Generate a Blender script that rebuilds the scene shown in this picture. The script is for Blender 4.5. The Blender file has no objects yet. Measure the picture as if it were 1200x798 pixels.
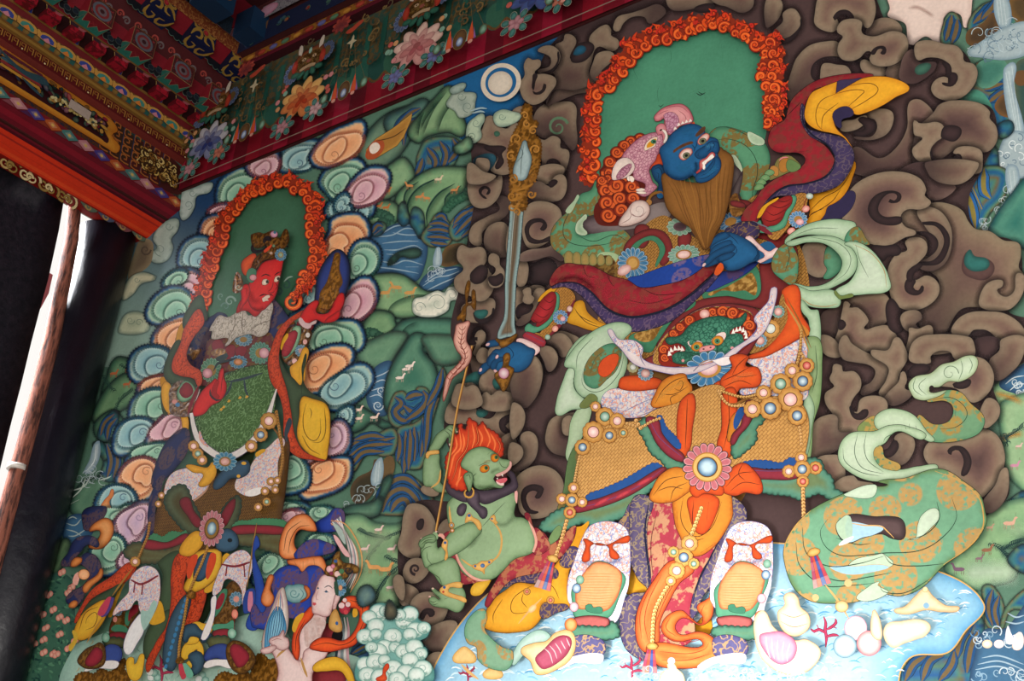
import bpy, math, random, re
import numpy as np
from mathutils import Vector, Matrix
from mathutils.geometry import delaunay_2d_cdt
random.seed(7)
scene = bpy.context.scene
C = scene.collection
# ---------------------------------------------------------------- camera
FOC = 1331.0; CX, CY = 600.0, 399.0; DIST = 4.5; EYE = 1.6
def nrm(a): a = np.array(a, float); return a/np.linalg.norm(a)
_u = nrm((-2020, 501, FOC)); _v0 = nrm((208, -2699, FOC))
_v = nrm(_v0 - _u*np.dot(_u, _v0)); AX = -_u; AZ = _v; AY = np.cross(AZ, AX)
if AY[2] < 0: AY = -AY
def ray(px, py):
    d = np.array((px-CX, py-CY, FOC)); return np.array((d@AX, d@AY, d@AZ))
CAM = np.array((0.0, -DIST, EYE))
def onwall(px, py, off=0.0):            # point of the mural wall (the plane y = -off) seen at a pixel of the photograph
    r = ray(px, py); t = (DIST-off)/r[1]; return CAM + r*t
def onplane(px, py, axis, val):          # point of the plane  axis = val
    r = ray(px, py); t = (val-CAM[axis])/r[axis]; return CAM + r*t
cam = bpy.data.cameras.new('camera'); co = bpy.data.objects.new('camera', cam); C.objects.link(co)
cam.sensor_fit = 'HORIZONTAL'; cam.sensor_width = 36; cam.lens = 36*FOC/1200; cam.clip_start = .05; cam.clip_end = 400
R = Matrix((( AX[0], -AX[1], -AX[2]), (AY[0], -AY[1], -AY[2]), (AZ[0], -AZ[1], -AZ[2])))
co.matrix_world = Matrix.Translation(CAM) @ R.to_4x4()
scene.camera = co
# ---------------------------------------------------------------- colour
def lin(h):
    o = []
    for i in (0, 2, 4):
        c = int(h[i:i+2], 16)/255; o.append(c/12.92 if c <= .04045 else ((c+.055)/1.055)**2.4)
    return o
_lc = {}
def L3(h):
    if h not in _lc: _lc[h] = np.array(lin(h))
    return _lc[h]
def mix(a, b, t):
    A = [int(a[i:i+2], 16) for i in (0, 2, 4)]; B = [int(b[i:i+2], 16) for i in (0, 2, 4)]
    return '%02x%02x%02x' % tuple(int(round(x+(y-x)*t)) for x, y in zip(A, B))
# ---------------------------------------------------------------- materials
def newmat(name, rough=.7, spec=.25):
    m = bpy.data.materials.new(name); m.use_nodes = True
    nt = m.node_tree; b = nt.nodes['Principled BSDF']
    b.inputs['Roughness'].default_value = rough; b.inputs['Specular IOR Level'].default_value = spec
    return m, nt, b
def nd(nt, t, **kw):
    n = nt.nodes.new(t)
    for k, v in kw.items():
        if k[0] == '_': setattr(n, k[1:], v)
        else: n.inputs[k.replace('_', ' ')].default_value = v
    return n
def mth(nt, op, a, b=None, c=None):
    n = nt.nodes.new('ShaderNodeMath'); n.operation = op
    for i, x in enumerate((a, b, c)):
        if x is None: continue
        if isinstance(x, (int, float)): n.inputs[i].default_value = x
        else: nt.links.new(x, n.inputs[i])
    return n.outputs[0]
def mixc(nt, f, a, b, mode='MIX'):
    n = nt.nodes.new('ShaderNodeMix'); n.data_type = 'RGBA'; n.blend_type = mode
    for i, x in ((0, f), (6, a), (7, b)):
        if isinstance(x, (int, float)): n.inputs[i].default_value = x
        elif isinstance(x, tuple): n.inputs[i].default_value = x
        else: nt.links.new(x, n.inputs[i])
    return n.outputs[2]
def step(nt, x, lo, hi):
    n = nt.nodes.new('ShaderNodeMapRange'); n.interpolation_type = 'SMOOTHSTEP'
    nt.links.new(x, n.inputs[0]); n.inputs[1].default_value = lo; n.inputs[2].default_value = hi
    return n.outputs[0]
def pos(nt, rot=0, sc=1.0):
    g = nt.nodes.new('ShaderNodeNewGeometry'); mp = nt.nodes.new('ShaderNodeMapping')
    mp.inputs['Rotation'].default_value = (0, rot, 0); mp.inputs['Scale'].default_value = (sc, sc, sc)
    nt.links.new(g.outputs['Position'], mp.inputs['Vector']); return mp.outputs[0]
def noise(nt, vec, scale, detail=2, rough=.5, off=None):
    n = nd(nt, 'ShaderNodeTexNoise', Scale=scale, Detail=detail, Roughness=rough)
    if off:
        a = nt.nodes.new('ShaderNodeVectorMath'); a.operation = 'ADD'; a.inputs[1].default_value = off
        nt.links.new(vec, a.inputs[0]); vec = a.outputs[0]
    nt.links.new(vec, n.inputs['Vector']); return n.outputs[0]
MAT = {}
def paint(key, name, fn, rough=.62, spec=.22):
    m, nt, b = newmat(name, rough, spec)
    a = nt.nodes.new('ShaderNodeVertexColor'); a.layer_name = 'Col'
    a2 = nt.nodes.new('ShaderNodeVertexColor'); a2.layer_name = 'C2'
    P = pos(nt)
    col = fn(nt, P, a.outputs[0], a2.outputs[0], b)
    w = noise(nt, P, 3.0, 6, .7); f = nt.nodes.new('ShaderNodeMapRange'); nt.links.new(w, f.inputs[0])
    f.inputs[1].default_value = .25; f.inputs[2].default_value = .75; f.inputs[3].default_value = .84; f.inputs[4].default_value = 1.08
    w2 = noise(nt, P, 55.0, 3, .6); f2 = nt.nodes.new('ShaderNodeMapRange'); nt.links.new(w2, f2.inputs[0])
    f2.inputs[1].default_value = .25; f2.inputs[2].default_value = .75; f2.inputs[3].default_value = .9; f2.inputs[4].default_value = 1.08
    k = mth(nt, 'MULTIPLY', f.outputs[0], f2.outputs[0])
    cv = nt.nodes.new('ShaderNodeCombineColor')
    for i in range(3): nt.links.new(k, cv.inputs[i])
    out = mixc(nt, 1.0, col, cv.outputs[0], 'MULTIPLY')
    nt.links.new(out, b.inputs['Base Color'])
    if key == 'soft':
        nt.links.new(a.outputs[1], b.inputs['Alpha'])
    MAT[key] = m
def _plain(nt, P, c, c2, b): return c
def contour(nt, P, sc, w, off=None, det=1.0):
    n = noise(nt, P, sc, det, .5, off); d = mth(nt, 'ABSOLUTE', mth(nt, 'SUBTRACT', n, .5)); return mth(nt, 'SUBTRACT', 1.0, step(nt, d, w*.4, w))
def _squig(nt, P, c, c2, b): return mixc(nt, contour(nt, P, 34, .055), c, c2)
def _damask(nt, P, c, c2, b):
    a = step(nt, noise(nt, P, 22, 3, .6), .47, .55); return mixc(nt, a, c, c2)
def _floral(nt, P, c, c2, b):
    x = mixc(nt, contour(nt, P, 40, .05), c, (.30, .34, .58, 1)); return mixc(nt, contour(nt, P, 38, .045, (7, 3, 5)), x, (.78, .36, .27, 1))
def _weave(nt, P, c, c2, b):
    g = pos(nt, .75); s = nt.nodes.new('ShaderNodeSeparateXYZ'); nt.links.new(g, s.inputs[0])
    cb = nt.nodes.new('ShaderNodeCombineXYZ'); nt.links.new(s.outputs[0], cb.inputs[0]); nt.links.new(s.outputs[2], cb.inputs[1])
    br = nd(nt, 'ShaderNodeTexBrick', Scale=34.0, Mortar_Size=.075, Mortar_Smooth=.6, Bias=0.0, Brick_Width=.95, Row_Height=.48)
    br.inputs['Color1'].default_value = (1, 1, 1, 1); br.inputs['Color2'].default_value = (.72, .72, .72, 1); br.inputs['Mortar'].default_value = (0, 0, 0, 1)
    nt.links.new(cb.outputs[0], br.inputs[0]); return mixc(nt, br.outputs[0], c2, c)
def _scale(nt, P, c, c2, b):
    v = nd(nt, 'ShaderNodeTexVoronoi', Scale=52.0); v.feature = 'DISTANCE_TO_EDGE'; nt.links.new(P, v.inputs['Vector'])
    return mixc(nt, step(nt, v.outputs['Distance'], .03, .16), c2, c)
def _roundel(nt, P, c, c2, b):
    v = nd(nt, 'ShaderNodeTexVoronoi', Scale=6.2, Randomness=.7); nt.links.new(P, v.inputs['Vector'])
    a = mth(nt, 'SUBTRACT', 1.0, step(nt, v.outputs['Distance'], .50, .54)); q = step(nt, noise(nt, P, 48, 2), .36, .5)
    return mixc(nt, mth(nt, 'MULTIPLY', a, q), c, c2)
def _carved(nt, P, c, c2, b):
    n = noise(nt, P, 36, 2, .5); d = step(nt, n, .42, .6)
    bp = nd(nt, 'ShaderNodeBump', Strength=.8, Distance=.01); nt.links.new(n, bp.inputs['Height']); nt.links.new(bp.outputs[0], b.inputs['Normal'])
    b.inputs['Metallic'].default_value = .25; b.inputs['Roughness'].default_value = .35
    return mixc(nt, d, c2, c)
def _hair(nt, P, c, c2, b): return mixc(nt, contour(nt, pos(nt), 60, .1), c, c2)
paint('p', 'painted_plaster', _plain)
paint('q', 'painted_gold_scrollwork', _squig)
paint('d', 'painted_damask', _damask)
paint('f', 'painted_floral_cloth', _floral)
paint('w', 'painted_gold_weave', _weave)
paint('s', 'painted_scales', _scale)
paint('r', 'painted_roundel_silk', _roundel)
paint('g', 'carved_gilding', _carved)
paint('soft', 'painted_glaze', _plain)
MK = list(MAT)
# ---------------------------------------------------------------- painting objects
BASE = onwall(560, 700); BASE[1] = 0; BASE[2] = 0.9
class Buf:
    def __init__(s): s.v = []; s.f = []; s.c = []; s.c2 = []; s.m = []; s.s = []; s.n = 0
BUFS = {}; CUR = None
def tag(o, label=None, cat=None, group=None, kind=None):
    for k, x in (('label', label), ('category', cat), ('group', group), ('kind', kind)):
        if x: o[k] = x
    return o
mural = bpy.data.objects.new('mural', None); C.objects.link(mural); mural.location = BASE
tag(mural, 'large temple mural of two armoured guardian kings among scrolling clouds covering the whole wall', 'mural')
ROOT = [mural, BASE]
def thing(name, label, cat, loc, group=None):
    """an Empty at the thing's base; parts made with O() then go under it"""
    o = bpy.data.objects.new(name, None); C.objects.link(o); o.location = loc; tag(o, label, cat, group); ROOT[0] = o; ROOT[1] = np.array(loc, float); return o
def O(path, label=None, new=False):
    """select (or make) a part of the current thing:  'part'  or  'part/sub_part'"""
    global CUR
    pre = ROOT[0].name+'|'; key = path
    if new:
        i = 1
        while pre+key in BUFS: key = path+'#%d' % i; i += 1
    if pre+key not in BUFS:
        names = path.split('/'); me = bpy.data.meshes.new(names[-1]); o = bpy.data.objects.new(names[-1], me); C.objects.link(o)
        if len(names) > 1: o.parent = BUFS[pre+'/'.join(names[:-1])].o
        else: o.parent = ROOT[0]
        b = Buf(); b.o = o; BUFS[pre+key] = b
        if label: o['label'] = label
    CUR = BUFS[pre+key]; return CUR
# drawing surface: a plane seen through the photograph's pixels, or a plane measured in centimetres
SURF = {'n': np.array((0., -1, 0)), 'p': np.zeros(3), 'uv': None}
DIM = [1.0]   # scales the current thing's colours, to paint in the shade near the ceiling
GRID = np.zeros((420, 560), np.int32); LAYER = 0.00012; ZC = [0.0005]; ZSTEP = 0.0001; GCELL = 3.0
def wallframe(): SURF.update(n=np.array((0., -1, 0)), p=np.zeros(3), uv=None)
def pxframe(p, n): SURF.update(n=np.array(n, float), p=np.array(p, float), uv=None); ZC[0] = .0004; Z()
def cmframe(o, u, v, n): SURF.update(n=nrm(n), p=np.array(o, float), uv=(nrm(u), nrm(v))); ZC[0] = .0004; Z()
TX = [0.0, 0.0, 1.0]
def Z(x0=0, y0=0, s=1.0): TX[0], TX[1], TX[2] = x0, y0, s
def P2(s):
    p = []; k = []
    if isinstance(s, str):
        for t in s.split():
            c = t.endswith('c'); a, b = t.rstrip('c').split(','); p.append((TX[0]+float(a)/TX[2], TX[1]+float(b)/TX[2])); k.append(c)
    else:
        for a, b in s: p.append((TX[0]+a/TX[2], TX[1]+b/TX[2])); k.append(False)
    return np.array(p), k
def smooth(p, k, closed, stepl=3.0):
    n = len(p)
    if n < 3: return p
    out = []
    for i in range(n if closed else n-1):
        a, b = p[i], p[(i+1) % n]; L = np.linalg.norm(b-a)
        if L < 1e-6: continue
        def tan(j, first):
            if k[j] or (not closed and j in (0, n-1)): return (b-a)
            d = p[(j+1) % n]-p[j-1]; q = np.linalg.norm(d); return d/q*L if q > 1e-6 else (b-a)
        m0, m1 = tan(i, 1), tan((i+1) % n, 0); N = int(min(14, max(1, round(L/stepl))))
        for q in range(N):
            t = q/N; t2 = t*t; t3 = t2*t
            out.append((2*t3-3*t2+1)*a+(t3-2*t2+t)*m0+(-2*t3+3*t2)*b+(t3-t2)*m1)
    if not closed: out.append(p[-1])
    return np.array(out)
def segdist(q, poly, closed=True):
    a = poly; b = np.roll(poly, -1, 0) if closed else poly[1:]
    if not closed: a = poly[:-1]
    ab = b-a; l2 = (ab**2).sum(1)+1e-9; res = np.empty(len(q))
    for i in range(0, len(q), 400):
        x = q[i:i+400]; t = np.clip(((x[:, None, :]-a)*ab).sum(2)/l2, 0, 1)
        d = x[:, None, :]-(a+t[..., None]*ab); res[i:i+400] = np.sqrt((d**2).sum(2).min(1))
    return res
def inside(q, poly):
    x, y = q[:, 0], q[:, 1]; r = np.zeros(len(q), bool); j = len(poly)-1
    for i in range(len(poly)):
        xi, yi = poly[i]; xj, yj = poly[j]
        if yi != yj:
            c = ((yi > y) != (yj > y)) & (x < (xj-xi)*(y-yi)/(yj-yi)+xi); r ^= c
        j = i
    return r
def ramp_of(r):
    """'hex' | 'hex hex 12' | 'd:hex d:hex ...'  colour against distance from the outline in pixels"""
    t = r.split()
    if len(t) == 1: return [(0, L3(t[0]))]
    if ':' in t[0]: return [(float(x.split(':')[0]), L3(x.split(':')[1])) for x in t]
    return [(0, L3(t[0])), (float(t[2]), L3(t[1]))]
def ramp_eval(rp, d):
    xs = [a for a, _ in rp]; return np.stack([np.interp(d, xs, [c[i] for _, c in rp]) for i in range(3)], 1)
def cells(p2, tt):
    A, B, Cc = p2[tt[:, 0]], p2[tt[:, 1]], p2[tt[:, 2]]; sz = np.maximum(np.abs(A-B).max(1), np.maximum(np.abs(A-Cc).max(1), np.abs(B-Cc).max(1))); out = []
    k = np.clip(np.ceil(sz/2.2).astype(int), 1, 300)
    for q in np.unique(k):
        m = k == q; g = [(i/q, j/q) for i in range(q+1) for j in range(q+1-i)] if q > 1 else [(0, 0), (1, 0), (0, 1), (.33, .33)]
        for i, j in g: out.append(A[m]*(1-i-j)+B[m]*i+Cc[m]*j)
    q = np.vstack(out); ix = np.clip(((q[:, 0]+120)/GCELL).astype(int), 1, 558); iy = np.clip(((q[:, 1]+260)/GCELL).astype(int), 1, 418); return np.unique(iy*560+ix)
def emit(p2, tris, col, c2, m, alpha=None):
    """project a painted shape onto the drawing surface, one paint layer above whatever it covers"""
    b = CUR; tt = np.array(tris, int).reshape(-1, 3)
    if not len(tt): return
    N_ = SURF['n']
    if SURF['uv'] is not None or SURF['p'].any(): ZC[0] += ZSTEP; off = ZC[0]
    else:
        ids = cells(p2, tt); G = GRID.ravel(); nb = np.concatenate([ids+d for d in (0, 1, -1, 560, -560)]); lv = G[nb].max()+1; G[ids] = np.maximum(G[ids], lv); off = .0005+lv*LAYER
    if SURF['uv'] is not None:
        U_, V_ = SURF['uv']; W = SURF['p']+N_*off+np.outer(p2[:, 0]*.01, U_)+np.outer(p2[:, 1]*.01, V_)
    else:
        px = p2[:, 0]-CX; py = p2[:, 1]-CY; r = np.stack([px*A_[0]+py*A_[1]+FOC*A_[2] for A_ in (AX, AY, AZ)], 1)
        W = CAM+r*(((SURF['p']+N_*off-CAM)@N_)/(r@N_))[:, None]
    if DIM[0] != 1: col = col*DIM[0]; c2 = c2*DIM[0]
    W = W-ROOT[1]; n = len(p2); b.v.append(W)
    cr = np.cross(W[tt[:, 1]]-W[tt[:, 0]], W[tt[:, 2]]-W[tt[:, 0]])@N_; fl = cr < 0; tt[fl] = tt[fl][:, ::-1]
    b.f.append(tt+b.n); b.s.append(b.n); b.n += n
    al = np.ones(n) if alpha is None else alpha
    b.c.append(np.column_stack([col, al])); b.c2.append(np.column_stack([np.broadcast_to(c2, (n, 3)), np.ones(n)]))
    b.m.append(np.full(len(tt), MK.index(m)))
def F(s, ramp, m='p', c2=None, ol=None, g=None, gd=None, k=False, raw=None, jag=None, sh=None):
    """fill an outline.  ol = 'hex width' outline; gd = (x0,y0,x1,y1,hex,amount) a directional tint; jag = (step,amp) toothed rim"""
    if raw is not None: poly = raw
    else:
        p, kk = P2(s); poly = p if k else smooth(p, kk, True)
    if jag is not None: poly = jagged(poly, *jag)
    if sh: glow(poly, *sh)
    rp = ramp_of(ramp)
    if ol:
        h, w = ol.split(); ring(poly, h, float(w))
    if len(rp) == 1 and not gd:
        try: V, E, T = delaunay_2d_cdt([Vector(x) for x in poly], [], [list(range(len(poly)))], 1, 1e-4)[:3]
        except Exception: return poly
        q = np.array([tuple(v) for v in V]); emit(q, [t for t in T if len(t) == 3], np.tile(rp[0][1], (len(q), 1)), L3(c2) if c2 else rp[0][1], m); return poly
    wmax = rp[-1][0] if len(rp) > 1 else 20
    gg = g or max(2.2, min(9, wmax/4))
    lo = poly.min(0); hi = poly.max(0)
    while (hi[0]-lo[0])*(hi[1]-lo[1])/gg/gg > 14000: gg *= 1.25
    xs = np.arange(lo[0]+gg*.37, hi[0], gg); ys = np.arange(lo[1]+gg*.41, hi[1], gg*.87)
    Q = []
    for j, y in enumerate(ys):
        for x in xs: Q.append((x+(gg*.5 if j & 1 else 0), y))
    Q = np.array(Q) if Q else np.zeros((0, 2))
    if len(Q):
        Q = Q[inside(Q, poly)]
        if len(Q): Q = Q[segdist(Q, poly) > gg*.45]
    allp = [Vector(x) for x in poly]+[Vector(x) for x in Q]
    V, E, T = delaunay_2d_cdt(allp, [], [list(range(len(poly)))], 1, 1e-4)[:3]
    q = np.array([tuple(v) for v in V]); d = segdist(q, poly); col = ramp_eval(rp, d)
    if gd:
        for G in (gd if isinstance(gd, list) else [gd]):
            x0, y0, x1, y1, h, a = G; x0, y0, x1, y1 = TX[0]+x0/TX[2], TX[1]+y0/TX[2], TX[0]+x1/TX[2], TX[1]+y1/TX[2]
            dv = np.array((x1-x0, y1-y0)); t = np.clip(((q-np.array((x0, y0)))@dv)/(dv@dv), 0, 1)*a
            col = col*(1-t[:, None])+L3(h)*t[:, None]
    emit(q, [t for t in T if len(t) == 3], col, L3(c2) if c2 else col, m); return poly
def jagged(poly, st, amp):
    seg = np.linalg.norm(np.roll(poly, -1, 0)-poly, axis=1); tot = seg.sum(); n = max(6, int(tot/st)); cum = np.concatenate([[0], np.cumsum(seg)])
    P = np.vstack([poly, poly[:1]]); area = 0.5*np.sum(P[:-1, 0]*P[1:, 1]-P[1:, 0]*P[:-1, 1]); sg = 1 if area > 0 else -1
    out = []
    for i in range(n):
        for j, aa in ((0, 0), (.28, .75), (.5, 1), (.72, .75)):
            t = (i+j)/n*tot; x = np.array((np.interp(t, cum, P[:, 0]), np.interp(t, cum, P[:, 1])))
            x2 = np.array((np.interp((t+.5) % tot, cum, P[:, 0]), np.interp((t+.5) % tot, cum, P[:, 1]))); dd = x2-x; L = np.linalg.norm(dd)+1e-9
            out.append(x+np.array((dd[1], -dd[0]))/L*amp*aa*sg)
    return np.array(out)
def offs(p, closed=False):
    d = np.empty_like(p)
    if closed: d = np.roll(p, -1, 0)-np.roll(p, 1, 0)
    else:
        d[1:-1] = p[2:]-p[:-2]; d[0] = p[1]-p[0]; d[-1] = p[-1]-p[-2]
    l = np.linalg.norm(d, axis=1)[:, None]+1e-9; d = d/l; return np.stack([-d[:, 1], d[:, 0]], 1)
def strip(p, wl, wr, col, m='p', c2=None, closed=False, alpha=None):
    n = offs(p, closed); a = p+n*np.reshape(wl, (-1, 1)); b = p-n*np.reshape(wr, (-1, 1)); N = len(p); q = np.vstack([a, b]); T = []
    for i in range(N if closed else N-1):
        j = (i+1) % N; T += [(i, j, N+j), (i, N+j, N+i)]
    emit(q, T, np.tile(col, (2*N, 1)) if col.ndim == 1 else col, L3(c2) if c2 else (col if col.ndim == 1 else col[0]), m, alpha)
def ring(poly, h, w): strip(poly, np.full(len(poly), w*.5), np.full(len(poly), w*.5), L3(h), closed=True)
def glow(poly, h, w, a=.7):
    """soft dark glaze painted around an outline"""
    P = np.vstack([poly, poly[:1]]); area = np.sum(P[:-1, 0]*P[1:, 1]-P[1:, 0]*P[:-1, 1]); N = len(poly); n = offs(poly, True)*(-1 if area > 0 else 1)
    q = np.vstack([poly, poly+n*w]); T = []
    for i in range(N):
        j = (i+1) % N; T += [(i, j, N+j), (i, N+j, N+i)]
    emit(q, T, np.tile(L3(h), (2*N, 1)), L3(h), 'soft', np.concatenate([np.full(N, a), np.zeros(N)]))
def L(s, w, h, closed=False, tp=(.3, .3), m='p', c2=None, raw=None):
    """a brush line of width w, thinning towards its ends by tp"""
    if raw is not None: q = raw
    else: p, k = P2(s); q = smooth(p, k, closed)
    n = len(q); t = np.linspace(0, 1, n); ww = np.ones(n)
    if not closed: ww = np.minimum(1, np.minimum(tp[0]+t*4*(1-tp[0]), tp[1]+(1-t)*4*(1-tp[1])))
    strip(q, ww*w*.5, ww*w*.5, L3(h), m, c2, closed); return q
def S(s, w, h, a=.6, side=0, closed=False):
    """soft brushed shade along a line: side 0 both, 1 left of travel, -1 right"""
    p, k = P2(s); q = smooth(p, k, closed); n = offs(q, closed); N = len(q); t = np.linspace(0, 1, N)
    w = w*1.25/TX[2] if TX[2] > 1 else w
    aa = a*np.minimum(1, np.minimum(t*5, (1-t)*5)) if not closed else np.full(N, a)
    rows = [q]; al = [aa]
    if side >= 0: rows.append(q+n*-w); al.append(np.zeros(N))
    if side <= 0: rows.append(q+n*w); al.append(np.zeros(N))
    V = np.vstack(rows); T = []
    for r in range(1, len(rows)):
        for i in range(N if closed else N-1):
            j = (i+1) % N; T += [(i, j, r*N+j), (i, r*N+j, r*N+i)]
    emit(V, T, np.tile(L3(h), (len(V), 1)), L3(h), 'soft', np.concatenate(al))
def ell(cx, cy, rx, ry, rot=0, n=None):
    n = n or int(max(10, min(48, 3*(rx+ry)/1.6))); a = np.linspace(0, 2*math.pi, n, endpoint=False); r = math.radians(rot)
    x = rx*np.cos(a); y = ry*np.sin(a); return np.stack([cx+x*math.cos(r)-y*math.sin(r), cy+x*math.sin(r)+y*math.cos(r)], 1)
def E(cx, cy, rx, ry, ramp, rot=0, **kw):
    """ellipse, in the current drawing frame"""
    cx, cy, rx, ry = TX[0]+cx/TX[2], TX[1]+cy/TX[2], rx/TX[2], ry/TX[2]; return F(None, ramp, raw=ell(cx, cy, rx, ry, rot), **kw)
def spiral(cx, cy, r, a0, turns, d=1, rin=.12, n=None):
    n = n or int(12*turns+6); t = np.linspace(0, 1, n); a = math.radians(a0)+d*t*turns*2*math.pi; rr = r*(1-t*(1-rin))
    return np.stack([cx+rr*np.cos(a), cy+rr*np.sin(a)], 1)
def CURL(cx, cy, r, a0, turns, w, h, d=1, rin=.15):
    cx, cy, r, w = TX[0]+cx/TX[2], TX[1]+cy/TX[2], r/TX[2], w/TX[2]
    q = spiral(cx, cy, r, a0, turns, d, rin); n = len(q); t = np.linspace(1, .35, n); strip(q, t*w*.5, t*w*.5, L3(h)); return q
def ROS(cx, cy, rx, ry, n, cp, ce, rot=0, hub=None, a0=0, line='20303a', squash=None):
    """rosette of n petals; cp petal body, ce petal rim; hub = list of (radius fraction, ramp)"""
    cx, cy, rx, ry = TX[0]+cx/TX[2], TX[1]+cy/TX[2], rx/TX[2], ry/TX[2]; sv = TX[:]; Z(); r = math.radians(rot)
    for i in range(n):
        a = a0+2*math.pi*i/n; w = math.pi/n*1.08; pl = []
        for (ra, da) in ((.3, -.5), (.72, -1), (.93, -.75), (1.02, 0), (.93, .75), (.72, 1), (.3, .5)):
            x = rx*ra*math.cos(a+da*w); y = ry*ra*math.sin(a+da*w); pl.append((cx+x*math.cos(r)-y*math.sin(r), cy+x*math.sin(r)+y*math.cos(r)))
        q = smooth(np.array(pl), [False]*7, True, 2); mr = max(.5, min(rx, ry)*1.9/n*.42)
        F(None, '0:%s %.2f:%s %.2f:%s' % (ce, mr*.4, mix(ce, cp, .35), mr*1.5, mix(cp, '102030', .12)), raw=q, g=max(1.1, mr*.7))
        ring(q, line, max(.35, min(rx, ry)*.03))
    for (fr, rmp) in (hub or []): F(None, rmp, raw=ell(cx, cy, rx*fr, ry*fr, rot))
    TX[:] = sv
def along(s, sp, closed=False):
    p, k = P2(s); q = smooth(p, k, closed, 2.0)
    if closed: q = np.vstack([q, q[:1]])
    seg = np.linalg.norm(np.diff(q, axis=0), axis=1); c = np.concatenate([[0], np.cumsum(seg)]); n = max(1, int(c[-1]/sp)); out = []
    for i in range(n+1):
        t = c[-1]*i/n; x = np.interp(t, c, q[:, 0]); y = np.interp(t, c, q[:, 1]); x2 = np.interp(min(c[-1], t+1), c, q[:, 0]); y2 = np.interp(min(c[-1], t+1), c, q[:, 1])
        x1 = np.interp(max(0, t-1), c, q[:, 0]); y1 = np.interp(max(0, t-1), c, q[:, 1]); out.append((x, y, math.atan2(y2-y1, x2-x1)))
    return out
def BEADS(s, sp, r, ramp='e0b070 b07a38 2', rim='7a4a20', closed=False):
    for x, y, a in along(s, sp, closed):
        sv = TX[:]; Z()
        if rim: F(None, rim, raw=ell(x, y, r*1.25, r*1.25, 0, 9))
        F(None, ramp.split()[0], raw=ell(x, y, r, r, 0, 8)); F(None, ramp.split()[1], raw=ell(x+r*.25, y+r*.3, r*.5, r*.5, 0, 7)); TX[:] = sv
GEMC = {'pink': ('e8a8a0', 'f8e4dc'), 'blue': ('1f5a86', 'd8e8ee'), 'white': ('c8cfc4', 'f0f0e8'), 'green': ('4f8a70', 'd0e2d4'), 'red': ('b8282a', 'f0a090')}
def GEM(cx, cy, r, kind='pink', rim='c98f45', n=10):
    """gold setting with a beaded rim and a glowing stone"""
    cx, cy, r = TX[0]+cx/TX[2], TX[1]+cy/TX[2], r/TX[2]; sv = TX[:]; Z()
    a = np.linspace(0, 2*math.pi, n*6, endpoint=False); rr = r*(1+.1*np.abs(np.sin(a*n/2))); q = np.stack([cx+rr*np.cos(a), cy+rr*np.sin(a)], 1)
    ring(q, '6a4018', .9); F(None, '%s %s %.2f' % (mix(rim, 'a86a2a', .5), mix(rim, 'f0c880', .35), r*.4), raw=q, g=max(1.1, r*.22))
    F(None, '6a4018', raw=ell(cx, cy, r*.62, r*.62)); e, c = GEMC[kind]
    F(None, '%s %s %.2f' % (e, c, r*.45), raw=ell(cx, cy, r*.54, r*.54), g=max(.9, r*.2)); TX[:] = sv
def comps(b, tol=.025):
    """group the shapes of a part into pieces that touch"""
    n = len(b.v); lo = np.array([x.min(0) for x in b.v])-tol; hi = np.array([x.max(0) for x in b.v])+tol; par = list(range(n))
    def find(i):
        while par[i] != i: par[i] = par[par[i]]; i = par[i]
        return i
    for i in range(n):
        for j in np.nonzero(((lo[i+1:] <= hi[i]) & (hi[i+1:] >= lo[i])).all(1))[0]: par[find(i+1+j)] = find(i)
    g = {}
    for i in range(n): g.setdefault(find(i), []).append(i)
    return list(g.values())
def fill_mesh(me, b, ids):
    V = np.vstack([b.v[i] for i in ids]); o = 0; fs = []
    for i in ids: fs.append(b.f[i]-b.s[i]+o); o += len(b.v[i])
    Fc = np.vstack(fs); ms = np.concatenate([b.m[i] for i in ids]).tolist(); used = sorted(set(ms)); mp = {m: i for i, m in enumerate(used)}
    me.vertices.add(len(V)); me.vertices.foreach_set('co', V.astype(np.float32).ravel())
    me.loops.add(len(Fc)*3); me.loops.foreach_set('vertex_index', Fc.astype(np.int32).ravel())
    me.polygons.add(len(Fc)); me.polygons.foreach_set('loop_start', np.arange(0, len(Fc)*3, 3, dtype=np.int32))
    for m in used: me.materials.append(MAT[MK[m]])
    me.polygons.foreach_set('material_index', np.array([mp[x] for x in ms], dtype=np.int32))
    for nm, arr in (('Col', b.c), ('C2', b.c2)):
        at = me.color_attributes.new(nm, 'FLOAT_COLOR', 'POINT'); at.data.foreach_set('color', np.vstack([arr[i] for i in ids]).astype(np.float32).ravel())
    me.update(); me.validate()
def finish():
    sm = sorted([k for k in BUFS if '|smoke_cloud' in k], key=lambda k: -float(np.prod(np.ptp(np.vstack(BUFS[k].v)[:, ::2], axis=0))))
    if len(sm) > 90:                                # the smallest puffs of smoke go into one part
        t = BUFS[sm[90]]; t.o['kind'] = 'stuff'
        for k in sm[91:]:
            b = BUFS.pop(k)
            for x in ('v', 'f', 'c', 'c2', 'm'): getattr(t, x).extend(getattr(b, x))
            t.s.extend(b.s); bpy.data.objects.remove(b.o)
    for key, b in BUFS.items():
        if not b.n: continue
        g = [list(range(len(b.v)))] if b.o.get('kind') else sorted(comps(b), key=lambda q: -sum(len(b.v[i]) for i in q))
        for k, ids in enumerate(g):
            o = b.o
            if k:
                o = bpy.data.objects.new(b.o.name.split('.')[0], bpy.data.meshes.new(b.o.name)); C.objects.link(o); o.parent = b.o.parent
                if 'label' in b.o.keys(): o['label'] = b.o['label']
            fill_mesh(o.data, b, ids)
T = lambda x, y: Z(x, y, 3.99)
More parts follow.
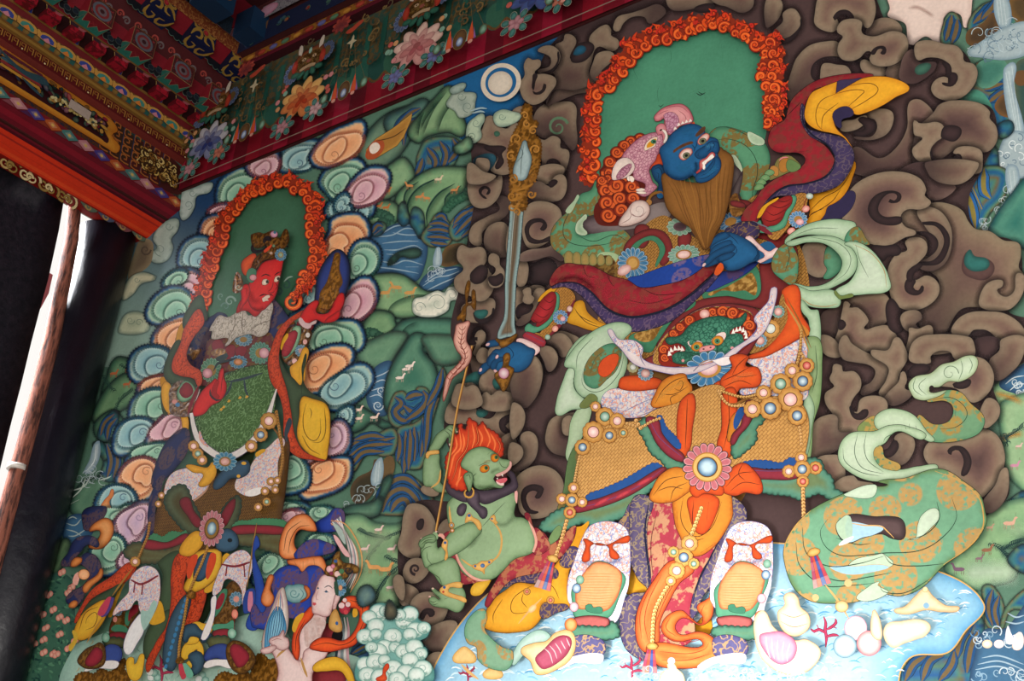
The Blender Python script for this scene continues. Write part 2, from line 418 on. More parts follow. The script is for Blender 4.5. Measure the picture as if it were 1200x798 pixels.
# ================================================================= painted ground of the mural
O('landscape', 'painted green hills, cliffs and streams behind the figures')
Z(); F("205,250c 212,218c 760,-1c 1330,-230c 1330,880c -20,880c 110,400c 140,278c", '567a66', k=True)
F("140,278c 205,250c 212,218c 330,170c 300,260 215,330 190,400 110,420", '1d3f66', gd=(200,230,150,400,'8aa596',1.0), g=8)
F("520,98c 760,-1c 700,80 640,140 560,170 520,140", '1c5f92', g=8)
def TREES(s, h='1c3a34', n=40, r=5):
    for x, y, a in along(s, r*.9):
        sv = TX[:]; Z(); q = ell(x+random.uniform(-1.5, 1.5), y+random.uniform(-1.5, 1.5), r, r*.8); F(None, '%s %s 3' % (h, mix(h, '5c8a6a', .55)), raw=jagged(q, 3, 1.2), g=2.4); TX[:] = sv
def HILL(s, a='7da279', b='4c7a5c', rim='1b2d2a', j=(2.6, 1.1), nm='painted_hill', **kw):
    O(nm, new=True); return F(s, '0:%s 1:%s 3:%s 9:%s 24:%s' % (rim, mix(rim, b, .5), mix(b, a, .15), mix(a, 'b8cca0', .25), mix(a, b, .2)), jag=j, sh=('14201f', 2.5, .35), **kw)
def CLIFF(s, **kw):
    O('painted_cliff', new=True)
    return F(s, '0:1a2226 1.2:6a5638 3:5a7a5c 5.5:2f6f78 8:1f5284 11:2c6a80 14:6b5a3e 18:4a7c68 24:27578a', sh=('12191c', 2, .35), **kw)
def FOLDS(lines, w=2.6, h='6e5a3a', h2='1c4a78'):
    for s in lines: L(s, w+1.4, '16242c'); L(s, w, h2); L(s, w*.45, h)
def WATER(s, **kw):
    O('painted_stream', new=True); return F(s, '24405f 3f6a8c 9', **kw)
def WAVES(lines, h='a9bcc4', w=.8):
    for s in lines: L(s, w, h)
def FALL(s, lines, foam=()):
    O('painted_waterfall', new=True); F(s, '7890a0 a4b6ba 4')
    for l in lines: L(l, .9, 'e6ecea'); 
    for x, y, r in foam:
        for i in range(3): CURL(x+random.uniform(-r, r), y+random.uniform(-r, r)*.5, r*.8, random.uniform(0, 360), 1.1, 3, 'b8c6ca', random.choice((-1, 1)))
def DEER(x, y, s=1.0, h='d08a4c', d=1):
    sv = TX[:]; Z(TX[0]+x/TX[2], TX[1]+y/TX[2], 1/s); O('painted_deer', new=True)
    f = lambda p: [(a*d, b) for a, b in p]
    F(f([(-3, 0), (-1, -1), (2, -1), (3, -3), (4, -3.6), (5, -3), (3.8, -2), (3, 0.6), (1, 1.1), (-2, 1)]), h)
    for lx in (-2.4, -1.2, 1.6, 2.6): L(f([(lx, .6), (lx+.2, 2.2), (lx-.1, 3.4)]), .7, mix(h, '5a2a18', .3))
    L(f([(4, -3.5), (3.6, -5), (4.2, -5.6)]), .4, '5a3a20'); TX[:] = sv
# ---- hills beside the red guardian (middle left)
T(300, 0)
HILL("520,620 600,540 700,500 760,520 740,620 640,760 520,798 480,700", '5a7a66', '34564c')
HILL("600,560 700,500 790,460 820,520 760,600 640,640", '3f6a62', '27464a')
FOLDS(["640,640 680,560 760,510", "690,680 700,600 780,540", "650,600 720,530 770,505"], 7)
HILL("715,600 760,540 850,440 900,400 950,440 960,520 985,600 960,640 900,620 800,640 760,670 715,640", '7da072', '4c7a56')
for s in ("900,420 830,520 780,640", "930,470 880,540 850,620", "790,520 770,570 760,640", "860,470 800,550 770,610"): S(s, 26, '24473a', .7, -1)
CLIFF("770,680 830,640 920,640 960,680 900,798 760,798", g=3)
FOLDS(["800,690 840,750 830,798", "860,660 890,720 870,798", "780,740 760,798 740,820", "920,650 940,700 900,760"], 9)
O('painted_shrine', 'painted yellow tented shrine on the hillside'); F("515,700 560,650 640,600 730,530 725,560 690,640 660,680 560,740c 520,745c", 'c08f3f a87430 4', k=True, ol='3a2a18 1'); F("520,700 550,660 590,655 600,690 560,740 515,740", 'b0502a'); L("560,660 640,640 700,600", 1.2, '5a3a18')
F("530,690 560,665 580,690 545,720", 'e8d8c8')
# ---- T2 tile
T(300, 200)
HILL("555,110 560,40 640,-40 700,-60 740,40 640,120 600,140", '7fa478', '4a7a58')
HILL("650,180 660,110 720,50 820,-10 940,-20 1010,0 985,80 900,150 800,270 740,240 700,230", '7fa676', '4a7a58')
for s in ("720,220 710,150 760,80 860,30", "800,260 800,190 850,110 930,60", "690,180 700,100 760,50", "880,170 890,120 960,70"): L(s, 2, '22403a'); S(s, 30, '2f5744', .7, -1)
HILL("530,240 540,170 580,140 650,150 680,200 640,250 600,260", '789c70', '4a7858')
for x, y in ((570,165),(605,172)): DEER(x, y, 1.3, 'c06a34')
for x, y, d in ((760,122,1),(800,128,-1),(850,40,1),(720,70,-1),(925,90,1),(610,95,1)): DEER(x, y, 1.4, 'd08a50' if y > 60 else 'e0c8a8', d)
TREES("530,215 570,200 620,215 625,250 590,235", '1f4638', r=6)
WATER("520,330 600,270 700,240 760,270 800,320 790,440 740,520 640,480 540,470")
WAVES(["560,310 640,300 700,270 760,280", "590,340 680,330 760,330", "600,370 660,370 740,350 780,370", "560,420 620,430 640,440 700,420 780,440", "560,450 650,460 760,480", "640,290 700,300 760,300", "610,390 690,395 770,400", "700,450 760,450", "580,300 650,260 720,255"], '8fa7b4', 1.5)
HILL("615,440 650,390 700,370 760,365 770,395 720,410 680,400 650,430", '3f6a58', '24453e')
CLIFF("530,290 560,240 600,240 610,270 570,310"); FOLDS(["545,290 570,255 595,262", "552,300 585,275"], 7)
CLIFF("660,200 690,140 710,190 720,240 680,260"); CLIFF("720,250 735,170 780,190 790,260 770,320 740,280")
CLIFF("770,310 810,250 850,195 890,220 920,270 925,300 900,350 850,360 800,350", g=2.2)
FOLDS(["810,250 860,245 910,265", "800,280 860,275 915,290", "800,310 860,310 910,320", "840,220 870,210 890,235", "815,335 860,340 895,345"], 7)
CLIFF("900,270 950,190 1020,150 1110,140 1130,170 1090,220 1000,290 930,330", g=2.5)
FOLDS(["930,300 1010,220 1100,170", "920,270 980,200 1070,160", "960,310 1040,250 1110,200", "925,250 960,210 1000,185"], 8)
TREES("890,180 930,140 980,120 1000,90", '23503c', r=5)
O('painted_cliff', new=True); F("870,390 900,350 980,345 1000,400 960,430 870,445", '6a5030 3f3420 6')
WATER("760,560 800,480 900,450 970,460 940,500 900,540 820,580")
WAVES(["780,540 840,500 900,490 950,470", "800,560 860,530 930,500", "790,520 850,480 940,455"], '9fb4be', 1.4)
FALL("842,360 862,360 866,440 830,450", ["848,362 846,440", "856,362 854,440"], [(850,470,28),(820,490,24),(880,475,24)])
HILL("570,560 540,500 600,480 680,485 740,520 790,560 880,580 840,640 720,690 620,680 560,660", '82a878', '527f5c')
S("600,690 640,620 740,580 840,585", 26, '2c5544', .7, -1)
for x, y, d in ((600,570,1),(660,545,-1),(715,570,1),(540,710,1),(590,735,-1)): DEER(x, y, 2.0 if y < 600 else 1.5, 'd09a58' if y < 600 else 'e0c0a0', d)
HILL("500,798 500,720 560,655 640,670 660,720 700,700 720,798", '6f986c', '4a7858'); TREES("500,790 520,760 560,765 590,798", '1f4638', r=6)
HILL("610,820 660,720 730,690 850,690 930,700 960,760 920,840 700,850", '3f7a64', '2c5a50'); S("660,798 700,730 760,700", 30, '22463f', .6, -1)
def WCLOUD(s, curls, a='eae6d4', b='b9c4b0', rim='5a7066'):
    O('white_cloud', new=True); F(s, '0:%s 1:%s 7:%s 16:%s' % (mix(rim, a, .3), a, a, b), sh=('1a2c2c', 2, .5))
    for x, y, r, a0, d in curls: CURL(x, y, r, a0, 1.3, 3.4, mix(b, rim, .5), d)
WCLOUD("730,640 740,600 780,590 800,580 850,560 880,570 900,545 945,550 950,600 910,610 900,650 850,680 790,685 740,670", [(850,620,45,200,1),(765,640,28,0,-1),(915,580,30,180,1)])
# ---- lower middle tile
T(300, 400)
HILL("470,60 520,0 700,-40 660,60 620,110 520,130", '5a8a6c', '3a6250', rim='2a3a34')
WATER("540,140 640,100 620,260 600,350 520,290")
WAVES(["545,200 590,180 620,190", "540,230 600,215 610,230", "550,170 600,150 630,130", "530,260 570,250 600,270", "545,290 590,300"], 'b4c4cc', 1.3); CURL(570,300,26,0,1.5,6,'c8d4d8'); CURL(585,230,18,90,1.3,5,'c8d4d8')
HILL("610,330 600,230 630,120 690,20 740,-40 800,-20 780,40 830,100 850,180 820,260 700,290 640,300", '417862', '2c5a4c', g=5)
for x, y in ((700,130),(670,170),(715,115)): DEER(x, y, 1.6, 'f0dcd0')
HILL("800,40 780,-20 900,-30 960,-20 960,80 900,110 840,100", '4f8068', '37604f', rim='33443a')
HILL("395,420 440,350 470,300 520,320 600,370 640,390 600,410 540,380 500,410 440,430", '3f735c', '2a5548')
for x, y in ((475,320),(550,355),(478,360)): DEER(x, y, 1.5, 'f0d0c0')
CLIFF("620,370 640,250 690,230 720,260 760,210 810,230 800,310 740,360 690,410", g=2.2)
FOLDS(["650,260 680,290 650,330 690,370 740,350", "700,270 740,250 780,250", "690,300 740,330 790,280", "780,230 800,270 770,320 700,370"], 10)
CLIFF("660,410 740,380 800,330 860,240 870,120 890,160 860,260 820,400 800,520 760,600 660,560", g=2.5)
FOLDS(["700,420 700,520 690,620", "740,400 740,480 740,560", "780,360 790,420 770,540", "850,240 810,320 800,430 790,520", "870,130 850,210 800,300", "668,430 672,500 660,560", "720,410 722,470 712,600"], 9)
CLIFF("400,540 460,450 560,430 650,410 650,520 600,540 520,530 440,620", g=2.4)
FOLDS(["430,500 500,455 570,465 650,450", "430,540 520,490 640,480", "440,590 500,520 600,515", "460,460 540,440 600,450"], 9)
O('painted_cliff', new=True); F("440,700 470,640 540,600 560,550 580,600 540,720 470,760", '5a4630 3a3424 6'); F("590,640 600,550 640,540 640,620", '6a5334')
FALL("555,570 590,545 585,660 540,670", ["565,570 556,660", "577,560 570,655"], [(560,690,26),(510,710,30),(480,740,30),(440,770,24)])
CLIFF("520,798 560,720 640,640 700,615 760,650 830,730 800,798", g=2.5)
FOLDS(["590,798 620,720 690,690 750,740 770,798", "560,790 600,690 690,640 780,700", "630,798 660,750 700,740 720,798"], 11)
HILL("395,798 430,770 560,740 600,640 640,630 600,740 560,820", '4f7a62', '2d5348')
# ---- foot of the hills (bottom middle)
T(300, 598)
HILL("395,60 480,20 560,60 680,60 740,0 700,200 690,420 520,460 440,420 480,250", '86aa7c', '5c8a66', rim='41624e')
def GRASS(s, h='1d3c3c'):
    O('painted_grass_ridge', new=True); L(s, 1.4, h)
    for x, y, a in along(s, 2.2):
        sv = TX[:]; Z(); t = random.uniform(3, 7); L([(x, y), (x+math.cos(a-1)*t*.6, y+math.sin(a-1)*t*.6), (x+math.cos(a-.6)*t, y+math.sin(a-.6)*t)], 1.1, h, tp=(1, .1)); L([(x, y), (x+math.cos(a+1.2)*t*.8, y+math.sin(a+1.2)*t*.8)], 1.0, h, tp=(1, .1)); TX[:] = sv
GRASS("690,90 600,130 540,190 500,250"); GRASS("475,90 540,120 600,130"); GRASS("690,240 620,300 570,370 550,430"); GRASS("600,215 640,235 680,250"); GRASS("500,250 470,310 450,340")
S("440,340 520,200 640,100", 60, 'a9c49a', .5)
for x, y, d in ((555,265,-1),(600,275,1)): DEER(x, y, 2.4, 'e0a060', d)
for x, y in ((505,180),(630,180),(570,90),(625,360)): DEER(x, y, 1.5, 'e8c8c0')
CLIFF("480,400 490,360 530,355 550,400 530,440 490,450"); CLIFF("610,490 620,420 640,440 650,470 630,500"); FOLDS(["495,440 510,375 530,440"], 6)
WATER("430,798 450,640 520,600 500,760"); CLIFF("440,690 480,630 540,620 520,660 480,680"); FOLDS(["450,670 500,640 530,630"], 6)
# ---- left margin beside the doorway
T(0, 180)
WCLOUD("855,170 890,165 990,135 980,180 920,200 910,250 880,300 850,310 840,250", [(900,185,18,0,1),(880,240,22,90,-1)], 'b4c0b8', '7f958e')
WCLOUD("745,340 800,305 835,310 830,360 800,400 810,440 780,500 720,510 700,470 735,440 715,400", [(790,340,20,0,1),(750,450,30,90,1)], 'a9b8ac', '7c9088')
O('white_cloud', 'brownish cloud', new=True); F("630,460 660,400 710,410 715,470 700,520 650,560 600,590", '8a7a5e 6a5a48 8'); CURL(680,450,26,0,1.3,8,'4f4238')
WCLOUD("600,590 660,555 730,575 725,590 660,610 620,660 570,680", [(640,590,14,0,1)], 'c8c4a4', '9aa890')
WCLOUD("560,798 590,750 650,740 690,770 690,830 560,840", [(610,780,20,0,1),(650,790,18,0,-1)], 'b9bfa0', '8c9c84')
T(0, 400)
HILL("520,100 560,70 640,110 620,200 560,240 480,260 500,160", '4f7a58', '35604a'); HILL("470,260 560,160 640,150 650,260 560,330 440,380", '557f58', '365f48'); HILL("440,390 520,320 560,340 600,420 540,470 460,460", '4f7a5c', '35604a')
for x, y in ((530,150),(590,200),(600,130)): DEER(x, y, 1.4, 'b0603a')
GRASS("480,160 500,200 530,230", '28463c'); GRASS("560,110 600,130 640,120", '28463c'); GRASS("540,330 560,280 620,230", '28463c')
CLIFF("455,450 480,370 530,320 555,330 545,420 500,470"); FOLDS(["470,440 490,380 535,340", "500,460 510,400 545,360"], 7)
HILL("330,798 350,700 420,640 560,640 480,760 440,820", '4a7660', '2f5a4a'); CLIFF("430,480 480,470 520,560 540,650 470,640 480,560")
FOLDS(["500,480 520,560 500,640", "530,480 550,560 530,640"], 8)
FALL("440,480 465,465 460,560 400,620 420,550", ["450,480 440,560 400,610", "458,480 452,560"], [(430,600,26),(410,630,30),(390,650,30),(450,640,30)])
WAVES(["330,700 390,680 420,640", "340,730 380,690 400,640", "460,650 500,640 520,630", "330,760 370,740"], 'b8c4b8', 1.6)
T(0, 598)
WATER("300,140 310,40 400,20 440,90 380,150"); WAVES(["310,60 350,70 380,40", "310,90 350,100 380,120", "320,120 350,120 400,90", "320,40 340,30 360,40"], 'a4b4b0', 1.4)
HILL("240,280 280,150 310,130 330,160 300,250 260,300", '5f7a50', '3f6248')
O('peach_orchard', 'painted orchard of dark leaves and pink peaches'); F("100,830 150,640 230,330 270,290 340,330 350,440 350,560 350,640 370,700 300,830", '2c5048 3f6a56 10')
for i in range(260):
    x = random.uniform(115, 370); y = random.uniform(300, 798)
    if x < 130+(640-y)*.32+8 and y < 700: continue
    q = ell(TX[0]+x/TX[2], TX[1]+y/TX[2], random.uniform(2, 3.6), 1.3, random.uniform(0, 180), 8); F(None, random.choice(('1f423c','2a5548','467a5e','5a8c6c','34604e')), raw=q)
for x, y in ((290,290),(335,360),(320,385),(230,395),(250,465),(280,500),(310,515),(200,490),(215,550),(160,625),(205,605),(280,580),(205,665),(250,670),(320,645),(330,700),(265,675),(350,610)):
    for dx, dy in ((-7, 3), (6, -4)):
        O('painted_peach', new=True); E(x+dx, y+dy, 12, 15, 'd8746a f0d0b4 3', random.uniform(-30, 30)); 
    L([(x-6, y-16), (x, y-26), (x+12, y-30)], .8, '20382c')
# ---- cliffs, waterfall and meadow at the right margin
T(900, 0)
O('pale_rock', 'painted smooth pale pink cliff top'); F("560,-40 570,40 560,75 640,110 650,160 660,225 690,200 740,170 800,205 825,150 820,90 850,60 900,70 925,130 950,60 930,-60", 'd8bcb0 e4ccc0 6', sh=('3a2c2c',4,.6)); S("650,40 700,35 780,80", 10, 'b89a90', .6)
CLIFF("810,210 820,100 850,55 890,70 900,120 870,200", g=2.4); FOLDS(["860,70 850,130 830,190", "885,90 880,140 860,200"], 11)
CLIFF("930,130 950,70 1000,20 1050,0 1210,-60 1220,120 1100,250 960,230", g=2.6); FOLDS(["960,110 1010,60 1050,10", "1000,90 1060,20 1060,-20", "940,170 980,150 1060,130"], 11)
O('painted_cliff', new=True); F("930,150 1000,110 1060,60 1080,150 1060,200 940,210", '6a4c2c 4a3826 8'); F("1130,0 1220,-40 1220,100 1160,100", '7a5a30 57432a 8')
CLIFF("900,420 980,290 1100,290 1130,420 1130,600 1080,640 1040,560 1020,500", g=2.8); FOLDS(["1010,420 1060,400 1100,390", "1030,480 1080,440 1110,420"], 10)
O('painted_cliff', new=True); F("980,300 1100,280 1110,350 1000,410", '5a8f78 3f7566 8'); F("870,490 960,420 1020,450 1040,530 980,480 900,500", '4a8a74'); F("1060,490 1120,440 1140,540 1090,540", '7a5530 55402a 6'); F("1160,300 1220,280 1220,640 1180,640", '4f5a48 35504a 8'); F("1150,350 1200,330 1220,380 1170,400", '6a4a2c')
FALL("1060,-20 1115,-20 1135,110 1080,125", ["1070,0 1085,115", "1085,0 1098,115", "1100,0 1115,112"], [(1110,150,50),(1000,230,45),(1060,210,50),(1150,130,45),(1130,230,60),(950,245,20),(1180,180,40)])
O('painted_waterfall', new=True); F("935,250 980,205 1050,160 1120,120 1220,110 1220,240 1120,280 1000,270", '7a929c a4b4b8 5', g=3)
for i in range(34): CURL(random.uniform(960, 1200), random.uniform(150, 265), random.uniform(12, 40), random.uniform(0, 360), .9, 4, random.choice(('b8c8cc', '5f7a8c', 'a8bcc4', '6f8898')), random.choice((-1, 1)))
FALL("1100,330 1155,295 1150,400 1200,640 1140,610", ["1112,340 1160,610", "1125,330 1168,610", "1140,310 1180,620"])
O('painted_waterfall', new=True); F("1075,720 1100,650 1150,610 1220,640 1220,820 1120,820 1070,770", '728a96 a0b0b4 5')
for i in range(14): CURL(random.uniform(1080, 1195), random.uniform(640, 790), random.uniform(10, 26), random.uniform(0, 360), .9, 4, random.choice(('e8eeec', '4f6a80')), 1)
CLIFF("1000,798 1010,700 1060,680 1080,740 1070,820 1000,860"); CLIFF("1060,600 1130,560 1150,610 1090,650")
T(900, 200)
CLIFF("860,110 930,40 1000,-20 1120,0 1110,120 1040,200 980,290 930,220 870,140", g=2.6); FOLDS(["870,90 900,150 940,210", "900,60 950,160 970,270", "940,40 1000,180", "1010,-10 1010,90 1040,130"], 13, '8a7a3a', '26609a')
FALL("1115,-20 1165,-20 1170,80 1130,110", ["1130,0 1140,90", "1148,0 1156,80"], [(1140,100,26),(1090,150,26),(1060,180,24),(1020,240,26),(1015,270,20)])
HILL("1030,300 1060,220 1130,120 1220,40 1240,360 1150,345 1060,320", '2f7468', '235a54', rim='1c3f44')
T(900, 400)
HILL("1040,240 1060,200 1140,140 1250,60 1250,320 1180,330 1090,330 1050,280", '84a878', '5c8a66'); WATER("1080,200 1140,140 1250,100 1250,250 1140,240"); WAVES(["1110,200 1150,170 1200,160", "1130,230 1170,200 1210,200"], 'c8d4d8', 1.4)
for i in range(8): CURL(random.uniform(1140, 1200), random.uniform(170, 250), 18, random.uniform(0, 360), 1, 5, 'c8d4d8')
HILL("1080,330 1100,280 1250,260 1250,700 1120,620 1100,480", '8fb084', '66946c', rim='3f6450')
for s in ("1050,240 1130,260 1195,290", "1080,460 1140,440 1195,430", "1060,210 1110,235"): S(s, 16, 'c88f3c', .6)
GRASS("1090,460 1130,440 1190,400"); GRASS("1100,430 1120,470 1110,480")
CLIFF("1120,770 1150,720 1210,700 1240,760 1200,820"); DEER(1150,580,1.7,'c88aa0'); DEER(1170,490,1.2,'d8b0a8')
T(900, 598)
HILL("830,260 990,120 1020,20 1120,-40 1260,-40 1260,120 1180,130 1150,170 1100,180 1160,300 1060,350 960,370 860,310", '86ad7e', '5f9068', rim='4a6e58', g=8)
S("900,300 1000,290 1180,290", 60, 'cfe0c8', .55); S("1080,60 1150,90 1200,90", 40, 'a9c8a0', .5)
GRASS("1030,160 1070,170 1120,220 1180,290"); GRASS("1090,190 1140,160 1200,140")
CLIFF("1120,240 1140,190 1210,160 1240,300 1180,290"); CLIFF("1110,470 1090,400 1040,345 1000,360 1010,450 1020,540 1080,560 1110,500", g=2.6)
FOLDS(["1050,370 1030,450 1050,540", "1080,400 1060,470 1080,550"], 9)
CLIFF("1080,560 1120,440 1250,360 1250,470 1140,470 1100,560", g=2.6)
for x, y, s, h in ((895,275,2.2,'7a5a6e'),(985,225,1.4,'8a6a74'),(1020,185,2.0,'9a6a50'),(1125,60,2.2,'d8a890'),(1035,80,1.3,'c8a088')): DEER(x, y, s, h, -1 if x < 900 else 1)
CLIFF("470,840 560,700 640,650 830,655 880,560 960,470 1010,520 1000,640 960,700 950,840"); FOLDS(["880,700 900,600 960,520", "800,798 860,720 870,660", "720,798 760,700 820,680", "640,798 680,720 740,680", "930,760 950,640 985,560"], 12)
WATER("940,798 960,700 1010,560 1110,550 1250,420 1250,860 940,860", g=6)
WAVES(["1000,690 1080,680 1195,720", "980,720 1080,705 1195,745", "970,745 1080,730 1195,770", "1120,480 1160,500 1200,490", "1110,520 1160,530 1200,520"], '9fb8c8', 1.8)
for i in range(22): CURL(random.uniform(960, 1195), random.uniform(560, 660) if i < 12 else random.uniform(740, 800), random.uniform(14, 34), random.uniform(0, 360), 1.1, 6, random.choice(('c8d6de', '5f88a8', '88a8be')), random.choice((-1, 1)))
O('wave_jewels', 'small white and orange flaming jewels on the waves'); 
for x, y, h in ((1025,625,'f0c8a0'),(1080,625,'f0d8d8'),(1160,600,'f0e8e8'),(1130,600,'8aa0d0'),(1165,635,'f0c090')): E(x, y, 24, 20, '%s f8f0e8 4' % h)
F("1120,540 1135,570 1150,620 1115,620", 'e8e8f0'); F("1150,590 1185,570 1190,640 1150,650", 'f0e0dc')
# ================================================================= brown scrolling smoke clouds behind the blue guardian
O('smoke_ground', 'dark brown ground of the scrolling smoke clouds'); Z()
F("655,42c 765,-5c 1000,-100c 1035,20 1060,50 1125,58 1140,90 1115,118 1160,125 1167,160 1150,200 1135,235 1145,270 1190,285 1197,330 1180,362 1215,380 1205,420 1165,445 1172,485 1158,505 1178,550 1182,580 1162,600 1100,640 700,720 560,720 512,790 504,740 478,715 466,650 485,590 540,580 520,500 545,430 528,390 540,330 548,280 556,230 552,170 560,140 605,132 640,60", '3a2a2a 4c3837 24', g=9)
SMR = '0:7c6b59 1.2:8d7a66 6:88735f 11:7d6354 18:6b5049 27:563f3c 40:463334'
def SM(s, gd=None, r=None, **kw):
    O('smoke_cloud', new=True)
    return F(s, r or SMR, ol='33282a .4', sh=('170e10', 7, .6), gd=(gd+('3c2a2b', .85)) if gd else None, g=4, **kw)
def DK(s, r='1f1618 3e2c2d 7'): F(s, r, g=3)
def TEAL(s, h='2f6c66'): F(s, '%s %s 5' % (mix(h, '10201f', .5), h), g=3)
T(600, 0)
SM("-20,620 0,520 60,500 120,590 110,640 20,700"); SM("100,560 130,500 200,480 290,485 300,570 290,700 230,650 130,640", (200,500,150,600)); CURL(215,595,50,-20,1.4,14,'5a7a5c',-1)
SM("160,490 200,420 230,340 280,320 360,350 420,370 400,420 300,440 200,480", (250,330,250,470))
SM("250,160 290,170 300,200 270,270 300,290 350,270 380,220 360,190 380,150 440,115 465,140 462,165 495,185 500,215 470,240 400,220 370,300 360,340 400,370 300,420 200,420 160,480 200,350 130,350 200,330 230,250 200,215 240,190", (420,150,270,440))
DK("275,285 290,240 310,205 360,195 385,215 375,250 340,285 300,295"); TEAL("285,255 310,215 345,220 340,245 300,260", '1f5a78')
SM("120,235 170,212 215,232 225,275 195,325 130,352 120,330 175,310 180,270 150,250", (170,220,140,350)); DK("130,345 185,322 212,285 214,240 223,270 200,325 145,352")
SM("60,290 75,270 95,280 130,280 132,310 105,342 150,345 200,362 206,392 180,432 150,470 100,490 60,470 40,432 36,390 60,350 55,312"); DK("95,425 112,432 140,418 148,390 160,395 155,422 130,442 102,440"); DK("100,345 95,375 92,410 100,425 110,380 120,350")
SM("475,140 480,100 500,75 560,60 620,40 680,20 720,50 690,90 640,110 620,80 560,80 520,110 500,145", (500,90,640,120))
SM("730,-20 725,20 760,50 850,40 950,10 1000,-40", (800,-10,800,50)); SM("930,-10 1000,-60 1100,-60 1130,20 1080,60 1000,30 960,20", (1050,-40,1050,60)); DK("860,30 930,15 950,40 900,60 850,50")
SM("380,290 400,250 460,240 480,270 420,330 400,380 365,350", (400,260,380,370))
SM("100,640 150,655 190,635 226,652 226,690 262,702 268,735 250,798 220,850 90,830 140,770 120,700", (220,660,110,800)); DK("160,760 190,740 225,760 220,790 180,810")
SM("0,800 60,760 120,770 150,820 100,870 0,850")
T(600, 200)
SM("110,30 130,-20 240,-20 225,40 190,60 140,58"); SM("60,60 130,50 180,72 195,30 240,20 257,70 235,130 180,146 110,142 66,110", (230,60,90,90)); DK("170,60 195,40 215,50 200,70 180,80")
SM("48,200 90,150 160,145 220,175 232,230 205,300 140,350 80,362 48,300"); DK("60,262 85,230 140,224 165,255 148,282 130,272 145,247 105,245 82,270 88,308 130,324 190,310 135,340 82,336 62,300")
DK("50,420 100,430 160,405 205,430 212,480 180,525 150,545 110,540 70,530 82,480", '1a1214 3a2a2b 12')
SM("20,550 50,535 75,545 100,535 150,545 150,580 110,600 95,620 100,640 70,690 30,720 10,640"); DK("20,640 40,620 100,612 102,635 75,650 40,660 45,690 80,700 40,702 18,680")
SM("20,500 30,420 50,405 75,440 75,490 60,535 30,540"); SM("170,780 220,750 270,760 320,798 270,840 170,840")
SM("225,340 160,360 80,370 40,390 30,420 100,420 180,400 240,420", (120,360,150,420), r='0:7a675a 4:745c52 10:5f4844 18:4a3634')
T(300, 200)
SM("1000,330 1010,260 1080,215 1140,180 1120,125 1180,130 1182,190 1140,235 1060,285 1050,350", (1020,240,1160,190)); 
SM("1065,330 1080,270 1130,240 1170,250 1185,310 1180,395 1120,400 1080,370", (1170,260,1080,380)); SM("1180,260 1200,240 1215,300 1200,420 1170,380")
SM("990,60 1020,10 1060,-10 1140,10 1152,60 1130,130 1080,172 1030,172 1000,140"); DK("1040,95 1062,72 1092,80 1095,105 1075,112 1085,92 1068,85 1055,105 1080,130 1062,128")
DK("1060,20 1075,-10 1120,0 1135,25 1100,42 1070,38")
SM("985,700 960,640 1030,605 1110,600 1112,665 1080,705 1010,710"); DK("1020,690 1020,660 1060,690 1100,670 1110,640 1112,670 1080,712 1040,712"); TEAL("1020,660 1050,650 1085,655 1070,688 1035,690")
SM("940,410 955,350 1000,362 1060,360 1078,420 1035,470 1000,510 1040,530 1080,500 1085,455 1112,540 1080,600 1040,612 1010,590 940,562 928,505 970,460"); DK("1000,500 1005,475 1050,440 1080,450 1085,480 1060,520 1020,530"); DK("1085,400 1120,440 1130,470 1100,480 1085,450")
SM("1088,430 1098,388 1135,400 1140,440 1162,470 1150,535 1100,545 1085,505 1115,480 1120,455"); DK("1085,500 1120,490 1150,480 1155,520 1110,540")
SM("1020,780 1030,740 1070,755 1070,800 1030,830 1000,820"); DK("1010,770 1020,740 1050,735 1035,765 1040,800 1015,790")
T(300, 0)
SM("1030,660 1060,600 1080,545 1120,550 1140,590 1180,600 1210,560 1230,640 1200,800 1100,800 1130,740 1110,690 1060,670"); TEAL("1112,620 1130,612 1142,628 1122,640", '4f7f66'); DK("1065,690 1110,680 1170,690 1150,720 1160,760 1120,790 1130,730")
TEAL("1010,760 1060,720 1120,730 1100,790 1060,800", '2f6a80'); SM("1030,745 1060,738 1090,750 1085,800 1040,810")
SM("985,798 1000,760 1060,800 1120,830 1000,860")
T(300, 400)
SM("890,380 888,320 920,270 960,242 966,190 1010,190 1050,220 1050,272 1030,312 1050,352 1090,362 1118,340 1125,290 1062,272 1060,250 1100,240 1150,228 1200,260 1190,335 1160,350 1150,380 1190,380 1205,450 1130,470 1060,400 960,385"); TEAL("1030,325 1060,314 1086,330 1062,356 1036,352"); DK("1150,356 1182,350 1187,375 1168,395 1195,430 1150,424 1135,380")
SM("1000,60 1040,40 1080,70 1060,112 1022,150 1005,110", (1050,50,1020,140))
SM("1130,480 1160,440 1200,430 1220,500 1190,560 1140,540"); SM("1120,560 1180,560 1230,600 1220,660 1190,640 1150,600", (1200,600,1130,560)); SM("770,690 800,670 850,690 850,720 800,720")
TEAL("965,190 990,160 1035,140 1060,160 1050,210 1010,192")
Z(500, 330, 5.7)
SM("310,480 330,420 320,370 350,325 390,340 385,390 360,430 370,470 340,500"); DK("270,410 300,380 340,370 340,395 320,392 335,412 300,425")
SM("330,490 370,440 420,470 430,530 360,545 335,520"); SM("410,470 470,420 560,480 520,560 440,560")
SM("650,220 700,140 720,60 760,40 790,60 740,150 690,260 600,290", (770,60,640,280)); DK("600,200 640,140 700,140 715,160 690,205 640,225 610,240", '1c1315 46302f 10'); SM("640,60 690,40 700,90 720,110 690,150 640,130 650,90")
SM("790,410 850,352 920,350 975,420 955,480 900,505 870,450 820,425", (920,370,820,430)); SM("735,450 820,430 872,480 865,552 830,592 790,575 805,510", (860,460,770,530))
SM("350,700 370,620 430,580 560,600 640,570 690,500 745,515 777,590 760,680 700,760 640,810 560,790 400,760")
